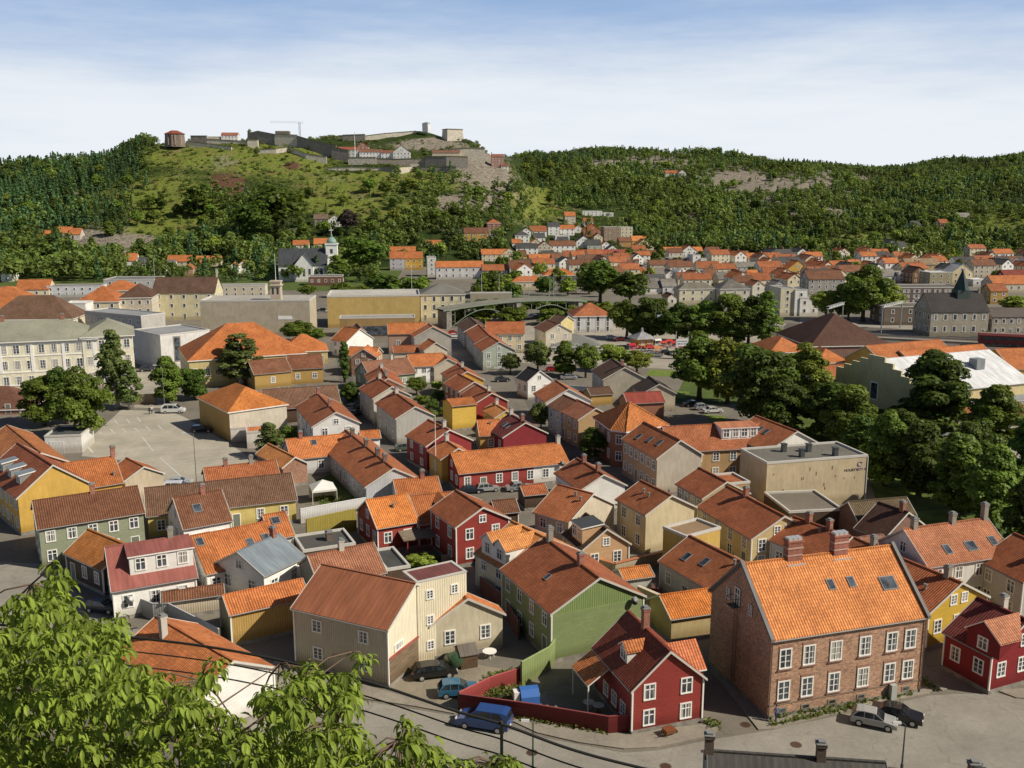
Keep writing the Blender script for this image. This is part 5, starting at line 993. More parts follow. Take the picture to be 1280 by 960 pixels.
# ------------------------------------------------------------------ the town further off
def far(px0, px1, pyb, pye, label, wall, roof, kind='g', ang=8, dep=10, **o):
    q = hit((px0 + px1) / 2, pyb); q.z = max(0.0, q.z - 0.3) if q.z > 0.6 else 0.0
    k = {'g': 'gable', 'e': 'gableend', 'h': 'hip', 'f': 'flat'}[kind]
    wk = wall if isinstance(wall[0], str) else (pl, wall); rk = roof if isinstance(roof[0], str) else ('ground' if kind == 'f' else 'tile', roof)
    if 'st' not in o: o['sp'] = o.get('sp', 3.4)
    return boxY(label, q.y, px0, px1, pye, ang if kind != 'e' else ang, dep, wk, rk, k, z0=q.z, door=0, **o)
G1, G2 = (0.13, 0.13, 0.135), (0.28, 0.27, 0.25)
FT = [
 (602, 640, 327, 318, 'cream house with orange roof above the long grey row', CREAM, T_OR, 'g'), (626, 648, 327, 318, 'cream gable with two dark windows right of the orange roof', CREAM, T_OR, 'e'),
 (603, 636, 349, 338, 'long grey house with orange roof at the bridge end', (0.36, 0.36, 0.35), T_OL, 'g'), (637, 664, 349, 334, 'white house with brown roof and tall windows at the bridge end', WHITE, T_BR, 'g'),
 (661, 677, 346, 336, 'pale yellow gable right of the brown roofed white house', (0.7, 0.64, 0.46), T_BR, 'e'), (640, 682, 362, 352, 'wide orange hipped roof just above the bridge', CREAM, T_OR, 'h'),
 (680, 720, 353, 344, 'bright orange hipped roof behind the dark gables', WHITE, (0.60, 0.19, 0.05), 'h'), (684, 702, 366, 355, 'dark grey gabled house left of the big round tree', G2, SLATE, 'e'), (704, 722, 366, 357, 'grey house with dark roof against the big round tree', G2, SLATE, 'g'),
 (645, 673, 318, 310, 'white house with slate roof under the hill trees', WHITE, SLATE, 'g'), (687, 720, 316, 307, 'long white house with brown roof', WHITE, T_BR, 'g'), (672, 690, 316, 308, 'beige gable left of the long white house', BEIGE, T_BR, 'e'),
 (685, 700, 294, 283, 'white three storey house with dark roof on the slope', (0.78, 0.78, 0.78), SLATE, 'g'), (700, 719, 294, 286, 'white house with orange roof beside the three storey house', WHITE, T_OR, 'g'), (663, 684, 296, 289, 'white house with pinkish roof, left end of the slope row', WHITE, T_OL, 'g'),
 (694, 712, 301, 295, 'plain white box house below the slope row', (0.8, 0.8, 0.8), (0.5, 0.5, 0.5), 'f'), (644, 662, 303, 294, 'white villa with dark roof among trees', WHITE, SLATE, 'h'), (718, 728, 291, 285, 'small white gable between orange roofs', WHITE, T_OR, 'e'),
 (729, 752, 295, 288, 'house with steep red orange roof on the slope', T_OL, T_OR, 'e'), (720, 740, 310, 302, 'white gable with black roof', WHITE, SLATE, 'e'), (706, 720, 280, 270, 'brown house with orange roof high on the slope', BEIGE, T_OR, 'g'),
 (728, 753, 270, 264, 'white modern villa at the wood edge', (0.78, 0.78, 0.78), G1, 'f'), (755, 767, 271, 266, 'small grey house right of the modern villa', LGREY, G1, 'f'), (755, 776, 302, 284, 'brown side of the apartment block on the slope', (0.34, 0.25, 0.17), G1, 'f'), (776, 791, 302, 284, 'pale yellow end of the apartment block on the slope', (0.72, 0.68, 0.5), G1, 'f'),
 (722, 742, 323, 319, 'red roofed hall left of the grey gable', WHITE, (0.40, 0.1, 0.06), 'g'), (750, 790, 323, 318, 'long red roofed hall', BEIGE, (0.40, 0.11, 0.07), 'g'), (722, 800, 332, 326, 'very wide brown roof in the town centre', (0.25, 0.12, 0.09), (0.2, 0.115, 0.075), 'g'),
 (734, 752, 312, 306, 'pale green house with dark roof', PGRN, SLATE, 'g'), (648, 659, 326, 320, 'small yellow house behind the white gable', YEL, T_BR, 'g'), (662, 690, 329, 325, 'orange roof band behind the pale yellow gable', BEIGE, T_OR, 'g'), (672, 700, 334, 329, 'house with slate roof and white wall', WHITE, SLATE, 'g'), (702, 720, 335, 329, 'white gabled house with slate roof in the centre', WHITE, SLATE, 'e'),
 (774, 790, 309, 302, 'orange walled house right of the apartment block', (0.55, 0.3, 0.1), T_BR, 'g'), (790, 810, 310, 301, 'bright yellow house on the slope', (0.66, 0.44, 0.08), T_BO, 'g'), (793, 818, 315, 308, 'cream gable in front of the bright yellow house', CREAM, T_OL, 'e'), (832, 842, 308, 302, 'orange shed roof at the wood edge', (0.66, 0.38, 0.08), T_BO, 'e'),
 (830, 880, 320, 314, 'row with orange roofs at the far side of the centre', CREAM, T_OR, 'g'), (836, 866, 330, 323, 'dark flat roofed office', (0.12, 0.12, 0.12), G1, 'f'), (866, 876, 331, 319, 'white lift tower of the dark office', WHITE, G2, 'f'), (877, 898, 330, 324, 'grey flat roofed office with white band', LGREY, G2, 'f'),
 (906, 938, 325, 319, 'brown roofed warehouse at the wood edge', BEIGE, T_BR, 'g'), (934, 979, 329, 323, 'long orange roof at the wood edge', BEIGE, T_OR, 'g'), (872, 902, 344, 335, 'pale green house with red orange roof', PGRN, T_OL, 'g'), (903, 918, 345, 338, 'small pale green house with orange hip', PGRN, T_OR, 'h'),
 (906, 950, 339, 334, 'long grey roof in the town centre', LGREY, G2, 'g'), (949, 980, 344, 334, 'row of white house fronts', WHITE, T_OL, 'g'), (812, 856, 336, 331, 'wide faded brown roof', BEIGE, T_BR, 'g'), (793, 817, 346, 341, 'red orange hipped roof beside the big round tree', BRICK, T_OL, 'h'), (806, 828, 368, 360, 'white house with grey roof above the tree row', WHITE, G2, 'g'), (828, 847, 368, 358, 'grey roofed house with lean-to above the tree row', LGREY, G2, 'g'),
 (848, 860, 354, 340, 'slim white tower house with pyramid roof', (0.76, 0.76, 0.76), WHITE, 'h'), (849, 895, 379, 361, 'cream mansion with grey hipped roof above the tree row', (0.70, 0.65, 0.48), (0.25, 0.24, 0.2), 'h'), (834, 847, 383, 372, 'white gable peeping over the tree row', (0.76, 0.73, 0.62), T_BR, 'e'), (900, 938, 380, 361, 'art nouveau house with a broad arched gable', (0.60, 0.56, 0.47), (0.18, 0.175, 0.16), 'h'), (940, 957, 374, 357, 'white house with rounded gable', (0.74, 0.7, 0.6), T_OL, 'e'),
 (928, 965, 358, 350, 'red roofed houses behind the rounded gable', CREAM, T_OL, 'g'), (965, 985, 372, 358, 'grey blue gabled house', (0.32, 0.35, 0.38), G2, 'e'), (976, 994, 399, 361, 'cream four storey apartment house', (0.70, 0.65, 0.48), G2, 'f'), (994, 1010, 400, 363, 'white end wall of the four storey apartment house', WHITE, G2, 'f'), (1000, 1024, 405, 373, 'lower white wing of the apartment house', WHITE, G2, 'f'),
 (956, 980, 332, 325, 'orange roof above the white fronts', CREAM, T_OR, 'g'), (984, 1012, 345, 336, 'yellow gabled house with orange roof', YEL, T_OR, 'e'), (1008, 1054, 349, 341, 'brown roof row right of the yellow gable', BEIGE, T_BR, 'g'), (1010, 1058, 369, 349, 'long grey three storey row', (0.36, 0.34, 0.31), T_BR, 'g'), (1103, 1122, 353, 345, 'small grey roofed house right of the large tree', WHITE, G2, 'g'), (1123, 1140, 353, 341, 'pink white block right of the large tree', (0.68, 0.6, 0.56), G2, 'f'),
 (1132, 1176, 341, 331, 'tan house with flat tan roof', TAN, (0.36, 0.27, 0.17), 'g'), (1140, 1160, 355, 341, 'steep brown timber gable by the long dark office', (0.26, 0.14, 0.07), T_DK, 'e'), (1162, 1192, 358, 341, 'olive and beige office with white roof', (0.34, 0.31, 0.2), (0.6, 0.62, 0.64), 'f'), (1190, 1218, 356, 340, 'cream plain end of the office with white roof', (0.64, 0.54, 0.34), (0.6, 0.62, 0.64), 'e'), (1188, 1272, 341, 333, 'long white roofed hall at the right', (0.2, 0.2, 0.22), (0.7, 0.72, 0.74), 'f'),
 (1216, 1240, 358, 350, 'white roofed shed in front of the long hall', LGREY, (0.7, 0.72, 0.74), 'f'), (1240, 1300, 366, 355, 'orange roofed hall with white roof lights', BEIGE, T_OR, 'g'), (1255, 1300, 354, 346, 'dark red hall roof at the right edge', DRED, T_MA, 'g'), (1238, 1262, 380, 364, 'ochre house with brown roof left of the orange hall', OCH, T_OL, 'g'), (1176, 1195, 331, 325, 'orange roofs at the foot of the right hill', CREAM, T_OR, 'g'), (1197, 1212, 332, 326, 'white and orange houses at the foot of the right hill', WHITE, T_OR, 'e'), (1216, 1246, 333, 327, 'brown roofs at the right hill foot', BEIGE, T_OL, 'g'), (1248, 1285, 334, 328, 'dark brown roofs at the right edge of the hill foot', T_OL, T_BR, 'g'),
 (1108, 1124, 316, 305, 'dark green house on the wooded knoll', (0.05, 0.08, 0.075), SLATE, 'e'), (1122, 1135, 314, 308, 'white annex of the dark green house', WHITE, SLATE, 'g'), (1197, 1216, 279, 272, 'white house high on the right hill', WHITE, G2, 'g'), (1175, 1187, 287, 279, 'pink house in the trees of the right hill', (0.5, 0.28, 0.24), T_OL, 'g'), (1141, 1152, 286, 281, 'low dark roofed house on the right hill', LGREY, SLATE, 'g'), (1134, 1144, 267, 262, 'small grey house near the top of the right hill', LGREY, G2, 'e'), (1113, 1121, 270, 264, 'tiny white gable on the right hill', WHITE, T_OL, 'e'),
 (832, 848, 224, 217, 'white farmhouse with orange roof on the far hill', WHITE, T_OL, 'g'), (848, 858, 224, 216, 'white gable of the far hill farmhouse', (0.78, 0.78, 0.78), T_OL, 'e'), (797, 802, 224, 221, 'tiny white shed left of the far hill farmhouse', WHITE, WHITE, 'f'),
 (580, 611, 303, 291, 'yellow house below the fortress rock', (0.60, 0.36, 0.10), T_BR, 'g'), (609, 626, 288, 279, 'brick red house behind the yellow house', (0.34, 0.14, 0.09), T_OL, 'h'), (612, 620, 297, 293, 'white annex between the yellow and brick red houses', WHITE, G2, 'f'),
 (487, 506, 338, 323, 'lilac white house front with orange roof', (0.55, 0.53, 0.6), T_OR, 'g'), (506, 529, 337, 323, 'bright yellow house with orange roof at the hill foot', (0.62, 0.38, 0.06), T_OR, 'g'), (488, 520, 322, 314, 'grey gabled house with orange roof behind the bright yellow house', (0.4, 0.36, 0.3), T_OR, 'g'), (545, 605, 349, 334, 'long white house with orange roof and rows of windows', (0.66, 0.66, 0.66), T_OR, 'g'), (534, 545, 346, 322, 'narrow white tower left of the long white house', (0.7, 0.7, 0.68), G2, 'f'), (532, 552, 309, 306, 'orange roof hidden among hill trees', BEIGE, T_OR, 'g'),
 (392, 410, 283, 274, 'grey stone powder house on the meadow', (0.2, 0.18, 0.15), (0.2, 0.15, 0.11), 'g'), (410, 427, 283, 275, 'white gable of the stone powder house', WHITE, (0.2, 0.15, 0.11), 'e'), (366, 386, 316, 306, 'orange roof left of the church', CREAM, T_OR, 'g'), (392, 410, 312, 305, 'orange roof behind the church', CREAM, T_OR, 'g'), (386, 428, 357, 346, 'brick office with white bands below the church', (0.22, 0.11, 0.08), G1, 'f'),
 (137, 148, 332, 326, 'tiny orange roof at the left hill foot', WHITE, T_OR, 'g'), (153, 170, 333, 326, 'orange roof left of the slate roof', WHITE, T_OR, 'g'), (163, 174, 341, 332, 'white gable of the slate roofed house', WHITE, SLATE, 'e'), (172, 186, 341, 329, 'slate roofed house between two white gables', G2, SLATE, 'g'), (185, 196, 341, 327, 'right white gable of the slate roofed house', WHITE, SLATE, 'e'), (194, 218, 342, 334, 'white low house right of the slate roof', WHITE, G2, 'g'), (209, 238, 336, 327, 'cream house with orange roof at the hill foot', (0.66, 0.58, 0.4), T_OR, 'g'), (244, 260, 336, 329, 'orange house half hidden by trees', CREAM, T_OR, 'g'), (228, 241, 345, 336, 'pink gable in front of the orange house', (0.5, 0.3, 0.2), T_OL, 'e'), (286, 297, 344, 333, 'white house with steep orange roof at the hill foot', WHITE, T_OR, 'e'), (297, 310, 342, 331, 'white gable with orange roof at the hill foot', WHITE, T_OR, 'e'), (262, 276, 333, 327, 'small orange roof between tree crowns', CREAM, T_OR, 'g'),
 (68, 88, 299, 291, 'grey house with orange roof on the left hillside', (0.3, 0.28, 0.26), T_OR, 'g'), (86, 100, 300, 293, 'white terrace house joined to the hillside house', (0.6, 0.55, 0.5), T_OR, 'g'), (46, 60, 301, 296, 'small orange roofed barn on the left hillside', (0.4, 0.2, 0.1), T_OR, 'g'), (0, 14, 352, 340, 'white gable at the left edge of the town', WHITE, T_OR, 'e'), (268, 330, 372, 358, 'flat grey roof behind the cinema', BEIGE, G2, 'f'), (20, 60, 372, 362, 'house with orange roof and white dormers', CREAM, T_OR, 'g'), (60, 125, 371, 358, 'grey flat roofs with white lift houses', LGREY, G1, 'f'),
 (1013, 1030, 352, 344, 'pink house front in the brown row', (0.5, 0.33, 0.25), T_OL, 'g'), (1062, 1078, 338, 331, 'orange house front left of the large tree', CREAM, T_OR, 'g'), (1080, 1100, 341, 334, 'orange gables behind the large tree', BEIGE, T_OR, 'e'), (860, 884, 352, 343, 'dark glass fronted house', (0.2, 0.25, 0.27), G1, 'f'), (757, 775, 318, 313, 'white house under the apartment block', WHITE, SLATE, 'e'), (800, 822, 326, 320, 'brown gables right of the red hall', BEIGE, T_BR, 'g'), (852, 872, 321, 314, 'white backed house in the orange row', WHITE, T_OL, 'e'), (884, 902, 322, 316, 'grey house at the end of the orange row', LGREY, T_BR, 'g'), (918, 932, 352, 343, 'white narrow front above the rounded gable', WHITE, T_OL, 'e'), (652, 664, 296, 289, 'small white house left end under the hill trees', WHITE, G2, 'e'), (668, 682, 303, 297, 'white house below the pinkish roof', WHITE, SLATE, 'g'), (730, 742, 283, 277, 'white house under the wood below the modern villa', WHITE, T_OL, 'g'), (742, 754, 303, 296, 'pale house between the steep red orange roof and the apartment block', CREAM, T_BR, 'e'), (698, 712, 309, 303, 'white house with black roof above the long white house', WHITE, SLATE, 'g'), (664, 676, 309, 303, 'cream house with orange roof above the beige gable', CREAM, T_OR, 'e'), (640, 652, 311, 304, 'white house with orange roof beside the slate roofs', WHITE, T_OR, 'g'), (752, 764, 312, 306, 'white gable under the pale house', WHITE, T_OR, 'e'), (766, 778, 325, 319, 'brown house in front of the long red hall', BEIGE, T_BR, 'e'), (678, 694, 325, 319, 'white house with dark roof in front of the long white house', WHITE, SLATE, 'g'), (705, 722, 327, 321, 'cream house right of the red brown house', CREAM, T_OL, 'g'), (798, 812, 343, 337, 'white house left of the faded brown roof', WHITE, SLATE, 'e'), (816, 832, 351, 344, 'grey white house below the faded brown roof', LGREY, G2, 'g'), (832, 846, 350, 343, 'white gable left of the slim tower house', WHITE, G2, 'e'), (884, 898, 353, 346, 'white house right of the glass fronted house', WHITE, T_BR, 'g'), (898, 914, 357, 349, 'cream house behind the arched gable', CREAM, G2, 'g'), (936, 950, 351, 345, 'orange roofed house over the rounded gable', CREAM, T_OR, 'g'), (862, 880, 336, 330, 'white terrace behind the pale green house', WHITE, G2, 'f'), (956, 972, 351, 344, 'brown roofed house below the white fronts', BEIGE, T_OL, 'g'), (970, 988, 355, 348, 'white house with orange roof below the white fronts', WHITE, T_OR, 'g'), (990, 1006, 354, 347, 'cream house before the brown row', CREAM, T_OR, 'e'), (1040, 1060, 339, 333, 'orange roof behind the brown row', CREAM, T_OR, 'g'), (770, 792, 338, 332, 'red brick house above the big round tree', (0.26, 0.11, 0.08), T_BR, 'g'), (690, 708, 330, 323, 'red brown house under the long white house', (0.28, 0.12, 0.08), T_BR, 'g'), (650, 668, 337, 331, 'dark roof behind the white house with tall windows', LGREY, SLATE, 'g'),
]
for r in FT:
    far(*r, dep=random.Random(r[0]).uniform(8, 12), pitch=36 if r[7] in 'ge' else 30)

# more small houses filling the far town, alike but for wall and roof
def infill():
    rr = random.Random(17); P_ = [(o.location.x, o.location.y) for o in C.objects if o.parent is None and 'dims' in o and o.location.y > 360]
    kinds = [(WHITE, T_OR, 'white walled house with orange roof crowded among the far town houses', 'white orange roofed houses of the far town'), (CREAM, T_OL, 'cream walled house with dull red roof crowded among the far town houses', 'cream red roofed houses of the far town'), (WHITE, SLATE, 'white walled house with slate grey roof crowded among the far town houses', 'white slate roofed houses of the far town'), (BEIGE, T_BR, 'beige walled house with brown roof crowded among the far town houses', 'beige brown roofed houses of the far town')]
    n = t = 0
    while n < 75 and t < 6000:
        t += 1; px, py = rr.uniform(640, 1285), rr.uniform(318, 366)
        if px > 1060 and py > 350: continue
        if px < 800 and py > 352: continue
        q = W(px, py)
        if float(terr0(q.x, q.y)) > 0.5 or any(abs(q.x - a) < 13 and abs(q.y - b) < 12.5 for a, b in P_): continue
        P_.append((q.x, q.y)); k = kinds[rr.choice((0, 1, 1, 2, 2, 2, 3))]; n += 1
        gable_at(k[2], (q.x, q.y, 0), R(rr.choice((6, 12, -78, -72))), rr.uniform(9, 15), rr.uniform(8, 9.5), rr.uniform(4.5, 7.5), (pl, k[0]), ('tile', k[1]), 'house', 'house', 34, k[3], sp=3.2, door=0, nog=0, ch=[rr.uniform(-.5, .5)])
infill()
# ------------------------------------------------------------------ trees
def leaf_mesh(name, V, tint, mat):
    """V: (n, 4, 3) leaf faces"""
    n = len(V); me = bpy.data.meshes.new(name); me.vertices.add(n * 4); me.loops.add(n * 4); me.polygons.add(n)
    me.vertices.foreach_set('co', np.ascontiguousarray(V, dtype=np.float32).ravel()); me.loops.foreach_set('vertex_index', np.arange(n * 4, dtype=np.int32))
    me.polygons.foreach_set('loop_start', np.arange(0, n * 4, 4, dtype=np.int32)); me.polygons.foreach_set('loop_total', np.full(n, 4, dtype=np.int32))
    a = me.attributes.new('tint', 'FLOAT', 'FACE'); a.data.foreach_set('value', np.asarray(tint, dtype=np.float32)); me.materials.append(mat); me.update(); me.validate(); return me
def leaves(pos, nrm, size, r, aspect=0.75, jitter=0.4):
    n = len(pos); nr = nrm + r.normal(0, jitter, (n, 3)); nr /= np.linalg.norm(nr, axis=1)[:, None] + 1e-9
    t = np.cross(nr, r.normal(0, 1, (n, 3))); t /= np.linalg.norm(t, axis=1)[:, None] + 1e-9; b = np.cross(nr, t); s = (size * r.uniform(0.6, 1.3, n))[:, None]
    t = t * s; b = b * s * aspect; off = nr * s * 0.25
    return np.stack([pos - t, pos - b + off, pos + t, pos + b + off], axis=1)
def crown_lobes(seed, kind):
    r = np.random.default_rng(seed); L = []
    if kind == 'round':
        for k in range(66):
            d = r.normal(0, 1, 3); d /= np.linalg.norm(d); q = r.uniform(0.5, 1.0); c = np.array([0, 0, 5.9]) + d * q * np.array([2.9, 2.9, 3.5]); L.append((c, r.uniform(0.75, 1.35)))
    elif kind == 'full':
        for k in range(74):
            d = r.normal(0, 1, 3); d /= np.linalg.norm(d); q = r.uniform(0.5, 1.0); c = np.array([0, 0, 5.2]) + d * q * np.array([3.0, 3.0, 4.1]); L.append((c, r.uniform(0.7, 1.25)))
    elif kind == 'oval':
        for k in range(84):
            z = r.uniform(1.1, 9.5); w = 2.35 * math.sin(math.pi * ((z + 0.3) / 10.6) ** 0.78); a = r.uniform(0, 6.28); q = w * r.uniform(0.4, 1.0); L.append((np.array([q * math.cos(a), q * math.sin(a), z]), r.uniform(0.6, 1.05)))
    elif kind == 'birch':
        for k in range(120):
            z = r.uniform(1.2, 9.6); w = 1.9 * math.sin(math.pi * ((z + 0.2) / 10.5) ** 0.85) + 0.1; a = r.uniform(0, 6.28); q = w * r.uniform(0.25, 1.0); L.append((np.array([q * math.cos(a), q * math.sin(a), z]), r.uniform(0.32, 0.66)))
    elif kind == 'column':
        for k in range(40):
            z = r.uniform(0.6, 9.8); w = 0.9 * math.sin(math.pi * min(1, (z + 0.5) / 11.0)); a = r.uniform(0, 6.28); L.append((np.array([w * .7 * math.cos(a), w * .7 * math.sin(a), z]), r.uniform(0.35, 0.6)))
    elif kind == 'bush':
        for k in range(34):
            d = r.normal(0, 1, 3); d /= np.linalg.norm(d); c = np.array([0, 0, 4.2]) + d * np.array([4.2, 4.2, 4.0]) * r.uniform(.4, 1); L.append((c, r.uniform(1.0, 1.9)))
    return L, r
def crown(seed, kind, total, size):
    L, r = crown_lobes(seed, kind); tot = sum(q[1] ** 2 for q in L); P_, T_ = [], []
    for c, rad in L:
        n = int(total * rad * rad / tot); d = r.normal(0, 1, (n, 3)); d /= np.linalg.norm(d, axis=1)[:, None]; d[:, 2] = np.where(d[:, 2] < -0.4, -d[:, 2], d[:, 2])
        q = c + d * rad * r.uniform(0.72, 1.08, n)[:, None] * np.array([1, 1, 0.82]); up = d + np.array([0, 0, 0.35])
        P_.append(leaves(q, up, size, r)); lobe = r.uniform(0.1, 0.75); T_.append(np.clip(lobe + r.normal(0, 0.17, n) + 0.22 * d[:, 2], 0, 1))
    return np.concatenate(P_), np.concatenate(T_)
def trunk_mesh(seed, kind, mat):
    r = random.Random(seed); m = MB(); top = 8.0 if kind in ('oval', 'birch', 'column') else 5.6
    pts = [(0, 0, -0.2), (0.03, 0, 1.2), (r.uniform(-.1, .1), r.uniform(-.1, .1), 3.0), (r.uniform(-.2, .2), r.uniform(-.2, .2), top)]
    m.tube(pts, [0.34, 0.27, 0.21, 0.06], 8)
    for k in range(9):
        z = 2.2 + k * (top - 2.6) / 9; a = k * 2.4 + r.uniform(-.3, .3); l = (2.3 if kind == 'round' else 1.6) * (1 - 0.06 * k)
        m.tube([(0, 0, z), (l * .5 * math.cos(a), l * .5 * math.sin(a), z + .7), (l * math.cos(a), l * math.sin(a), z + 1.7)], [0.12, 0.08, 0.025], 5)
    return m.mesh('trunk', [mat], True)
bark = M('bark', (0.11, 0.085, 0.06)); bark_b = M('bark', (0.42, 0.40, 0.36))
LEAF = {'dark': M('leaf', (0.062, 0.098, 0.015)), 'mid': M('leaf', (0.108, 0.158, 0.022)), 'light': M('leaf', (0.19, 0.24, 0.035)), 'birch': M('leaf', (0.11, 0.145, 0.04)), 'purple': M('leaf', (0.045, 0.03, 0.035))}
CR = {}
def tree_parts(kind, col, var, fine=True):
    key = (kind, col, var, fine)
    if key not in CR:
        n, s = ((12000, 0.21) if fine else (1700, 0.42))
        if kind == 'birch': n, s = ((9500, 0.15) if fine else (1200, 0.34))
        if kind == 'bush': n, s = ((5000, 0.36) if fine else (900, 0.8))
        V, t = crown(100 + var * 7 + len(kind), kind, n, s)
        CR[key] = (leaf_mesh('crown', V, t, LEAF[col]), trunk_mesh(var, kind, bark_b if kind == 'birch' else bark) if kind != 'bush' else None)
    return CR[key]
tcount = [0]
def tree_at(x, y, z, h, wid, kind, col, label, group=None, fine=True, name='tree', cat='tree'):
    tcount[0] += 1; i = tcount[0]; cr, tr = tree_parts(kind, col, i % (3 if fine else 2), fine)
    o = thing(name, label, cat, (x, y, z), (i * 2.399) % 6.28, group); base = {'full': 6.6, 'round': 6.2, 'oval': 5.0, 'birch': 4.0, 'column': 2.2, 'bush': 9.5}[kind]; hb = {'full': 10.0, 'round': 10.0, 'oval': 10.2, 'birch': 10.2, 'column': 10.2, 'bush': 9.3}[kind]
    o.scale = (wid / base, wid / base, h / hb)
    put('crown' if kind != 'bush' else 'foliage', cr, o)
    if tr: put('trunk', tr, o)
    return o
def tree_px(px, pyb, pyt, wpx, kind, col, label, group=None, fine=True, **k):
    q = W(px, pyb) if pyb > 340 else hit(px, pyb)
    if px > 840 and pyb > 460: wpx *= 1.02
    d = q.y * math.cos(P) + (H - q.z) * math.sin(P); h = Zat(q.y, pyt) - q.z
    return tree_at(q.x, q.y, q.z, max(1.0, h), wpx / F * d, kind, col, label, group, fine, **k)
gp_ = 'trees of the park by the old town'
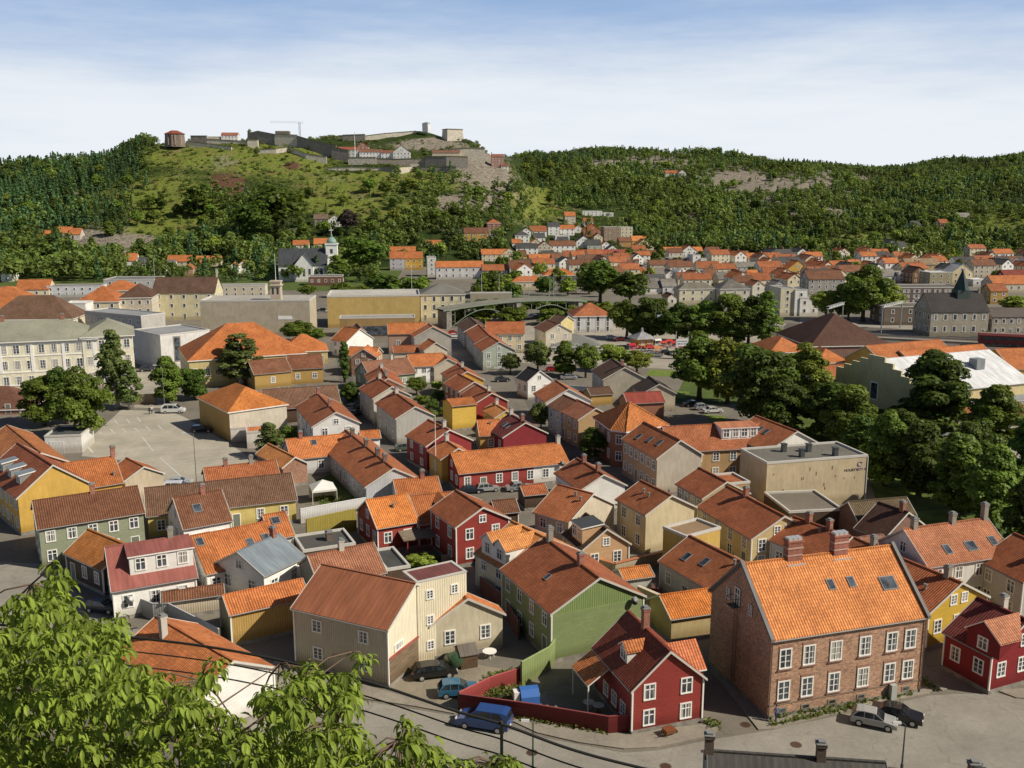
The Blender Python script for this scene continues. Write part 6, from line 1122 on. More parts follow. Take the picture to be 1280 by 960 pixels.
TR = [
 (874, 500, 414, 74, 'round', 'mid', 'bright round tree nearest the market square'), (909, 505, 420, 64, 'round', 'light', 'yellow green tree between two darker park trees'), (948, 535, 427, 92, 'round', 'dark', 'largest dark tree in the left part of the park'),
 (1003, 512, 428, 64, 'round', 'light', 'pale airy tree in front of the orange roofs'), (1036, 550, 478, 58, 'oval', 'dark', 'dark oval tree above the flat cream block'), (1060, 562, 480, 60, 'oval', 'mid', 'green oval tree right of the dark oval tree'), (1106, 608, 512, 54, 'oval', 'mid', 'tree standing close beside the sign end of the flat block'),
 (1081, 514, 482, 22, 'oval', 'light', 'small pointed tree against the stepped gable'), (1116, 534, 506, 42, 'bush', 'dark', 'dark bush under the stepped gable'), (1165, 545, 437, 80, 'oval', 'dark', 'tall dark cone shaped tree covering the white roof'), (1240, 565, 482, 62, 'oval', 'mid', 'tree in front of the wide grey flat roof'),
 (1148, 620, 524, 60, 'oval', 'dark', 'dark tree right of the sign end tree'), (1194, 642, 540, 64, 'oval', 'mid', 'broad tree behind the bright white house'), (1240, 662, 558, 62, 'oval', 'mid', 'tree behind the chimneys of the bright white house'), (1279, 640, 520, 54, 'oval', 'dark', 'dark tree at the right edge of the park'), (1278, 690, 592, 50, 'oval', 'dark', 'dark tree at the right edge behind the brown roof'),
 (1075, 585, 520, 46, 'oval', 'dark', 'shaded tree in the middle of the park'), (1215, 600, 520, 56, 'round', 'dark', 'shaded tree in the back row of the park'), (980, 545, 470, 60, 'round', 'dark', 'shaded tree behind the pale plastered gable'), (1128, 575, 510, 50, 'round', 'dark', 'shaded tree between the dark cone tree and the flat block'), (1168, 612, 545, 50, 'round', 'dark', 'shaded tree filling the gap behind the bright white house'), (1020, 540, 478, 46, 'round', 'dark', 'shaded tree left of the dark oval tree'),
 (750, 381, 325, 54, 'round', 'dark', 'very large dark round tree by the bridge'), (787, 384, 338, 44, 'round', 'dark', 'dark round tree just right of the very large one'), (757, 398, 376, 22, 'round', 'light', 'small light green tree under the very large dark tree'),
 (783, 424, 374, 40, 'round', 'mid', 'leftmost tree of the dark row behind the market'), (815, 426, 368, 46, 'round', 'dark', 'second tree of the dark row behind the market'), (846, 428, 378, 44, 'round', 'dark', 'third tree of the dark row behind the market'), (876, 429, 374, 44, 'round', 'mid', 'fourth tree of the dark row, below the cream mansion'), (908, 430, 362, 50, 'round', 'mid', 'tallest tree of the dark row, below the arched gable'), (935, 431, 370, 46, 'round', 'dark', 'dark tree next to the tallest of the row'), (955, 432, 362, 40, 'birch', 'mid', 'airy tree at the right end of the dark row'),
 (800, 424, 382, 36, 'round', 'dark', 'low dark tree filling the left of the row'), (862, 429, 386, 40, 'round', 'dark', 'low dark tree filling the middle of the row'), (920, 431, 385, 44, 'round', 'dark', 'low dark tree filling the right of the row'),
 (672, 468, 426, 32, 'round', 'birch', 'first street tree of the row by the square'), (706, 470, 425, 28, 'oval', 'mid', 'slim oval street tree by the square'), (732, 472, 429, 30, 'round', 'mid', 'dense street tree by the square'), (765, 464, 430, 34, 'round', 'light', 'light street tree behind the tall beige gable'), (796, 468, 437, 36, 'round', 'light', 'light tree right of the tall beige gable'), (638, 468, 441, 24, 'round', 'birch', 'small round tree beside the pale green house'),
 (55, 532, 468, 62, 'round', 'mid', 'left one of the twin round trees by the car park'), (107, 552, 458, 66, 'round', 'mid', 'right larger one of the twin round trees by the car park'), (84, 530, 457, 50, 'round', 'dark', 'dark tree between the twin round trees'), (147, 510, 410, 40, 'birch', 'birch', 'tall drooping birch in front of the school pavilion'), (163, 512, 448, 30, 'birch', 'birch', 'lower birch right of the tall one'),
 (210, 504, 445, 34, 'oval', 'mid', 'oval tree at the far entrance of the car park'), (243, 500, 458, 40, 'round', 'dark', 'low dark tree beside the orange hall'), (302, 482, 415, 52, 'birch', 'birch', 'large birch before the orange hipped hall'), (374, 428, 400, 38, 'round', 'mid', 'green tree behind the orange hall at the cinema'), (395, 428, 410, 22, 'round', 'mid', 'small tree right of the green tree at the cinema'),
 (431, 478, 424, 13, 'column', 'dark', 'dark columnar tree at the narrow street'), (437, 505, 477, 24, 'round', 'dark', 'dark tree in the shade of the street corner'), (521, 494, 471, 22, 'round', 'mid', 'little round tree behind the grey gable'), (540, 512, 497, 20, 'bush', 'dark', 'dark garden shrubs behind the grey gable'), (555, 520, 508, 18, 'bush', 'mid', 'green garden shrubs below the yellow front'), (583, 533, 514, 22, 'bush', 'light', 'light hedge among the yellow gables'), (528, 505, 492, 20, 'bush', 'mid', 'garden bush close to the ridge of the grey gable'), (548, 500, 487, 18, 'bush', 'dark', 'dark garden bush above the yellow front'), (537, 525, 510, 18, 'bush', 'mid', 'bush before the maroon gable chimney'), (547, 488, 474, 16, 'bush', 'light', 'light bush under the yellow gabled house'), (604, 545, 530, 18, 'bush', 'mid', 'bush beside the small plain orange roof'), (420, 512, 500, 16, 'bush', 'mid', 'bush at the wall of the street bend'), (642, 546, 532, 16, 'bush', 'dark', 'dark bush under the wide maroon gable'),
 (338, 572, 527, 34, 'birch', 'birch', 'thin tree in the yard beside the pale orange roof'), (362, 553, 530, 24, 'bush', 'mid', 'leafy bush behind the thin yard tree'), (527, 709, 690, 38, 'bush', 'light', 'large shrub in the courtyard of the red houses'), (676, 538, 502, 24, 'round', 'birch', 'olive tree in the second street'), (741, 575, 533, 34, 'birch', 'dark', 'dark tree in front of the corner house'),
 (1078, 402, 331, 62, 'round', 'mid', 'large round tree by the railway'), (1107, 400, 354, 42, 'round', 'light', 'lighter green tree attached to the large one by the railway'), (1032, 400, 362, 36, 'round', 'light', 'bright tree beside the four storey apartment house'), (1060, 402, 358, 40, 'round', 'dark', 'dark tree left of the large railway tree'), (1272, 388, 368, 40, 'bush', 'light', 'broad light bush at the right above the station'), (1232, 428, 412, 12, 'bush', 'mid', 'small bush at the tracks by the train'),
 (640, 376, 350, 26, 'bush', 'mid', 'dark green bush at the bridge'), (600, 372, 352, 26, 'bush', 'mid', 'bush left of the bridge'), (650, 384, 372, 60, 'bush', 'dark', 'dark thicket under the bridge'), (700, 386, 370, 50, 'bush', 'dark', 'dark thicket under the right end of the bridge'), (640, 405, 381, 44, 'bush', 'mid', 'broad bushes before the middle bridge pier'), (575, 405, 384, 40, 'bush', 'mid', 'green bushes before the left bridge pier'), (604, 404, 383, 34, 'bush', 'light', 'light bushes before the first bridge arch'), (690, 406, 384, 40, 'bush', 'mid', 'bushes before the second bridge arch'), (718, 404, 380, 30, 'bush', 'light', 'light bushes left of the white corner house'), (610, 394, 370, 44, 'bush', 'dark', 'green thicket under the left end of the bridge'), (640, 396, 371, 40, 'bush', 'dark', 'dark bushes under the first bridge arch'), (690, 394, 370, 40, 'bush', 'dark', 'dark bushes under the second bridge arch'), (722, 394, 372, 36, 'bush', 'dark', 'dark bushes at the right bridge pier'), (385, 372, 356, 24, 'round', 'mid', 'round tree left of the brick office'), (428, 372, 352, 26, 'round', 'mid', 'round tree right of the brick office'), (452, 374, 356, 24, 'round', 'mid', 'round tree behind the mustard block'),
 (478, 368, 340, 50, 'bush', 'dark', 'dark tree mass behind the mustard block'), (520, 366, 342, 44, 'bush', 'mid', 'green tree mass left of the bridge road'), (456, 345, 296, 46, 'round', 'dark', 'big dark tree right of the church'), (436, 294, 261, 26, 'round', 'purple', 'dark purple tree beside the powder house'), (420, 352, 318, 26, 'birch', 'mid', 'airy tree right in front of the church'), (345, 300, 230, 60, 'round', 'dark', 'very big dark tree on the hillside above the church'), (318, 305, 250, 46, 'round', 'dark', 'big dark tree left of the very big hillside tree'), (246, 270, 232, 34, 'oval', 'dark', 'dark pines standing on the heath'), (202, 262, 240, 12, 'oval', 'dark', 'slim dark pine on the open slope'), (192, 280, 262, 18, 'round', 'mid', 'round green tree on the open slope'), (136, 296, 276, 16, 'oval', 'mid', 'green tree above the hillside house'),
 (313, 175, 161, 14, 'round', 'dark', 'dark tree on the crest between the fortress walls'),
]
for t in TR: tree_px(*t[:4], ('full' if t[4] == 'round' and (t[5] == 'dark' or t[3] > 40) and t[1] > 395 else t[4]), t[5], t[6], gp_ if 460 < t[1] < 700 and t[0] > 840 else None, fine=t[1] > 395)
NEARH = [o for o in C.objects if o.parent is None and o.type == 'EMPTY' and 'dims' in o and o.location.y > 380]
# trees one can tell apart on the hills, then the woods as one mass each
def mini(seed, kind):
    r = np.random.default_rng(seed)
    if kind == 'conifer':
        n = 64; z = r.uniform(0.08, 1, n) ** 0.9; a = r.uniform(0, 6.28, n); w = (1 - z) * 0.24 + 0.015; q = w * r.uniform(0.5, 1.0, n)
        pos = np.stack([q * np.cos(a), q * np.sin(a), z], 1); nr = np.stack([np.cos(a) * .7, np.sin(a) * .7, np.full(n, .55)], 1)
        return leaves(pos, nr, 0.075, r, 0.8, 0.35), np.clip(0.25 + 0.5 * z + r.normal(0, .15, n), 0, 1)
    L = []
    for k in range(9):
        d = r.normal(0, 1, 3); d /= np.linalg.norm(d); L.append((np.array([0, 0, .58]) + d * np.array([.36, .36, .30]) * r.uniform(.5, 1), r.uniform(.13, .21)))
    P_, T_ = [], []
    for c, rad in L:
        n = 13; d = r.normal(0, 1, (n, 3)); d /= np.linalg.norm(d, axis=1)[:, None]; d[:, 2] = np.abs(d[:, 2]) * np.where(r.uniform(0, 1, n) < .75, 1, -1)
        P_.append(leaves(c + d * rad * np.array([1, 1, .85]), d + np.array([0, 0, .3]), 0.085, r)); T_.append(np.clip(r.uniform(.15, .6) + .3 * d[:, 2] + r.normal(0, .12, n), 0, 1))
    return np.concatenate(P_), np.concatenate(T_)
MINI = {k: [mini(s, k) for s in range(4)] for k in ('conifer', 'broad')}
def forest():
    r = np.random.default_rng(11); out = {'conifer': [], 'broad': [], 'scrub': []}; keep = []
    y = 520.0
    while y < 1900:
        s = 6.0 if y < 1000 else 7.2 if y < 1300 else 8.6
        xmax = 0.60 * y; x = -xmax
        while x < xmax:
            xx, yy = x + r.uniform(-.9, .9) * s, y + r.uniform(-.9, .9) * s; x += s
            z0 = float(terr0(xx, yy))
            z = terr(xx, yy); px, py = proj(xx, yy, z)
            if z0 < 1.2 and not (py > 319 and ((px < 470 and 520 < yy < 660) or (px > 990 and 640 < yy < 760 and r.uniform() < .25))): continue
            if px < -60 or px > 1340: continue
            if any(abs(xx - hx) < hr and abs(yy - hy - 2) < hr + 3 for hx, hy, hr in HOUSES): continue
            if py < 176 and 420 < px < 660: continue
            d = density(px, py, yy); u = r.uniform()
            if z0 < 1.2: d = .55
            if u < d:
                sp_ = fbm(xx, yy, 0.008, 2); pc = 0.72 if px < 175 and py < 300 else 0.28 if (px > 900 and py < 262) else 0.22 if yy > 1200 else 0.10
                k = 'conifer' if r.uniform() < pc + .5 * sp_ else 'broad'; h = (r.uniform(8, 15) if k == 'conifer' else r.uniform(6.0, 14.0)) * (1 if px < 650 or py > 260 else 1.0)
                if 190 < px < 660 and py < 300: h *= r.uniform(.45, .95)
                h *= 0.85 + 0.5 * fbm(xx, yy, 0.012, 2)
                if d < .3: h *= .6
                h = max(3.0, h)
                out[k].append((xx, yy, z - .3, h))
            elif patch(ROCK, px, py) < .4 and u < d + 0.75 and yy < 1000 and z > 3: out['scrub'].append((xx, yy, z - .3, r.uniform(0.8, 2.2) if r.uniform() < .6 else r.uniform(2.2, 5.0)))
        y += s
    print('forest', {k: len(v) for k, v in out.items()})
    mats = {'conifer': M('leaf', (0.045, 0.085, 0.032)), 'broad': M('leaf', (0.10, 0.145, 0.03)), 'scrub': M('leaf', (0.13, 0.155, 0.04))}
    lab = {'conifer': ('spruce_wood', 'dark spruce and pine wood covering the hills behind the town', 'wood'), 'broad': ('broadleaf_wood', 'green broadleaf wood covering the lower slopes behind the town', 'wood'), 'scrub': ('hill_scrub', 'low bushes scattered over the open fortress hillside', 'bushes')}
    for k, lst in out.items():
        Vs, Ts = [], []; pr = MINI['conifer' if k == 'conifer' else 'broad']; A = np.array(lst); idx = r.integers(0, 4, len(A)); ang = r.uniform(0, 6.28, len(A)); tn = r.uniform(-.3, .36, len(A)) + np.array([0.75 * fbm(a[0], a[1], 0.011, 3) for a in lst])  # broad noise in the tint paints lit and shaded slopes into the leaf colour
        for j in range(4):
            V, T = pr[j]; a = A[idx == j]; c, s_ = np.cos(ang[idx == j]), np.sin(ang[idx == j]); m = len(a)
            h = a[:, 3][:, None, None]; x = V[None, :, :, 0] * c[:, None, None] - V[None, :, :, 1] * s_[:, None, None]; y_ = V[None, :, :, 0] * s_[:, None, None] + V[None, :, :, 1] * c[:, None, None]
            wf = 1.6 if k == 'scrub' else 1.0
            Q = np.stack([x * h * wf + a[:, 0][:, None, None], y_ * h * wf + a[:, 1][:, None, None], V[None, :, :, 2] * h - (0.25 * h if k == 'scrub' else 0) + a[:, 2][:, None, None]], -1)
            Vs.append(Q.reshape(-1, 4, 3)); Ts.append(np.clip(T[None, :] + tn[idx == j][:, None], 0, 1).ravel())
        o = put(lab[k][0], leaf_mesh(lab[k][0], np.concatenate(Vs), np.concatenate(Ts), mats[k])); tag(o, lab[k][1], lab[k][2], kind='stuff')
HOUSES = [(o.location.x, o.location.y, 9.0) for o in C.objects if o.parent is None and o.type == 'EMPTY' and o.location.y > 540 and 'dims' in o]
forest()
rr = random.Random(5); hg = 'single trees on the hillside'
spots = []
for k in range(800):
    px, py = rr.uniform(10, 1270), rr.uniform(205, 325); q = hit(px, py)
    if q.z < 1.5 or any((q.x - a) ** 2 + (q.y - b) ** 2 < 300 for a, b in spots) or any(abs(q.x - hx) < 14 and abs(q.y - hy) < 16 for hx, hy, hr in HOUSES): continue
    d = density(px, py, q.y)
    if (px < 655 and py < 240 and px > 190) or d < .2: continue
    spots.append((q.x, q.y)); con = px < 180 and rr.random() < .5
    h = rr.uniform(9, 14); tree_at(q.x, q.y, q.z - .3, h, h * (.5 if con else rr.uniform(.65, .9)), 'oval' if con else 'round', rr.choice(('dark', 'mid', 'mid', 'light')) if not con else 'dark', 'full grown tree rising out of the wood on the hillside', hg, False)
    if len(spots) > 190: break

# small trees between the houses of the far town
tg = 'small trees among the far houses'; rr = random.Random(9); n_ = 0
while n_ < 70:
    px, py = rr.uniform(600, 1275), rr.uniform(322, 372); q = W(px, py)
    if py > 352 and px > 960: continue
    if any(abs(q.x - o.location.x) < 9 and abs(q.y - o.location.y) < 11 for o in NEARH): continue
    h = rr.uniform(6, 11); n_ += 1; tree_at(q.x, q.y, 0, h, h * rr.uniform(.7, 1.0), rr.choice(('full', 'full', 'bush')), rr.choice(('dark', 'mid', 'mid', 'light')), 'small leafy tree standing between the far town houses', tg, False)
# ------------------------------------------------------------------ fortress on the hill
ST = M('stone', (0.66, 0.60, 0.49)); STD = M('stone', (0.27, 0.25, 0.215)); STL = M('stone', (0.74, 0.67, 0.54))
def fwall(label, pts, m, thick=3.0, name='fortress_wall'):
    """pts: (bearing x, y of top, y of foot, distance)"""
    A = []
    for px, pt, pb, Y in pts:
        t, b = WY(px, pt, Y), WY(px, pb + 2.5, Y); A.append((t.x, t.y, t.z, min(b.z, terr(t.x, t.y) - .5)))
    c = A[0]; r = thing(name, label, 'fortress wall', (c[0], c[1], c[3])); r['kind'] = 'thing'; w = MB(); cp = MB(); O = Vector((c[0], c[1], c[3]))
    for p, q in zip(A, A[1:]):
        P0, Q0 = Vector(p[:2] + (p[3],)) - O, Vector(q[:2] + (q[3],)) - O; P1, Q1 = Vector(p[:3]) - O, Vector(q[:3]) - O; bk = Vector((0, thick, 0))
        w.poly([P0, Q0, Q1, P1]); w.poly([Q0 + bk, P0 + bk, P1 + bk, Q1 + bk]); w.poly([P0 + bk, P0, P1, P1 + bk]); w.poly([Q0, Q0 + bk, Q1 + bk, Q1])
        f = Vector((0, -.35, 0)); u = Vector((0, 0, .5)); cp.poly([P1 + f + u, Q1 + f + u, Q1 + bk + u, P1 + bk + u]); cp.poly([P1 + f, Q1 + f, Q1 + f + u, P1 + f + u]); cp.poly([Q1 + f, Q1 + bk, Q1 + bk + u, Q1 + f + u]); cp.poly([P1 + bk, P1 + f, P1 + f + u, P1 + bk + u])
    w.build('wall', m, r); cp.build('coping', M('grass', (0.14, 0.14, 0.06)), r); return r
fwall('dark upper wall left of the fortress crest', [(310, 167, 177, 925), (322, 164, 178, 922), (343, 168, 178, 918)], STD)
fwall('grey bastion wall under the grassy mound', [(343, 168, 179, 916), (371, 169, 180, 912)], ST)
fwall('long dark wall falling towards the barracks', [(371, 170, 186, 910), (395, 177, 192, 900), (420, 182, 200, 894)], STD)
fwall('tall dark end of the long falling wall', [(414, 184, 204, 893), (436, 188, 206, 890)], STD)
fwall('grey middle wall below the barracks', [(435, 197, 208, 884), (470, 197, 209, 882)], ST)
fwall('brownish wall beside the arched gate', [(470, 198, 209, 883), (495, 199, 209, 883), (531, 198, 208, 884)], M('stone', (0.38, 0.33, 0.27)))
fwall('large dark bastion front right of the gate', [(531, 196, 209, 882), (558, 195.5, 209, 878), (585, 196, 209, 882)], STD)
fwall('pale sloping retaining wall of the lower terrace', [(409, 210, 223, 868), (440, 209, 217, 868), (478, 210, 216, 868)], STL)
fwall('dark corner of the lower terrace', [(477, 209, 224, 866), (499, 209, 222, 862)], STD)
fwall('light return wall beside the dark terrace corner', [(499, 209, 221, 862), (514, 208, 216, 868)], STL)
fwall('low dark wall under the large bastion', [(521, 208, 214, 872), (570, 208.5, 216, 870), (574, 209, 216, 872)], STD)
fwall('long low wall across the meadow', [(380, 244, 250, 800), (420, 243.5, 250, 800), (457, 243, 249, 802)], M('stone', (0.46, 0.40, 0.30)), 1.5)
fwall('low dark wall end left on the meadow', [(378, 245, 249, 800), (381, 244, 250, 800)], STD, 1.5)
fwall('sloping path wall on the meadow', [(398, 234, 238, 822), (420, 225, 229, 845), (436, 220, 224, 858)], STL, 1.2)
fwall('small zigzag wall at the path bend', [(455, 232, 236, 830), (472, 235, 239, 822), (486, 238, 240, 818)], ST, 1.2)
fwall('path wall going down to the powder house', [(446, 252, 255, 785), (468, 245, 248, 802), (490, 239, 242, 818)], STL, 1.2)
fwall('long grey wall right of the octagonal tower', [(232, 177, 183, 905), (262, 180, 186, 900), (289, 184, 190, 892)], ST)
fwall('upper grey wall behind the white fortress house', [(238, 170, 178, 915), (258, 170, 178, 914)], STD)
fwall('second upper wall right of the white fortress house', [(258, 174, 179, 910), (310, 177, 183, 906)], ST)
fwall('light wall stub below the crest tree', [(309, 175, 183, 904), (322, 175, 183, 904)], STL)
fwall('hillside wall crossing below the dark upper wall', [(322, 187, 191, 890), (345, 186, 190, 890), (360, 184, 189, 895), (382, 192, 196, 882), (408, 196, 200, 880)], ST, 1.5)
fwall('crest rampart left of the summit', [(428, 169, 178, 945), (456, 168, 178, 945)], STD)
fwall('crest rampart on the bare rock', [(456, 170, 176, 950), (480, 167, 174, 955), (520, 164, 168, 965)], ST)
fwall('wall falling right from the summit bastion', [(577, 174, 184, 950), (593, 184, 187, 946)], STD)
fwall('grey parapet right of the barrack roofs', [(560, 187, 192, 905), (585, 185, 190, 905), (606, 186, 190, 905)], ST)
def summit():
    q = WY(569, 176, 958); r = thing('bastion', 'square stone bastion on the summit of the fortress hill', 'bastion', (q.x, q.y, q.z - 3)); m = MB()
    for (x0, x1, y0, y1, mm) in ((-8, 8, 0, 12, 0),): 
        b = [(x0 - 1, y0 - 1), (x1 + 1, y0 - 1), (x1 + 1, y1 + 1), (x0 - 1, y1 + 1)]; t = [(x0, y0), (x1, y0), (x1, y1), (x0, y1)]
        for k in range(4): m.poly([(*b[k], 0), (*b[(k + 1) % 4], 0), (*t[(k + 1) % 4], 13.5), (*t[k], 13.5)])
        m.poly([(*p, 13.5) for p in t])
    m.build('wall', ST, r); k = MB(); k.box(-8.4, 8.4, -.4, 12.4, 13.5, 14.3); k.build('coping', STD, r); r.rotation_euler.z = R(28)
    q = WY(533, 164, 962); r = thing('watch_tower', 'small white tower on the summit rock', 'tower', (q.x, q.y, q.z - 1)); m = MB(); m.box(-3, 3, -3, 3, 0, 8.6, 0); m.build('wall', M('plaster', (0.76, 0.76, 0.76)), r)
    k = MB(); k.cyl(0, 0, 8.6, 9.6, 4.5, 0.2, 4); k.build('roof', M('sheet', G2), r); r.rotation_euler.z = R(-20)
    q = WY(219, 181, 903); r = thing('octagonal_tower', 'grey octagonal tower with low red tile roof at the left end of the fortress', 'tower', (q.x, q.y, q.z - 2)); m = MB(); m.cyl(0, 0, 0, 11.5, 9.4, 9.0, 8); m.build('wall', M('stone', (0.24, 0.2, 0.17)), r)
    k = MB(); k.cyl(0, 0, 11.5, 14.6, 10.0, 3.0, 8); k.build('roof', M('tile', (0.36, 0.10, 0.06)), r)
    for a in (0.6, 1.2, 2.0): 
        f = MB(); f.box(-.8, .8, -.3, 0.3, 0, 9); o = f.build('corner_panel', [M('plaster', (0.36, 0.25, 0.2))], r); an = -a; o.location = (9.0 * math.cos(an), 9.0 * math.sin(an), 1.5); o.rotation_euler.z = an + math.pi / 2
summit()
def fb(px0, px1, pyb, pye, Y, label, wall, roof, kind, dep=9, **o):
    f = WY((px0 + px1) / 2, pyb, Y); return boxY(label, Y, px0, px1, pye, 4, dep, (pl, wall), ('tile', roof), {'g': 'gable', 'e': 'gableend', 'f': 'flat'}[kind], z0=f.z - 1.5, door=0, **o)
fb(276, 297, 176, 169, 915, 'white fortress house with pinkish roof between the grey walls', WHITE, (0.4, 0.16, 0.1), 'g'); fb(260, 275, 176, 171, 915, 'pale low fortress house left of the white one', BEIGE, (0.3, 0.25, 0.18), 'f', blank=1)
fb(422, 448, 197, 187, 893, 'fortress barrack with red roof and a green white front', (0.62, 0.66, 0.62), (0.40, 0.13, 0.08), 'g'); fb(446, 461, 192, 183, 897, 'brick gable right of the green white barrack', (0.40, 0.17, 0.11), (0.42, 0.14, 0.08), 'e')
fb(449, 478, 197, 190, 893, 'white barrack with brown roof in the fortress', WHITE, (0.32, 0.16, 0.11), 'g'); fb(476, 495, 197, 191, 893, 'brown roofed barrack with low wall', WHITE, (0.3, 0.14, 0.09), 'g'); fb(491, 513, 197, 190, 890, 'white gabled barrack next to the gate', (0.78, 0.78, 0.76), (0.3, 0.14, 0.09), 'e')
fb(540, 575, 195, 191, 897, 'long low brown roof behind the large bastion', BEIGE, (0.24, 0.13, 0.09), 'g', blank=1); fb(614, 630, 209, 196, 905, 'pink house on the cliff at the right end of the fortress', (0.46, 0.24, 0.17), (0.30, 0.13, 0.09), 'g'); fb(626, 636, 214, 208, 902, 'small white house under the pink house on the cliff', WHITE, (0.3, 0.14, 0.09), 'g')
fb(344, 361, 170, 164, 930, 'low dark house behind the grassy mound of the fortress', (0.2, 0.17, 0.13), (0.14, 0.12, 0.1), 'f', blank=1); fb(941, 958, 202, 195, 1430, 'flat brown building on the far rocky crest', (0.22, 0.17, 0.13), (0.2, 0.17, 0.15), 'f', blank=1)
q = WY(444, 196, 890); fp = thing('flagpole', 'tall white flagpole at the fortress barracks', 'flagpole', tuple(q)); m = MB(); m.cyl(0, 0, 0, 22, .35, .15, 6); m.build('pole', m_white, fp); m = MB(); m.box(.2, .28, -.1, .1, 18, 21.5); m.build('pennant', M('paint', (.5, .05, .05)), fp)
q = WY(375, 172, 940); cr = thing('tower_crane', 'thin grey tower crane behind the fortress mound', 'crane', tuple(q)); m = MB()
for sx in (-.7, .7):
    for sy in (-.7, .7): m.tube([(sx, sy, 0), (sx, sy, 14)], .11, 4)
for k in range(7): m.tube([(-.7, -.7, 2 * k), (.7, -.7, 2 * k + 2)], .1, 4)
m.build('mast', M('metal', (.3, .3, .32)), cr); m = MB()
for dz in (13.2, 14.4): m.tube([(4, 0, dz), (-28, 0, dz + .8)], .08, 4)
for k in range(14): m.tube([(4 - k * 2.3, 0, 13.2), (2.9 - k * 2.3, 0, 14.6)], .04, 4)
m.build('jib', M('metal', (.3, .3, .32)), cr)
def arch_gate():
    q = WY(518, 214, 876); r = thing('gate', 'pale stone gate with dark arch in the fortress wall', 'gate', (q.x, q.y, q.z - 1)); m = MB(); m.box(-3.6, 3.6, -1, 1, 0, 7.2, 0); m.build('wall', STL, r)
    k = MB(); k.poly([(-1.3, -1.04, .8)] + [(1.3, -1.04, .8)] + [(1.3 * math.cos(a), -1.04, 3.6 + 1.4 * math.sin(a)) for a in np.linspace(0, math.pi, 9)]); k.build('archway', m_dark, r)
arch_gate()
# ------------------------------------------------------------------ church
def church():
    q = W(390, 350); q = Vector((q.x, q.y, 0)); r = thing('church', 'white church with slate roofs and a west tower topped by a green dome and cross', 'church', tuple(q), R(6)); wh_ = M('plaster', (0.90, 0.90, 0.88)); sl = M('sheet', (0.07, 0.075, 0.085))
    def gab(x0, x1, w, ze, zr, axis='x'):
        a = MB(); b = MB()
        a.prism([(-w, 0), (w, 0), (w, ze), (0, zr - .3), (-w, ze)], x0, x1); b.prism([(w + .5, ze - .2), (0, zr), (-w - .5, ze - .2), (-w - .5, ze - .5), (0, zr - .3), (w + .5, ze - .5)], x0 - .4, x1 + .4); return a, b
    a, b = gab(-17, 9, 7.5, 9, 17.5); a.build('wall', wh_, r); b.build('roof', sl, r)
    a, b = gab(-11, 11, 5, 9, 15.5)
    for mb, nm, mt in ((a, 'transept_wall', wh_), (b, 'transept_roof', sl)):
        o = mb.build(nm, mt, r); o.rotation_euler.z = math.pi / 2; o.location = (-3, 0, 0.02)
    m = MB(); m.box(-3.1, 3.1, -3.1, 3.1, 0, 19.5); m.box(-3.4, 3.4, -3.4, 3.4, 13, 13.6); m.box(-3.5, 3.5, -3.5, 3.5, 19.5, 20.2); t = m.build('tower', wh_, r); t.location = (11.5, 0, 0)
    m = MB(); m.cyl(0, 0, 20.2, 22.2, 2.9, 2.4, 12); m.cyl(0, 0, 22.2, 23.6, 2.4, 1.0, 12); m.cyl(0, 0, 23.6, 25.2, .9, .2, 12); put('dome', m.mesh('dome', [M('sheet', (0.26, 0.38, 0.33))], True), t)
    m = MB(); m.box(-.14, .14, -.14, .14, 25, 29); m.box(-1.1, 1.1, -.13, .13, 27.2, 27.6); put('cross', m.mesh('cross', [m_white]), t)
    for x in (-15, -12.4, 3, 6): 
        m = MB(); m.box(-.7, .7, -.05, .02, -2, 2); m.cyl(0, 0, 0, 0.01, .1, n=6); o = m.build('window', m_glass, r); o.location = (x, -7.5, 5)
    for z in (9, 16): 
        m = MB(); m.box(-.7, .7, -.06, 0, -1.2, 1.2); o = m.build('window', m_glass, r); o.location = (11.5, -3.1, z)
    for x in (-6, -3, 0):
        m = MB(); m.box(-.6, .6, -.05, .02, -2, 2); o = m.build('window', m_glass, r); o.location = (x, -11, 5)
church()
# ------------------------------------------------------------------ pavements, yards, markings
slab('pavement', [(574, 893), (640, 902), (672, 917), (724, 929), (780, 937), (822, 935), (890, 920), (898, 912), (893, 903), (879, 906), (792, 917), (760, 917), (667, 900), (574, 886)], 0.12, m_pave)
slab('pavement', [(948, 913), (968, 912), (1020, 899), (1073, 886), (1120, 876), (1160, 868), (1172, 858), (1150, 860), (957, 898), (930, 870), (897, 836), (888, 838)], 0.12, m_pave)
slab('pavement', [(1244, 863), (1270, 873), (1320, 876), (1320, 860)], 0.12, m_pave)
slab('pavement', [(330, 838), (440, 872), (520, 884), (568, 893), (572, 888), (520, 876), (452, 856), (345, 826)], 0.12, m_pave)
slab('pavement', [(1147, 846), (1184, 862), (1178, 864), (1140, 850)], 0.12, m_pave)
sheet('road', gp([(-60, 700), (60, 705), (130, 772), (330, 840), (440, 874), (574, 896), (672, 921), (780, 941), (822, 938), (892, 924), (950, 915), (1070, 890), (1165, 869), (1244, 866), (1320, 884), (1320, 990), (500, 990), (100, 830), (-60, 780)]), 0.004, M('ground', (0.30, 0.28, 0.245)))
sheet('gravel_yard', gp([(455, 852), (545, 822), (640, 838), (650, 846), (574, 886), (520, 874)]), 0.004, M('ground', (0.28, 0.245, 0.185)))
sheet('car_park', gp([(152, 512), (215, 515), (232, 522), (285, 553), (330, 585), (255, 605), (205, 612), (150, 575), (102, 570), (108, 552)]), 0.004, M('ground', (0.44, 0.405, 0.335)))
sheet('square', gp([(560, 450), (860, 462), (860, 440), (1000, 425), (1000, 405), (720, 400), (560, 420)]), 0.004, M('ground', (0.38, 0.345, 0.285)))
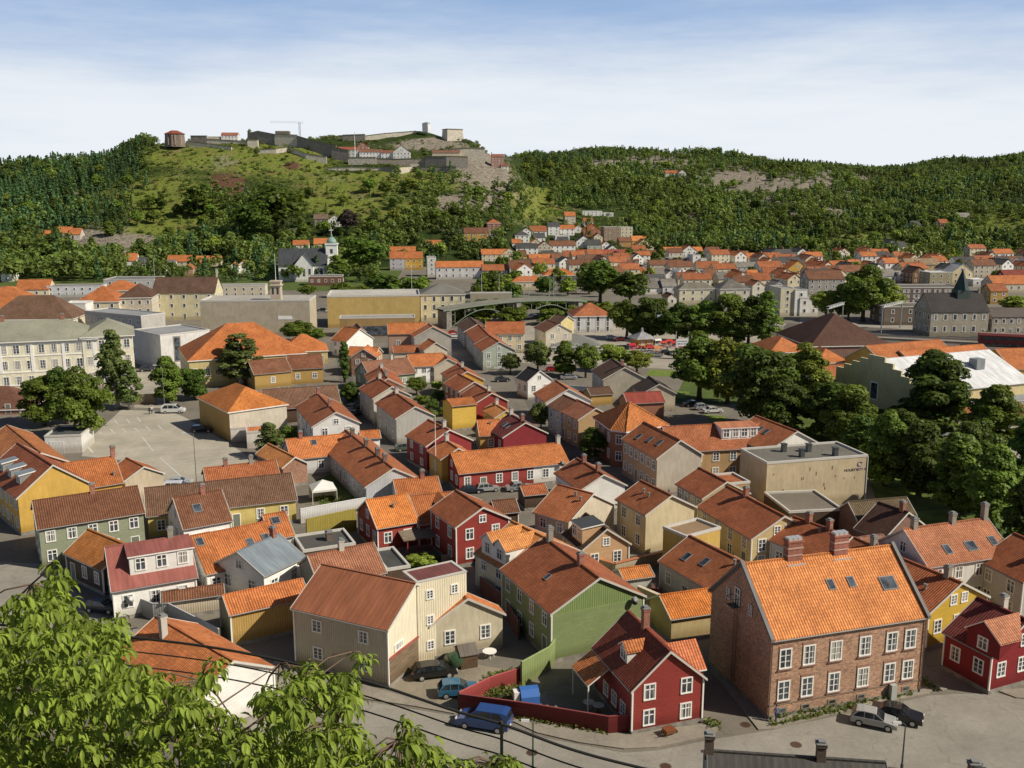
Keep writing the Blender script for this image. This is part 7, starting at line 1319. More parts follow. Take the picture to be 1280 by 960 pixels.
sheet('meadow', [(-420, 520), (-60, 470), (-75, 700), (-560, 700)], 0.02, m_grass)
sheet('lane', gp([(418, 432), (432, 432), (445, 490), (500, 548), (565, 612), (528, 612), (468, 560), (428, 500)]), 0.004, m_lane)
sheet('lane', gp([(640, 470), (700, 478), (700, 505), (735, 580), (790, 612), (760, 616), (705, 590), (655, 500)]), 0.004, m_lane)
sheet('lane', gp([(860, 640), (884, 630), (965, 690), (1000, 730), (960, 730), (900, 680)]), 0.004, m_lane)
sheet('street', gp([(160, 465), (200, 465), (205, 510), (168, 510)]), 0.004, M('ground', (0.38, 0.35, 0.3)))
sheet('lawn', gp([(394, 600), (422, 590), (446, 625), (440, 634), (400, 632)]), 0.008, m_grass)
sheet('lawn', gp([(840, 505), (930, 505), (1010, 545), (1085, 596), (1100, 640), (1290, 720), (1290, 540), (1180, 515), (1085, 510), (960, 468), (858, 468)]), 0.004, m_grass)
sheet('lawn', gp([(812, 462), (846, 463), (846, 471), (808, 470)]), 0.008, m_lawn); sheet('lawn', gp([(838, 488), (862, 490), (858, 498), (838, 497)]), 0.008, m_lawn)
for pts in ([(1084, 600), (1120, 598), (1150, 612), (1140, 622), (1098, 612)], [(1140, 640), (1190, 636), (1215, 655), (1190, 668), (1145, 655)], [(1200, 560), (1250, 556), (1262, 570), (1212, 576)], [(880, 518), (905, 520), (925, 540), (905, 542)]): sheet('lawn', gp(pts), 0.010, m_lawn)
sheet('path', gp([(1080, 584), (1290, 625), (1290, 612), (1100, 576)]), 0.014, M('ground', (0.40, 0.36, 0.28))); sheet('path', gp([(1245, 556), (1290, 566), (1290, 580), (1250, 566)]), 0.014, M('ground', (0.42, 0.38, 0.31)))
sheet('trackbed', gp([(985, 404), (1300, 420), (1300, 442), (960, 420)]), 0.012, M('ground', (0.13, 0.115, 0.10)))
sheet('station_road', gp([(1000, 398), (1165, 405), (1165, 414), (1000, 404)]), 0.006, M('ground', (0.36, 0.33, 0.29)))
sheet('river', gp([(575, 384), (735, 384), (980, 418), (980, 408), (740, 376), (575, 376)]), 0.02, M('glass', (0.02, 0.025, 0.03)))
def mark(lines, w=0.14, z=0.012):
    m = MB()
    for (a, b) in lines:
        p, q = W(*a), W(*b); d = (q - p).normalized(); n = Vector((-d.y, d.x, 0)) * w
        m.poly([(p - n).xy[:] + (z,), (q - n).xy[:] + (z,), (q + n).xy[:] + (z,), (p + n).xy[:] + (z,)])
    struct(m.build('parking_marking', m_line))
t = lambda X, Y: (X / 4, 330 + Y / 4)
mark([(t(*a), t(*b)) for a, b in (((572, 778), (588, 800)), ((634, 775), (648, 796)), ((686, 766), (704, 790)), ((553, 825), (574, 852)), ((612, 822), (634, 845)), ((672, 820), (696, 843)), ((730, 812), (754, 836)), ((790, 806), (814, 830)), ((708, 860), (766, 936)), ((440, 915), (466, 945)), ((495, 838), (510, 852)))])
mark([((200, 572), (227, 596))], 0.14)
mark([((130 + i * 4, 543 + i * 7.2), (205 + i * 12, 536 + i * 6.6)) for i in range(7)] + [((205 + i * 9, 545 + i * 6), (262 + i * 8, 540 + i * 5.6)) for i in range(8)], 0.05)
# weeds along walls, one mass
def weeds():
    r = np.random.default_rng(3); P_, T_ = [], []
    for a, b, n, wd in (((960, 899), (1140, 868), 420, .5), ((965, 908), (1070, 885), 260, .3), ((470, 850), (520, 838), 220, .5), ((884, 905), (897, 909), 90, .6), ((592, 868), (655, 868), 500, 1.4), ((610, 850), (640, 842), 160, .6), ((230, 800), (262, 790), 220, 1.0), ((212, 782), (270, 797), 260, 1.2), ((575, 888), (760, 919), 160, .25), ((1150, 850), (1165, 862), 90, .4), ((395, 625), (445, 628), 260, 1.0), ((505, 704), (555, 700), 300, 1.0)):
        A, B = W(*a), W(*b); tt = r.uniform(0, 1, n)[:, None]; p = np.array(A)[None] * (1 - tt) + np.array(B)[None] * tt + r.normal(0, wd * .5, (n, 3)) * np.array([1, 1, 0]); p[:, 2] = r.uniform(.05, .35 + wd * .3, n)
        P_.append(leaves(p, np.tile([0, -.4, .8], (n, 1)), .2, r, .5, .7)); T_.append(r.uniform(.2, 1, n))
    o = put('weeds', leaf_mesh('weeds', np.concatenate(P_), np.concatenate(T_), M('leaf', (0.10, 0.13, 0.03)))); tag(o, 'weeds and grass tufts along walls and kerbs', 'weeds', kind='stuff')
weeds()
# ------------------------------------------------------------------ cars
rub = M('paint', (0.02, 0.02, 0.02)); m_rim = M('metal', (0.55, 0.55, 0.56)); m_cg = M('glass', (0.02, 0.025, 0.03)); m_red = M('car', (0.4, 0.01, 0.01)); m_lamp = M('glass', (0.5, 0.5, 0.5))
SH = {  # side profile of body (x, z) and of the glasshouse
 'hatch': (4.0, 1.72, [(-2.0, .35), (-2.0, .78), (-1.85, .92), (.75, .93), (1.75, .78), (2.0, .6), (2.0, .32)], [(-1.9, .9), (-1.55, 1.42), (-.9, 1.5), (.1, 1.46), (.95, .92)]),
 'sedan': (4.5, 1.76, [(-2.25, .35), (-2.25, .82), (-1.3, .93), (.85, .92), (2.0, .78), (2.25, .6), (2.25, .32)], [(-1.55, .9), (-.95, 1.38), (-.3, 1.43), (.35, 1.4), (1.1, .9)]),
 'wagon': (4.5, 1.76, [(-2.25, .35), (-2.25, .85), (-2.1, .95), (.85, .93), (2.0, .78), (2.25, .6), (2.25, .32)], [(-2.15, .92), (-1.8, 1.42), (-.6, 1.48), (.3, 1.43), (1.1, .9)]),
 'van': (5.0, 1.9, [(-2.5, .35), (-2.5, 1.1), (-2.45, 1.15), (1.2, 1.15), (2.25, .95), (2.5, .75), (2.5, .32)], [(-2.47, 1.12), (-2.35, 1.85), (-1.9, 1.95), (.55, 1.93), (1.6, 1.1)]),
}
CARM = {}
def car(loc, rz, kind, col, label, group=None):
    key = (kind, col)
    if key in CARM:
        src = CARM[key]; return dup(src, loc, rz, label, group)
    L, Wd, body, top = SH[kind]; pm = M('car', col); r = thing('parked_car' if kind != 'van' else 'parked_van', label, 'car' if kind != 'van' else 'van', loc, rz, group)
    def loft(prof, w0, w1, mb, zlo, zhi, m0, inset=None):
        pts = [(x, z) for x, z in prof]; wz = lambda z: w0 + (w1 - w0) * max(0, min(1, (z - zlo) / (zhi - zlo)))
        for i in range(len(pts) - 1):
            (x0, z0), (x1, z1) = pts[i], pts[i + 1]; mb.poly([(x0, -wz(z0), z0), (x0, wz(z0), z0), (x1, wz(z1), z1), (x1, -wz(z1), z1)][::-1], m0)
        mb.poly([(x, -wz(z), z) for x, z in pts][::-1], m0); mb.poly([(x, wz(z), z) for x, z in pts], m0); a, b = pts[0], pts[-1]; mb.poly([(a[0], -wz(a[1]), a[1]), (a[0], wz(a[1]), a[1]), (b[0], wz(b[1]), b[1]), (b[0], -wz(b[1]), b[1])], m0)
    m = MB(); hw = Wd / 2; loft(body, hw * .97, hw, m, .35, .75, 0); loft(top, hw * .95, hw * .76, m, top[0][1], max(z for x, z in top), 0)
    b = m.mesh('body', [pm]); put('body', b, r)
    g = MB(); zt = max(z for x, z in top); zb = top[0][1] + .03
    wz = lambda z: hw * (.95 + (.76 - .95) * max(0, min(1, (z - top[0][1]) / (zt - top[0][1])))) + .012
    sh = [(x * .93 - .0, zb + (z - top[0][1]) * .86) for x, z in top]; cx = sum(x for x, z in sh) / len(sh); x0, x1 = sh[0][0], sh[-1][0]
    cuts = [x0, x0 + (x1 - x0) * .36, x0 + (x1 - x0) * .66, x1]
    def topz(x):
        return np.interp(x, [p[0] for p in sh], [p[1] for p in sh])
    for s in (-1, 1):
        for i in range(3):
            if kind == 'van' and i < 2 and s < 0 and False: continue
            a, c = cuts[i] + (.05 if i else 0), cuts[i + 1] - .05; xs = [a, (a + c) / 2, c]; q = [(a, s * wz(zb + .02), zb + .02), (c, s * wz(zb + .02), zb + .02)] + [(x, s * wz(topz(x)), max(zb + .03, topz(x))) for x in xs[::-1]]
            g.poly(q if s < 0 else q[::-1])
    for (i, j) in ((0, 1), (-2, -1)):
        (xa, za), (xb, zb_) = top[i], top[j]; f = lambda t: (xa + (xb - xa) * t, za + (zb_ - za) * t); (p0, q0), (p1, q1) = f(.12), f(.88); dx = -.02 if i == 0 else .02
        q = [(p0 + dx, -wz(q0) * .9, q0 + .02), (p0 + dx, wz(q0) * .9, q0 + .02), (p1 + dx, wz(q1) * .9, q1 + .02), (p1 + dx, -wz(q1) * .9, q1 + .02)]; g.poly(q[::-1] if i == 0 else q[::-1])
    put('window', g.mesh('window', [m_cg]), r)
    for x in (-L * .31, L * .31):
        for s in (-1, 1):
            w = MB(); n = 14; rr_ = .33
            c = [(rr_ * math.cos(k * 2 * math.pi / n), rr_ * math.sin(k * 2 * math.pi / n)) for k in range(n)]; t0, t1 = (-.1, .1)
            for k in range(n): w.poly([(c[k][0], t0, c[k][1]), (c[(k + 1) % n][0], t0, c[(k + 1) % n][1]), (c[(k + 1) % n][0], t1, c[(k + 1) % n][1]), (c[k][0], t1, c[k][1])])
            w.poly([(a, t0, z) for a, z in c]); w.poly([(a, t1, z) for a, z in c][::-1]); o = w.build('wheel', rub, r); o.location = (x, s * (hw - .09), .33)
            k2 = MB(); k2.poly([(a * .62, t0 - .012, z * .62) for a, z in c]); k2.poly([(a * .62, t1 + .012, z * .62) for a, z in c][::-1]); k2.build('rim', m_rim, o)
    for s in (-1, 1):
        h = MB(); h.box(L / 2 - .06, L / 2 + .015, s * hw * .68 - .2, s * hw * .68 + .2, .6 if kind != 'van' else .7, .74 if kind != 'van' else .9); h.build('headlight', m_lamp, r)
        h = MB(); h.box(-L / 2 - .015, -L / 2 + .06, s * hw * .76 - .14, s * hw * .76 + .14, .68, .86); h.build('tail_light', m_red, r)
    h = MB(); h.box(-L / 2 - .03, -L / 2, -.26, .26, .48, .6); h.build('number_plate', m_white, r)
    CARM[key] = r; return r
BLK, SIL, WHT, DBL, LBL, DKR, RDC, ORC, GRC = (0.012, 0.012, 0.014), (0.36, 0.37, 0.38), (0.7, 0.7, 0.7), (0.03, 0.08, 0.27), (0.04, 0.15, 0.26), (0.14, 0.02, 0.02), (0.45, 0.02, 0.02), (0.5, 0.12, 0.03), (0.10, 0.13, 0.11)
cg = 'cars parked about the town'
for px, py, hd, k, c, l in (
 (543, 845, 14, 'wagon', BLK, 'black estate car parked under the cream flat fronted house'), (573, 868, 8, 'hatch', LBL, 'light blue hatchback half behind the red fence'), (605, 908, 164, 'van', DBL, 'blue van standing on the road beside the red fence'),
 (1092, 906, -24, 'hatch', SIL, 'silver hatchback on the square before the brick house'), (1121, 899, -28, 'sedan', BLK, 'black car with pale roof right of the silver hatchback'), (129, 764, -10, 'hatch', (0.02, 0.03, 0.05), 'dark car in the lane left of the white dormer house'),
 (587, 616, 10, 'sedan', (0.02, 0.025, 0.04), 'dark car, left of three before the long terrace'), (609, 614, 18, 'hatch', SIL, 'silver hatchback, middle of three before the long terrace'), (649, 613, 12, 'sedan', (0.30, 0.33, 0.34), 'grey car, right of three before the long terrace'),
 (223, 607, 8, 'sedan', (0.45, 0.45, 0.42), 'silver saloon at the near edge of the car park'), (223, 616, 8, 'van', WHT, 'white van roof behind the brown ridge at the car park'), (217, 516, 4, 'van', WHT, 'white van at the far end of the car park'), (253, 540, 4, 'wagon', BLK, 'dark car in the shade of the warehouse'), (184, 464, 20, 'hatch', (0.04, 0.05, 0.06), 'dark car at the street mouth beyond the car park'), (172, 449, 70, 'van', WHT, 'white van in the shaded street by the white modern block'),
 (801, 741, 10, 'hatch', RDC, 'red car under the tiny striped orange roof'), (441, 512, 72, 'hatch', SIL, 'silver car in the dark narrow street'), (443, 520, 72, 'sedan', (0.1, 0.07, 0.06), 'brown car behind the silver one in the narrow street'), (507, 563, 20, 'hatch', GRC, 'dark green car at the bend of the narrow street'),
 (620, 462, 8, 'sedan', WHT, 'white car before the pale green house'), (628, 477, 8, 'hatch', (0.05, 0.05, 0.055), 'dark car on the small square'), (567, 418, 12, 'hatch', RDC, 'red car at the far street corner'), (568, 422, 12, 'sedan', WHT, 'white car next to the red one at the far corner'), (691, 464, 5, 'hatch', RDC, 'red car between the street trees'), (711, 474, 5, 'sedan', SIL, 'silver car under the dense street tree'),
 (806, 443, 10, 'sedan', SIL, 'silver car on the market square, left one'), (820, 446, 10, 'hatch', (0.25, 0.26, 0.27), 'grey car on the market square, right one'), (833, 443, 15, 'sedan', BLK, 'black car beside the billboard'), (846, 444, 15, 'hatch', WHT, 'white car beside the billboard'), (813, 436, 5, 'sedan', ORC, 'orange red car near the kiosk'), (796, 436, 5, 'hatch', RDC, 'small red car left of the kiosk'),
 (866, 508, 10, 'sedan', BLK, 'black car in the shade below the nearest park tree'), (879, 512, 10, 'hatch', SIL, 'silver car in the shade below the nearest park tree'), (891, 516, 10, 'sedan', WHT, 'white car in the shade below the nearest park tree'), (1220, 557, 12, 'sedan', WHT, 'white car behind the trees on the right'), (1182, 545, 12, 'hatch', SIL, 'silver car behind the tall dark cone tree'),
 (1146, 405, 4, 'hatch', RDC, 'red car at the station'), (1157, 405, 4, 'sedan', SIL, 'silver car at the station'), (1128, 404, 4, 'sedan', BLK, 'black car at the station'), (414, 390, 8, 'sedan', WHT, 'white car right of the cinema'), (394, 388, 8, 'hatch', SIL, 'silver car right of the cinema'), (404, 389, 8, 'sedan', BLK, 'dark car right of the cinema'), (660, 398, 6, 'van', WHT, 'white van under the bridge'), (672, 398, 6, 'hatch', BLK, 'dark car under the bridge'), (765, 424, 6, 'hatch', WHT, 'white car at the white corner house'), (775, 426, 6, 'sedan', RDC, 'red car at the white corner house')):
    q = W(px, py); car((q.x, q.y, 0.012), R(hd), k, c, l, cg)
# ------------------------------------------------------------------ fences and walls
def fence(label, pts, h, col, kind='vert', th=0.08, posts=True, cap=None):
    w = [W(*p) for p in pts]; O = w[0]; r = thing('fence', label, 'fence', (O.x, O.y, 0)); m = MB(); c = MB(); k = MB()
    for p, q in zip(w, w[1:]):
        d = (q - p); n = Vector((-d.y, d.x, 0)).normalized() * th / 2; a, b = p - O, q - O
        quad = [(a - n).xy[:], (b - n).xy[:], (b + n).xy[:], (a + n).xy[:]]; m.column(quad, 0.05, h)
        n2 = n * 1.9; c.column([(a - n2).xy[:], (b - n2).xy[:], (b + n2).xy[:], (a + n2).xy[:]], h + .004, h + .07)
        N = max(1, int(d.length / 2))
        for i in range(N + 1):
            s = a + d * (i / N) + n * 2.2; k.box(s.x - .05, s.x + .05, s.y - .05, s.y + .05, 0, h - .03)
    m.build('board_panel', M(kind, col), r); c.build('cap_rail', M('paint', cap or tuple(min(1, x * 1.3 + .04) for x in col)), r)
    if posts: k.build('post', M('oldwood', (0.2, 0.16, 0.12)), r)
    return r
fence('dark red board fence curving along the pavement before the red corner house', [(574, 889), (667, 902), (760, 918), (793, 915)], 1.75, (0.19, 0.028, 0.03), 'clap')
fence('lighter red board fence at the back of the garden with a bright red end', [(574, 887), (612, 868), (651, 855)], 1.75, (0.36, 0.07, 0.07), 'clap')
fence('green board fence beside the green house', [(652, 858), (687, 838), (701, 818), (745, 803)], 2.6, (0.25, 0.32, 0.13), 'vert')
fence('grey plank wall along the lane below the white dormer house', [(167, 765), (192, 776), (212, 776), (275, 809)], 2.1, (0.42, 0.42, 0.42), 'vert')
fence('white board fence between the grass yard and the courtyard', [(376, 655), (458, 640)], 2.3, (0.66, 0.67, 0.68), 'vert')
fence('tall olive brown board wall in the courtyard', [(384, 678), (446, 664)], 3.4, (0.33, 0.27, 0.06), 'vert')
fence('white metal railing on the small square', [(705, 487), (735, 489)], 1.1, (0.7, 0.7, 0.7), 'paint', .05)
fence('grey wooden fence at the red gabled house', [(552, 706), (588, 702), (610, 712)], 1.2, (0.28, 0.25, 0.22), 'vert')
fence('plank fence at the far entrance of the car park', [(163, 506), (195, 505)], 2.4, (0.35, 0.28, 0.2), 'vert')
fence('rusty sheet fence in the dark yard left of the green house', [(600, 742), (628, 765), (648, 800)], 2.2, (0.22, 0.09, 0.06), 'sheet')
fence('low grey garden wall beside the lean-to house', [(505, 760), (545, 748)], 1.0, (0.4, 0.38, 0.33), 'plaster', .3, False)
fence('beige wall behind the peach cottage', [(748, 716), (768, 722), (830, 706)], 1.9, (0.50, 0.42, 0.3), 'plaster', .3, False, (0.5, 0.2, 0.1))
fence('low beige wall left of the orange shed', [(797, 752), (824, 764), (829, 790)], 2.0, (0.52, 0.45, 0.32), 'plaster', .25, False)
# things in the yards
def small(name, label, cat, px, py, rz=0, z=0.0): q = W(px, py); return thing(name, label, cat, (q.x, q.y, z), R(rz))
o = small('tank', 'big dark green cylindrical tank lying in the gravel yard', 'tank', 574, 833, 40); m = MB(); m.cyl(0, 0, -1.3, 1.3, .85, n=16); b = m.build('shell', M('car', (0.05, 0.10, 0.05)), o, True); b.rotation_euler = (0, math.pi / 2, 0); b.location.z = .9
m = MB(); m.cyl(0, 0, 1.31, 1.36, .7, n=16); b = m.build('end_plate', M('paint', (0.22, 0.3, 0.24)), o); b.rotation_euler = (0, math.pi / 2, 0); b.location.z = .9
for x in (-.8, .8): m = MB(); m.box(x - .1, x + .1, -.7, .7, 0, .35); m.build('cradle', M('oldwood', (.2, .15, .1)), o)
o = small('wood_shed', 'small weathered lean-to shed with peaked front beside the green tank', 'shed', 583, 830, 20); m = MB(); o.scale = (.75, .75, .75); m.prism([(-1.4, 0), (1.4, 0), (1.4, 2.1), (0, 3.0), (-1.4, 2.1)], -1.2, 1.2); m.build('wall', M('oldwood', (0.22, 0.14, 0.09)), o); m = MB(); m.prism([(1.6, 2.05), (0, 3.1), (-1.6, 2.05), (-1.6, 1.95), (0, 3.0), (1.6, 1.95)], -1.35, 1.35); m.build('roof', M('sheet', (.16, .14, .12)), o)
o = small('garden_table', 'white garden table in the shaded yard by the lean-to house', 'table', 612, 822, 10); m = MB(); m.cyl(0, 0, .72, .77, .75, n=16); m.build('tabletop', m_white, o)
for a in range(4): m = MB(); m.tube([(.5 * math.cos(a * 1.57), .5 * math.sin(a * 1.57), 0), (.35 * math.cos(a * 1.57), .35 * math.sin(a * 1.57), .72)], .03); m.build('leg', m_white, o)
for i, (px, py, l) in enumerate(((736, 886, 'round white table in the shady garden of the red house'), (748, 890, 'second round white table closer to the red house wall'))):
    o = small('garden_table', l, 'table', px, py); m = MB(); m.cyl(0, 0, .70, .74, .55, n=16); m.build('tabletop', M('paint', (.5, .52, .54)), o); m = MB(); m.cyl(0, 0, 0, .7, .05, n=8); m.cyl(0, 0, 0, .04, .28, n=12); m.build('stand', m_iron, o)
o = small('tarpaulin', 'bright blue tarpaulin over a frame behind the red fence', 'tarpaulin', 661, 876, 12); m = MB(); pr = [(-.8, 0), (.8, 0), (.75, .9), (.3, 1.45), (-.35, 1.4), (-.8, .8)]; m.prism(pr, -.9, .9); b = m.build('sheet', M('paint', (0.05, 0.16, 0.50)), o)
m = MB(); m.box(-1.5, -.95, -.4, .4, 0, 1.2); m.build('white_cover', m_white, o)
o = small('wheelbarrow', 'rust brown wheelbarrow on the pavement before the red corner house', 'wheelbarrow', 836, 920, 25); m = MB(); m.prism([(-.32, .35), (.32, .35), (.45, .75), (-.45, .75)], -.5, .55); m.build('tray', M('metal', (0.35, 0.15, 0.07)), o); m = MB(); m.tube([(-1.1, -.3, .6), (.6, -.12, .22)], .03); m.tube([(-1.1, .3, .6), (.6, .12, .22)], .03); m.tube([(-.4, .3, .45), (-.45, .32, 0)], .03); m.tube([(-.4, -.3, .45), (-.45, -.32, 0)], .03); m.build('handle', M('oldwood', (.3, .2, .12)), o); m = MB(); m.cyl(0, 0, -.05, .05, .22, n=12); w = m.build('wheel', rub, o); w.rotation_euler = (math.pi / 2, 0, 0); w.location = (.72, 0, .22)
o = small('garden_tent', 'white garden tent with pointed roof on the grass yard', 'tent', 404, 625, 20); m = MB(); h = 1.9
for k, (x, y) in enumerate(((-h, -h), (h, -h), (h, h), (-h, h))):
    x2, y2 = ((-h, -h), (h, -h), (h, h), (-h, h))[(k + 1) % 4]; m.poly([(x, y, 2.2), (x2, y2, 2.2), (0, 0, 3.4)]); m.poly([(x, y, 1.9), (x2, y2, 1.9), (x2, y2, 2.2), (x, y, 2.2)])
m.build('canopy', M('paint', (.78, .78, .76)), o); m = MB(); m.box(-h, h, h - .03, h, 0, 1.9); m.box(h - .03, h, -h, h, 0, 1.9); m.build('side_panel', M('paint', (.72, .72, .7)), o)
for x in (-h, h):
    for y in (-h, h): m = MB(); m.cyl(x, y, 0, 2.2, .04, n=6); m.build('pole', m_white, o)
# veranda in the courtyard of the red houses
A, B = W(505, 690), W(555, 682); d = B - A; o = thing('veranda', 'weathered open veranda roof on red posts before the red house with orange roof', 'veranda', (A.x, A.y, 0), math.atan2(d.y, d.x)); L = d.length
m = MB(); q = [(-.6, -1.9, 2.35), (L + .6, -1.9, 2.35), (L + .6, 1.4, 3.0), (-.6, 1.4, 3.0)]; m.poly(q); m.poly([(x, y, z - .14) for x, y, z in q][::-1])
for k in range(4): a, b = q[k], q[(k + 1) % 4]; m.poly([a, (a[0], a[1], a[2] - .14), (b[0], b[1], b[2] - .14), b])
m.build('roof', M('oldwood', (0.34, 0.27, 0.2)), o)
for i in range(5): m = MB(); x = i * L / 4; m.box(x - .07, x + .07, -1.7, -1.56, 0, 2.22); m.build('post', M('paint', RED), o)
m = MB(); m.box(-.2, L + .2, -1.68, -1.6, .85, .95); m.box(-.2, L + .2, -1.68, -1.6, 2.1, 2.22); m.build('rail', M('paint', RED), o)
# outside stair and roof terrace of the long orange house
q = W(915, 584); o = thing('outside_stair', 'white wooden outside stair leading to the roof terrace', 'stair', (q.x, q.y, 0), R(105)); m = MB(); k = MB()
for i in range(14): m.box(i * .28, i * .28 + .28, -.6, .6, .2 + i * .3, .26 + i * .3)
m.build('tread', m_white, o)
for s in (-.62, .62): k.tube([(0, s, .2), (3.9, s, 4.4)], .07); k.tube([(0, s, 1.1), (3.9, s, 5.3)], .05); k.tube([(0, s, .2), (0, s, 1.1)], .05); k.tube([(3.9, s, 0), (3.9, s, 5.3)], .06); k.tube([(2, s, 0), (2, s, 3.2)], .05)
k.build('handrail', m_white, o)
dormer(oh, 0.35, -1, 6.5, 2.0, ('sheet', (.5, .2, .1)), (cl, WHITE), 'shed', fr=.62, lod=1, wins=4)
m = MB(); m.box(0.15 * 0, oh['dims'][0] * .28, -oh['dims'][1] + .3 - .04, -oh['dims'][1] + .3 - .001, .5, 4.8); lrx = m
# white end of the long red terrace, patches, dishes
L_, hw_, ze_, zr_, T_ = lr['dims']; m = MB(); m.box(L_ * .17, L_ / 2 - .23, -hw_ + .28 - .010, -hw_ + .28 - .002, .47, ze_ - .1); m.build('white_boarding', M(cl, WHITE), lr)
def dish(house, x, y, z, rz, col=(.4, .4, .4)):
    m = MB(); m.cyl(0, 0, 0, .14, .08, .45, 14, cap=True); o = m.build('satellite_dish', M('paint', col), house, True); o.location = (x, y, z); o.rotation_euler = (R(70), 0, rz)
gh_ = [o for o in C.objects if o.type == 'EMPTY' and o.get('label', '').startswith('green timber house')][0]
L_, hw_, ze_, zr_, T_ = gh_['dims']; dish(gh_, L_ / 2 + .15, hw_ * .72, ze_ - .2, R(90), (.3, .3, .3)); dish(lr, lr['dims'][0] * .42, -lr['dims'][1] - .2, 3.5, 0, (.25, .25, .25)); dish(wh, -wh['dims'][0] * .3, -wh['dims'][1] - .1, 2.4, 0, (.7, .7, .7))
m = MB(); ww_ = hw_ - .28; m.box(-.02, .05, -ww_, ww_, .46, ze_ - .25); o = m.build('lower_boarding', M(cl, (0.26, 0.33, 0.15)), gh_); o.location.x = L_ / 2 - .22 + .001
# cream barn: stone lower wall with red strip, small windows
bn = [o for o in C.objects if o.type == 'EMPTY' and o.get('label', '').startswith('big cream barn')][0]; L_, hw_, ze_, zr_, T_ = bn['dims']; x = L_ / 2 - .21; ww_ = hw_ - .28
near = '+x' if faces_view(bn.location, bn.rotation_euler.z, '+x') else '-x'; sx = 1 if near == '+x' else -1
m = MB(); m.box(0, .1, -ww_, ww_, .46, 3.0); o = m.build('old_plank_wall', M('oldwood', (0.33, 0.24, 0.16)), bn); o.location.x = sx * x if sx > 0 else -x - .1
m = MB(); m.box(0, .16, -ww_, ww_, 3.003, 3.2); o = m.build('flashing', M('sheet', (0.36, 0.09, 0.08)), bn); o.location.x = sx * x if sx > 0 else -x - .16
for z in (5.2, 7.0): window(bn, sx * x, ww_ * .72, z, sx * math.pi / 2, .6, .85, 'six', 0)
window(bn, sx * x, -ww_ * .62, 3.75, sx * math.pi / 2, 1.4, .5, 'six', 0)
# ------------------------------------------------------------------ lamps and poles
def lamp(px, py, h, label, arm=1.2, name='street_lamp', double=False, col=(0.3, 0.32, 0.32), rz=180):
    o = small(name, label, 'street lamp', px, py, rz); m = MB(); m.cyl(0, 0, 0, h, .085, .05, 8); m.cyl(0, 0, 0, .5, .13, n=8)
    for s in ((1, -1) if double else (1,)): m.tube([(0, 0, h - .05), (s * arm * .5, 0, h + .12), (s * arm, 0, h + .15)], .04)
    m.build('pole', M('metal', col), o)
    for s in ((1, -1) if double else (1,)):
        k = MB(); a, b = sorted((s * arm, s * (arm + .7))); k.prism([(-.16, -.06), (.16, -.06), (.1, .1), (-.1, .1)], a, b); c = k.build('lamp_head', M('paint', (.6, .6, .58)), o); c.location.z = h + .16
lamp(246, 608, 9.0, 'tall lamp with white head at the near edge of the car park'); lamp(206, 512, 10, 'tall lamp by the white van at the far end of the car park'); lamp(206, 800, 5.6, 'lamp with curved arm above the lane by the grey plank wall', 1.8, rz=20)
lamp(785, 425, 10, 'double armed lamp at the market square', 1.8, double=True); lamp(1127, 962, 4.2, 'dark lamp post at the lower edge of the square', .4, col=(.1, .12, .12)); lamp(666, 965, 4.6, 'dark green lamp post at the near kerb below the red fence', .3, col=(.05, .12, .09)); lamp(1146, 412, 11, 'tall pale mast with tilted floodlight at the station', 1.0)
for i, (px, h) in enumerate(((602, 9), (624, 9), (655, 9), (661, 9), (687, 9), (692, 9))):
    q = W(px, 384); o = thing('street_lamp', 'slim pale lamp mast along the bridge railing', 'street lamp', (q.x, q.y, 0), 0, 'lamp masts on the bridge'); m = MB(); m.cyl(0, 0, 0, 14.5, .16, .1, 6); m.build('pole', M('metal', (.6, .6, .58)), o)
for px, py, h, l in ((904, 760 - 0, 0, ''),): pass
for px, py, h, l in ((545, 600, 11, 'thin flagpole in the garden of the yellow gables'), (515, 372, 16, 'white flagpole behind the mustard block'), (183, 352, 12, 'white flagpole behind the grey office'), (194, 356, 13, 'second white flagpole behind the grey office'), (105, 340, 11, 'white mast in front of the hillside trees'), (103, 398, 8, 'white flagpole on the orange hipped roof building')):
    q = W(px, py); o = thing('flagpole', l, 'flagpole', (q.x, q.y, 0)); m = MB(); m.cyl(0, 0, 0, h, .09, .04, 6); m.build('pole', m_white, o); m = MB(); m.cyl(0, 0, h, h + .2, .12, .05, 8); m.build('finial', M('metal', (.5, .4, .1)), o)
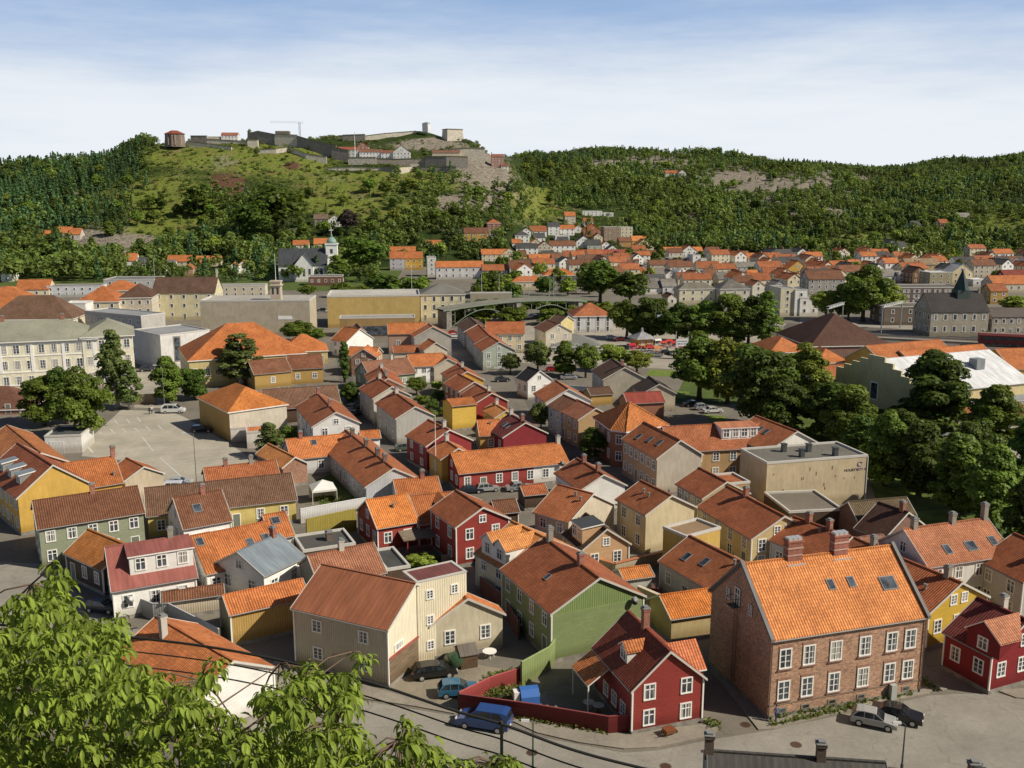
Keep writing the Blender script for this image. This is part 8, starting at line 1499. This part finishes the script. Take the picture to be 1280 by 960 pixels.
# ------------------------------------------------------------------ bridge
def bridge():
    A, B = W(548, 386, 7.0), W(726, 374, 7.0); d = B - A; L = d.length; o = thing('bridge', 'pale green arched road bridge with railings over the dark river gorge', 'bridge', (A.x, A.y, 0), math.atan2(d.y, d.x)); gm = M('paint', (0.20, 0.24, 0.19))
    zc = lambda x: 7.0 + 1.6 * math.sin(math.pi * x / L); n = 20; m = MB(); k = MB(); a = MB()
    for i in range(n):
        x0, x1 = L * i / n, L * (i + 1) / n
        for y0, y1 in ((-4, 4),): m.poly([(x0, y0, zc(x0)), (x1, y0, zc(x1)), (x1, y1, zc(x1)), (x0, y1, zc(x0))], 1); m.poly([(x0, y0, zc(x0) - .6), (x1, y0, zc(x1) - .6), (x1, y0, zc(x1)), (x0, y0, zc(x0))], 0); m.poly([(x0, y1, zc(x0) - .6), (x0, y0, zc(x0) - .6), (x1, y0, zc(x1) - .6), (x1, y1, zc(x1) - .6)][::-1], 0)
        for y in (-3.9, 3.9):
            k.tube([(x0, y, zc(x0) + 1.05), (x1, y, zc(x1) + 1.05)], .06, 4); k.tube([(x0, y, zc(x0) + .5), (x1, y, zc(x1) + .5)], .04, 4); k.tube([(x0, y, zc(x0)), (x0, y, zc(x0) + 1.05)], .06, 4)
        for (s0, s1) in ((.06, .50), (.52, .94)):
            t0, t1 = i / n, (i + 1) / n; xa, xb = L * (s0 + (s1 - s0) * t0), L * (s0 + (s1 - s0) * t1); f = lambda t: .5 + 5.6 * math.sin(math.pi * t)
            a.tube([(xa, -3, f(t0)), (xb, -3, f(t1))], .14, 5)
            if i % 3 == 1: a.tube([(xa, -3, f(t0)), (xa, -3, zc(xa) - .8)], .14, 4)
    m.build('deck', [gm, m_asph], o); k.build('railing', gm, o); a.build('arch', gm, o)
    for x in (.04 * L, .51 * L, .96 * L): p = MB(); p.box(x - 1, x + 1, -3.6, 3.6, 0, zc(x) - .92); p.build('pier', m_stone, o)
bridge()
A, B = W(590, 372, 0), W(640, 366, 0); bm = boxY('pale concrete ramp wall leading onto the bridge', 400, 588, 640, 367, 4, 4, (pl, (.42, .37, .28)), ('ground', (.3, .28, .25)), 'flat', blank=1, name='ramp_wall', cat='wall')
# ------------------------------------------------------------------ market square
q = W(802, 434); ki = thing('kiosk', 'yellow kiosk with grey pyramid roof on the market square', 'kiosk', (q.x, q.y, 0), R(20)); m = MB(); m.box(-2.6, 2.6, -2.6, 2.6, 0, 3.0); m.build('wall', M(pl, (0.62, 0.36, 0.08)), ki); m = MB(); m.cyl(0, 0, 3.0, 5.0, 5.2, .5, 4); m.cyl(0, 0, 5.0, 6.2, .5, .3, 6); b = m.build('roof', M('sheet', (.33, .33, .34)), ki); b.rotation_euler.z = R(45)
for s in (-1.1, 1.1): window(ki, s, -2.62, 1.7, 0, .9, 1.2, 'bare', 1)
for px, py, c, l in ((787, 432, (.75, .75, .75), 'white market stall left of the kiosk'), (812, 430, (.55, .68, .66), 'pale green market stall right of the kiosk'), (822, 431, (.76, .74, .72), 'white market stall in the middle of the square'), (836, 432, (.5, .05, .04), 'red market stall behind the kiosk row'), (829, 434, (.52, .07, .05), 'second red market stall nearer the kiosk'), (842, 434, (.5, .04, .04), 'red market stall beside the billboard'), (790, 437, (.5, .03, .05), 'red market stall in front of the white one'), (821, 441, (.6, .2, .06), 'orange striped market stall'), (812, 440, (.45, .03, .05), 'crimson market stall nearest the kiosk')):
    o = small('market_stall', l, 'market stall', px, py, 10); o.scale = (.65, .65, .7); m = MB(); m.prism([(1.4, 2.1), (0, 2.9), (-1.4, 2.1), (-1.4, 2.0), (0, 2.8), (1.4, 2.0)], -1.7, 1.7); m.build('awning', M('paint', c), o); m = MB(); m.box(-1.4, 1.4, -.5, .5, 0, .9); m.build('counter', M('paint', tuple(min(1, .5 * x + .2) for x in c)), o)
    for x in (-1.5, 1.5):
        for y in (-1.2, 1.2): m = MB(); m.cyl(x, y, 0, 2.1, .05, n=6); m.build('pole', m_white, o)
q = W(852, 449); bb_ = thing('billboard', 'tall white billboard between two poles with rows of small adverts', 'billboard', (q.x, q.y, 0), R(6)); m = MB()
m.box(-1.75, 1.75, -.1, .1, 1.5, 6.0); m.build('board', M('paint', (.76, .77, .78)), bb_)
for x in (-1.85, 1.85): m = MB(); m.cyl(x, 0, 0, 8.2, .11, n=8); m.build('pole', M('metal', (.6, .6, .58)), bb_)
cols = [(.3, .34, .4), (.5, .08, .06), (.1, .12, .2), (.3, .3, .3)]
for j, (z, it) in enumerate(((11.3, ((-2, .9, 0), (.3, 1.1, 0), (2.3, .7, 3))), (9.9, ((-2.1, .7, 2), (-.3, .8, 0), (1.9, .9, 3))), (8.3, ((-.6, 1.9, 1),)), (6.7, ((-.4, 1.6, 2),)), (5.4, ((-1.4, .8, 0), (1.2, 1.1, 3))))):
    for x, w, c in it: m = MB(); m.box((x - w) * .5, (x + w) * .5, -.12, -.104, 1.5 + (z - 4.2) * .536 - .17, 1.5 + (z - 4.2) * .536 + .17); m.build('advert', M('paint', cols[c]), bb_)
# ------------------------------------------------------------------ railway
def rails():
    for off in (0, 4.5, 9, 13.5):
        a, b = W(985, 412), W(1300, 427); d = (b - a).normalized(); n = Vector((-d.y, d.x, 0)); m = MB()
        for s in (-.72, .72):
            p, q = a + n * (off - 8 + s), b + n * (off - 8 + s); t_ = n * .06; m.column([(p - t_).xy[:], (q - t_).xy[:], (q + t_).xy[:], (p + t_).xy[:]], .02, .19)
        o = m.build('railway_track', M('metal', (.42, .38, .34))); o['kind'] = 'structure'
        pm = MB()
    for k, (oa, ob) in enumerate(((-11.5, -14.5),)):
        p, q = a + n * oa, b + n * oa; r_, s_ = b + n * ob, a + n * ob; pm.column([s_.xy[:], r_.xy[:], q.xy[:], p.xy[:]], 0, .7)
    struct(pm.build('platform', m_pave))
rails()
for a, b, h, l in ((1033, 1052, 8.5, 'overhead line gantry nearest the bright tree'), (1101, 1125, 9.0, 'overhead line gantry in the middle of the tracks'), (1186, 1208, 9.5, 'overhead line gantry before the station building')):
    A, B = W(a, 417), W(b, 410); d = B - A; o = thing('gantry', l, 'gantry', (A.x, A.y, 0), math.atan2(d.y, d.x)); L = d.length; m = MB()
    for x in (0, L): m.box(x - .18, x + .18, -.18, .18, 0, h)
    m.build('post', m_steel, o); m = MB()
    for y in (-.4, .4):
        for z in (h, h + .8): m.box(-.5, L + .5, y - .07, y + .07, z, z + .13)
    N = 10
    for i in range(N): m.tube([(L * i / N, -.4, h + .05), (L * (i + 1) / N, -.4, h + .85)], .06, 4); m.tube([(L * i / N, -.4, h + .85), (L * i / N, .4, h + .85)], .05, 4)
    m.build('truss', M('metal', (.55, .56, .56)), o)
A, B = W(1222, 432), W(1310, 436); d = B - A; tr_ = thing('train', 'dark red passenger train at the platform on the right', 'train', (A.x, A.y, .2), math.atan2(d.y, d.x)); L = d.length; m = MB(); m.prism([(-1.45, .9), (1.45, .9), (1.5, 3.4), (.9, 4.0), (-.9, 4.0), (-1.5, 3.4)], 0, L, 0); m.build('body', [M('paint', (.16, .03, .03))], tr_)
m = MB(); m.prism([(-1.0, 4.005), (1.0, 4.005), (.7, 4.2), (-.7, 4.2)], 0, L); m.build('roof', M('paint', (.3, .2, .17)), tr_); m = MB(); m.box(.8, L, -1.52, -1.47, 2.1, 3.0); m.build('window_band', m_cg, tr_)
for i in range(8): m = MB(); m.cyl(0, 0, -.1, .1, .45, n=12); w = m.build('wheel', m_iron, tr_); w.rotation_euler = (math.pi / 2, 0, 0); w.location = (1.5 + i * L / 8, -1.1, .5)
# ------------------------------------------------------------------ people
def person(px, py, hd, top, legs, label, walk=.25, hair=(.08, .05, .03), z=0.0):
    q = W(px, py); r = thing('person', label, 'person', (q.x, q.y, z), R(hd)); s = walk
    V = [(0, 0, .93), (0, 0, 1.2), (0, 0, 1.42), (0, 0, 1.52), (0, .02, 1.64), (0, .0, 1.72), (.1, 0, .88), (.11, s * .5, .5), (.11, s * .6 - .05, .09), (.11, s * .6 + .12, .05), (-.1, 0, .88), (-.11, -s * .35, .5), (-.11, -s - .05, .11), (-.11, -s + .12, .05), (.19, 0, 1.40), (.24, -s * .4, 1.14), (.23, -s * .3 + .12, .9), (.22, -s * .3 + .15, .8), (-.19, 0, 1.40), (-.24, s * .4, 1.14), (-.23, s * .5 + .1, .9), (-.22, s * .5 + .14, .8)]
    E_ = [(0, 1), (1, 2), (2, 3), (3, 4), (4, 5), (0, 6), (6, 7), (7, 8), (8, 9), (0, 10), (10, 11), (11, 12), (12, 13), (2, 14), (14, 15), (15, 16), (16, 17), (2, 18), (18, 19), (19, 20), (20, 21)]
    Rd = [.14, .135, .14, .06, .1, .085, .1, .068, .045, .045, .1, .068, .045, .045, .065, .05, .04, .035, .065, .05, .04, .035]
    me = bpy.data.meshes.new('body'); me.from_pydata(V, E_, []); o = put('body', me, r); md = o.modifiers.new('skin', 'SKIN'); 
    for i, sv in enumerate(me.skin_vertices[0].data): sv.radius = (Rd[i], Rd[i] * (.75 if i < 3 else 1)); sv.use_root = (i == 0)
    o.modifiers.new('sub', 'SUBSURF').levels = 1; o.modifiers['sub'].render_levels = 2
    m, nt, b = base_mat('person_surface', .8); pz = nd(nt, 'ShaderNodeTexCoord').outputs['Object']; sp = nd(nt, 'ShaderNodeSeparateXYZ'); nt.links.new(pz, sp.inputs[0]); rp = nd(nt, 'ShaderNodeValToRGB'); rp.color_ramp.interpolation = 'CONSTANT'; e = rp.color_ramp.elements
    mp = nd(nt, 'ShaderNodeMath', operation='DIVIDE'); mp.inputs[1].default_value = 2.0; nt.links.new(sp.outputs[2], mp.inputs[0]); nt.links.new(mp.outputs[0], rp.inputs[0]); e[0].position = 0; e[0].color = (.03, .025, .02, 1); e[1].position = .05; e[1].color = c4(legs)
    for pz_, cc in ((.465, top), (.74, (.5, .3, .22))): q_ = e.new(pz_); q_.color = c4(cc)
    nt.links.new(rp.outputs[0], b.inputs[0]); me.materials.append(m)
    k = MB(); n = 8
    for i in range(4):
        for j in range(n):
            f = lambda a, t_: (.108 * math.sin(a) * math.cos(t_), .118 * math.sin(a) * math.sin(t_) - .015, 1.665 + .12 * math.cos(a)); a0, a1 = i * .4, (i + 1) * .4; t0, t1 = j * 2 * math.pi / n, (j + 1) * 2 * math.pi / n
            k.poly([f(a0, t0), f(a1, t0), f(a1, t1), f(a0, t1)] if i else [f(0.001, t0), f(a1, t0), f(a1, t1)])
    k.build('hair', M('paint', hair), r)
person(970, 904, 200, (.10, .14, .25), (.03, .035, .05), 'person in a blue jacket and dark trousers walking by the brick house', z=.12)
person(187, 518, 30, (.02, .02, .03), (.02, .02, .03), 'person in black crossing the car park'); person(190, 517, 40, (.6, .6, .6), (.03, .03, .06), 'person in a white top beside the one in black on the car park')
person(826, 441, 10, (.5, .1, .08), (.1, .1, .15), 'person in a red top on the market square'); person(829, 442, 60, (.6, .5, .45), (.05, .05, .06), 'person in a pale top next to the one in red'); person(834, 440, 160, (.1, .1, .2), (.1, .08, .07), 'person in dark clothes near the red stalls'); person(797, 438, 80, (.6, .6, .6), (.08, .08, .15), 'person in white before the kiosk')
# ------------------------------------------------------------------ roofs just below the viewpoint
GH('dark grey roofed house just below the viewpoint with two black chimneys', (884, 938), (1107, 953), (880, 1010), 5.2, (cl, (.3, .3, .3)), ('sheet', (0.085, 0.08, 0.075)), pitch=32, hw=4.2, ch=[(-.98, 'dark', 0, 1.3), (.28, 'dark', 0, 1.2)], blank=1, bc=(.2, .2, .2))
GH('house below the lower edge of which only a dark twin chimney shows', (1180, 985), (1300, 990), (1180, 1040), 5.0, (cl, (.4, .4, .4)), ('tile', T_DK), pitch=34, hw=4, ch=[(-.42, 'dark', 0, 2.0), (-.34, 'dark', 0, 1.9)], blank=1)

for i, (px, py, l) in enumerate(((932, 906, 'round manhole cover at the lane mouth beside the brick house'), (995, 931, 'brown manhole cover on the open square'), (665, 941, 'manhole cover in the road below the red fence'), (832, 958, 'manhole cover in the road near the dark roof'))):
    q = W(px, py); o = thing('manhole_cover', l, 'manhole cover', (q.x, q.y, 0.008)); m = MB(); m.cyl(0, 0, 0, .02, .42, n=18); m.build('lid', M('metal', (.16, .10, .07)), o); m = MB(); m.cyl(0, 0, 0, .012, .52, n=18); m.build('ring', M('plaster', (.2, .17, .14)), o)

# ------------------------------------------------------------------ wire rope fence at the viewpoint
def rope_fence():
    ctrl = [(-60, 776), (85, 789), (270, 810), (440, 847), (570, 889), (627, 905), (712, 936), (802, 960), (980, 1000)]; Y0 = [7.2, 6.9, 6.6, 6.3, 6.05, 5.95, 5.8, 5.65, 5.35]
    top = [WY(x, y, Y) for (x, y), Y in zip(ctrl, Y0)]; r = thing('rope_fence', 'dark wire rope safety fence with thin posts at the edge of the viewpoint', 'fence', tuple(top[5] - Vector((0, 0, 1.1)))); O = r.location.copy()
    def smooth(p):
        out = []
        for i in range(len(p) - 1):
            a, b, c, d = p[max(i - 1, 0)], p[i], p[i + 1], p[min(i + 2, len(p) - 1)]
            for k in range(8): t = k / 8; out.append(.5 * ((2 * b) + (c - a) * t + (2 * a - 5 * b + 4 * c - d) * t * t + (3 * b - a - 3 * c + d) * t ** 3))
        return out + [p[-1]]
    for dz, rad in ((0, .010), (-.115, .0055), (-.235, .0055)):
        m = MB(); m.tube([p - O + Vector((0, 0, dz * (1 if dz == 0 else 1))) for p in smooth(top)], rad, 8); m.build('wire_rope', M('paint', (.03, .03, .03)), r, True)
    for i in (0, 5, 8): p = top[i] - O; m = MB(); m.cyl(p.x, p.y, p.z - 1.5, p.z + .02, .011, n=8); m.build('post', M('metal', (.12, .12, .11)), r)
rope_fence()
# ------------------------------------------------------------------ cherry tree on the slope
def cherry():
    r = np.random.default_rng(21); rnd = random.Random(4)
    edge = [(-60, 715), (0, 728), (30, 724), (55, 696), (78, 694), (95, 722), (130, 726), (142, 760), (150, 775), (160, 808), (175, 812), (212, 830), (226, 838), (250, 822), (266, 812), (276, 842), (288, 862), (312, 872), (322, 842), (335, 842), (346, 860), (362, 830), (382, 816), (402, 822), (430, 822), (452, 808), (462, 830), (447, 848), (446, 872), (440, 900), (450, 912), (470, 928), (492, 930), (502, 896), (522, 914), (535, 922), (556, 942), (590, 944), (616, 952), (627, 934), (640, 940), (660, 985), (720, 1040)]
    top_at = lambda x: np.interp(x, [e[0] for e in edge], [e[1] for e in edge])
    base = Vector((-4.2, 4.6, 41.6)); o = thing('cherry_tree', 'cherry tree with drooping green leaves filling the lower left corner', 'tree', tuple(base)); tips = []
    def ok(px, py): return py > top_at(px) + 20
    for k in range(9000):
        px, py = rnd.uniform(-50, 690), rnd.uniform(690, 1010)
        if py < top_at(px) + (22 if px < 440 else 7): continue
        if (195 < px < 228 and 908 < py < 950) or (96 < px < 150 and 742 < py < 775) or (300 < px < 330 and 880 < py < 910): continue
        if 500 < px < 700 and rnd.random() < .35: continue
        Y = rnd.uniform(4.6, 7.4) if px < 420 else rnd.uniform(4.8, 6.0)
        q = WY(px, py, Y)
        if any((q - t).length < .085 for t in tips): continue
        tips.append(q)
        if len(tips) > 1350: break
    # sprays that stand out against the street
    for px, py, Y in ((66, 706, 6.4), (72, 716, 6.4), (150, 772, 6.3), (152, 782, 6.3), (452, 818, 5.6), (458, 828, 5.6), (385, 828, 5.7), (394, 836, 5.6), (425, 850, 5.6), (432, 862, 5.6), (505, 904, 5.5), (512, 912, 5.5), (628, 945, 5.3), (634, 952, 5.3), (640, 960, 5.3), (266, 826, 6.0), (152, 800, 6.3), (545, 938, 5.3), (430, 880, 5.5), (368, 842, 5.7)): tips.append(WY(px, py, Y))
    V, T = [], []; quadL = []
    for tp in tips:
        n = rnd.randint(12, 19); ax = Vector((rnd.uniform(-.5, .9), rnd.uniform(-.4, .4), rnd.uniform(-.1, .35))).normalized(); tone = rnd.uniform(.2, .7)
        for i in range(n):
            a = i * 2.4 + rnd.uniform(-.4, .4); t = rnd.uniform(-.11, .05); b0 = tp + ax * t * .8; out = (Vector((math.cos(a), math.sin(a), rnd.uniform(-.25, .55))) + ax * .5).normalized()
            Lf = rnd.uniform(.055, .10); wd = Lf * rnd.uniform(.30, .38); side = out.cross(Vector((0, 0, 1))).normalized(); droop = rnd.uniform(1.2, 2.8); p = b0 + out * .02; dirv = out.copy(); pts = [p.copy()]
            for s in range(4):
                dirv = (dirv + Vector((0, 0, -1)) * droop * .32).normalized(); p = p + dirv * Lf / 4; pts.append(p.copy())
            ws = [.08, .8, 1.0, .72, .03]; fold = rnd.uniform(.15, .4); up = side.cross(dirv)
            tn = min(1, max(0, tone + rnd.uniform(-.35, .4)))
            for s in range(4):
                for sg in (-1, 1):
                    def E(k): return pts[k] + side * sg * wd * .5 * ws[k] + up * (wd * .5 * ws[k] * fold)
                    q = [pts[s], pts[s + 1], E(s + 1), E(s)]
                    V.append([tuple(x - base) for x in (q if sg > 0 else q[::-1])]); T.append(tn)
    put('leaves', leaf_mesh('leaves', np.array(V), np.array(T), M('leaf', (0.15, 0.19, 0.024))), o); o.children[0].data.polygons.foreach_set('use_smooth', [True] * len(V))
    o.children[0].name = 'crown'
    m = MB(); m.tube([(0, 0, -.6), (.1, .15, .7), (.25, .4, 1.7), (.4, .7, 2.4)], [.15, .12, .09, .05], 10)
    limbs = []
    for tx, ty, Y in ((40, 730, 6.6), (130, 790, 6.4), (120, 950, 5.4), (250, 850, 6.0), (350, 830, 5.8), (440, 815, 5.6), (420, 905, 5.4), (500, 925, 5.4), (620, 955, 5.2), (60, 880, 6.0), (190, 880, 6.6)):
        e = WY(tx, ty, Y) - base; s0 = Vector((.15, .25, 1.1)) + Vector((0, 0, rnd.uniform(-.3, .7))); md = (s0 + e) / 2 + Vector((0, 0, rnd.uniform(.0, .25))); pts = [s0, s0.lerp(md, .5) + Vector((0, 0, .05)), md, md.lerp(e, .5) + Vector((rnd.uniform(-.05, .05), 0, .04)), e]; limbs.append(pts)
        k_ = .45 if tx > 230 else 1.0; m.tube(pts, [.05 * k_, .038 * k_, .028 * k_, .018 * k_, .007 * k_], 7)
    allp = [p + base for l in limbs for p in l[1:]]
    for tp in tips[::2]:
        near = min(allp, key=lambda p: (p - tp).length)
        if (near - tp).length < .5: mid = (near + tp) / 2 + Vector((0, 0, .04)); m.tube([near - base, mid - base, tp - base], [.008, .006, .003], 4)
    m.build('trunk', M('bark', (0.16, 0.11, 0.08)), o, True)
cherry()
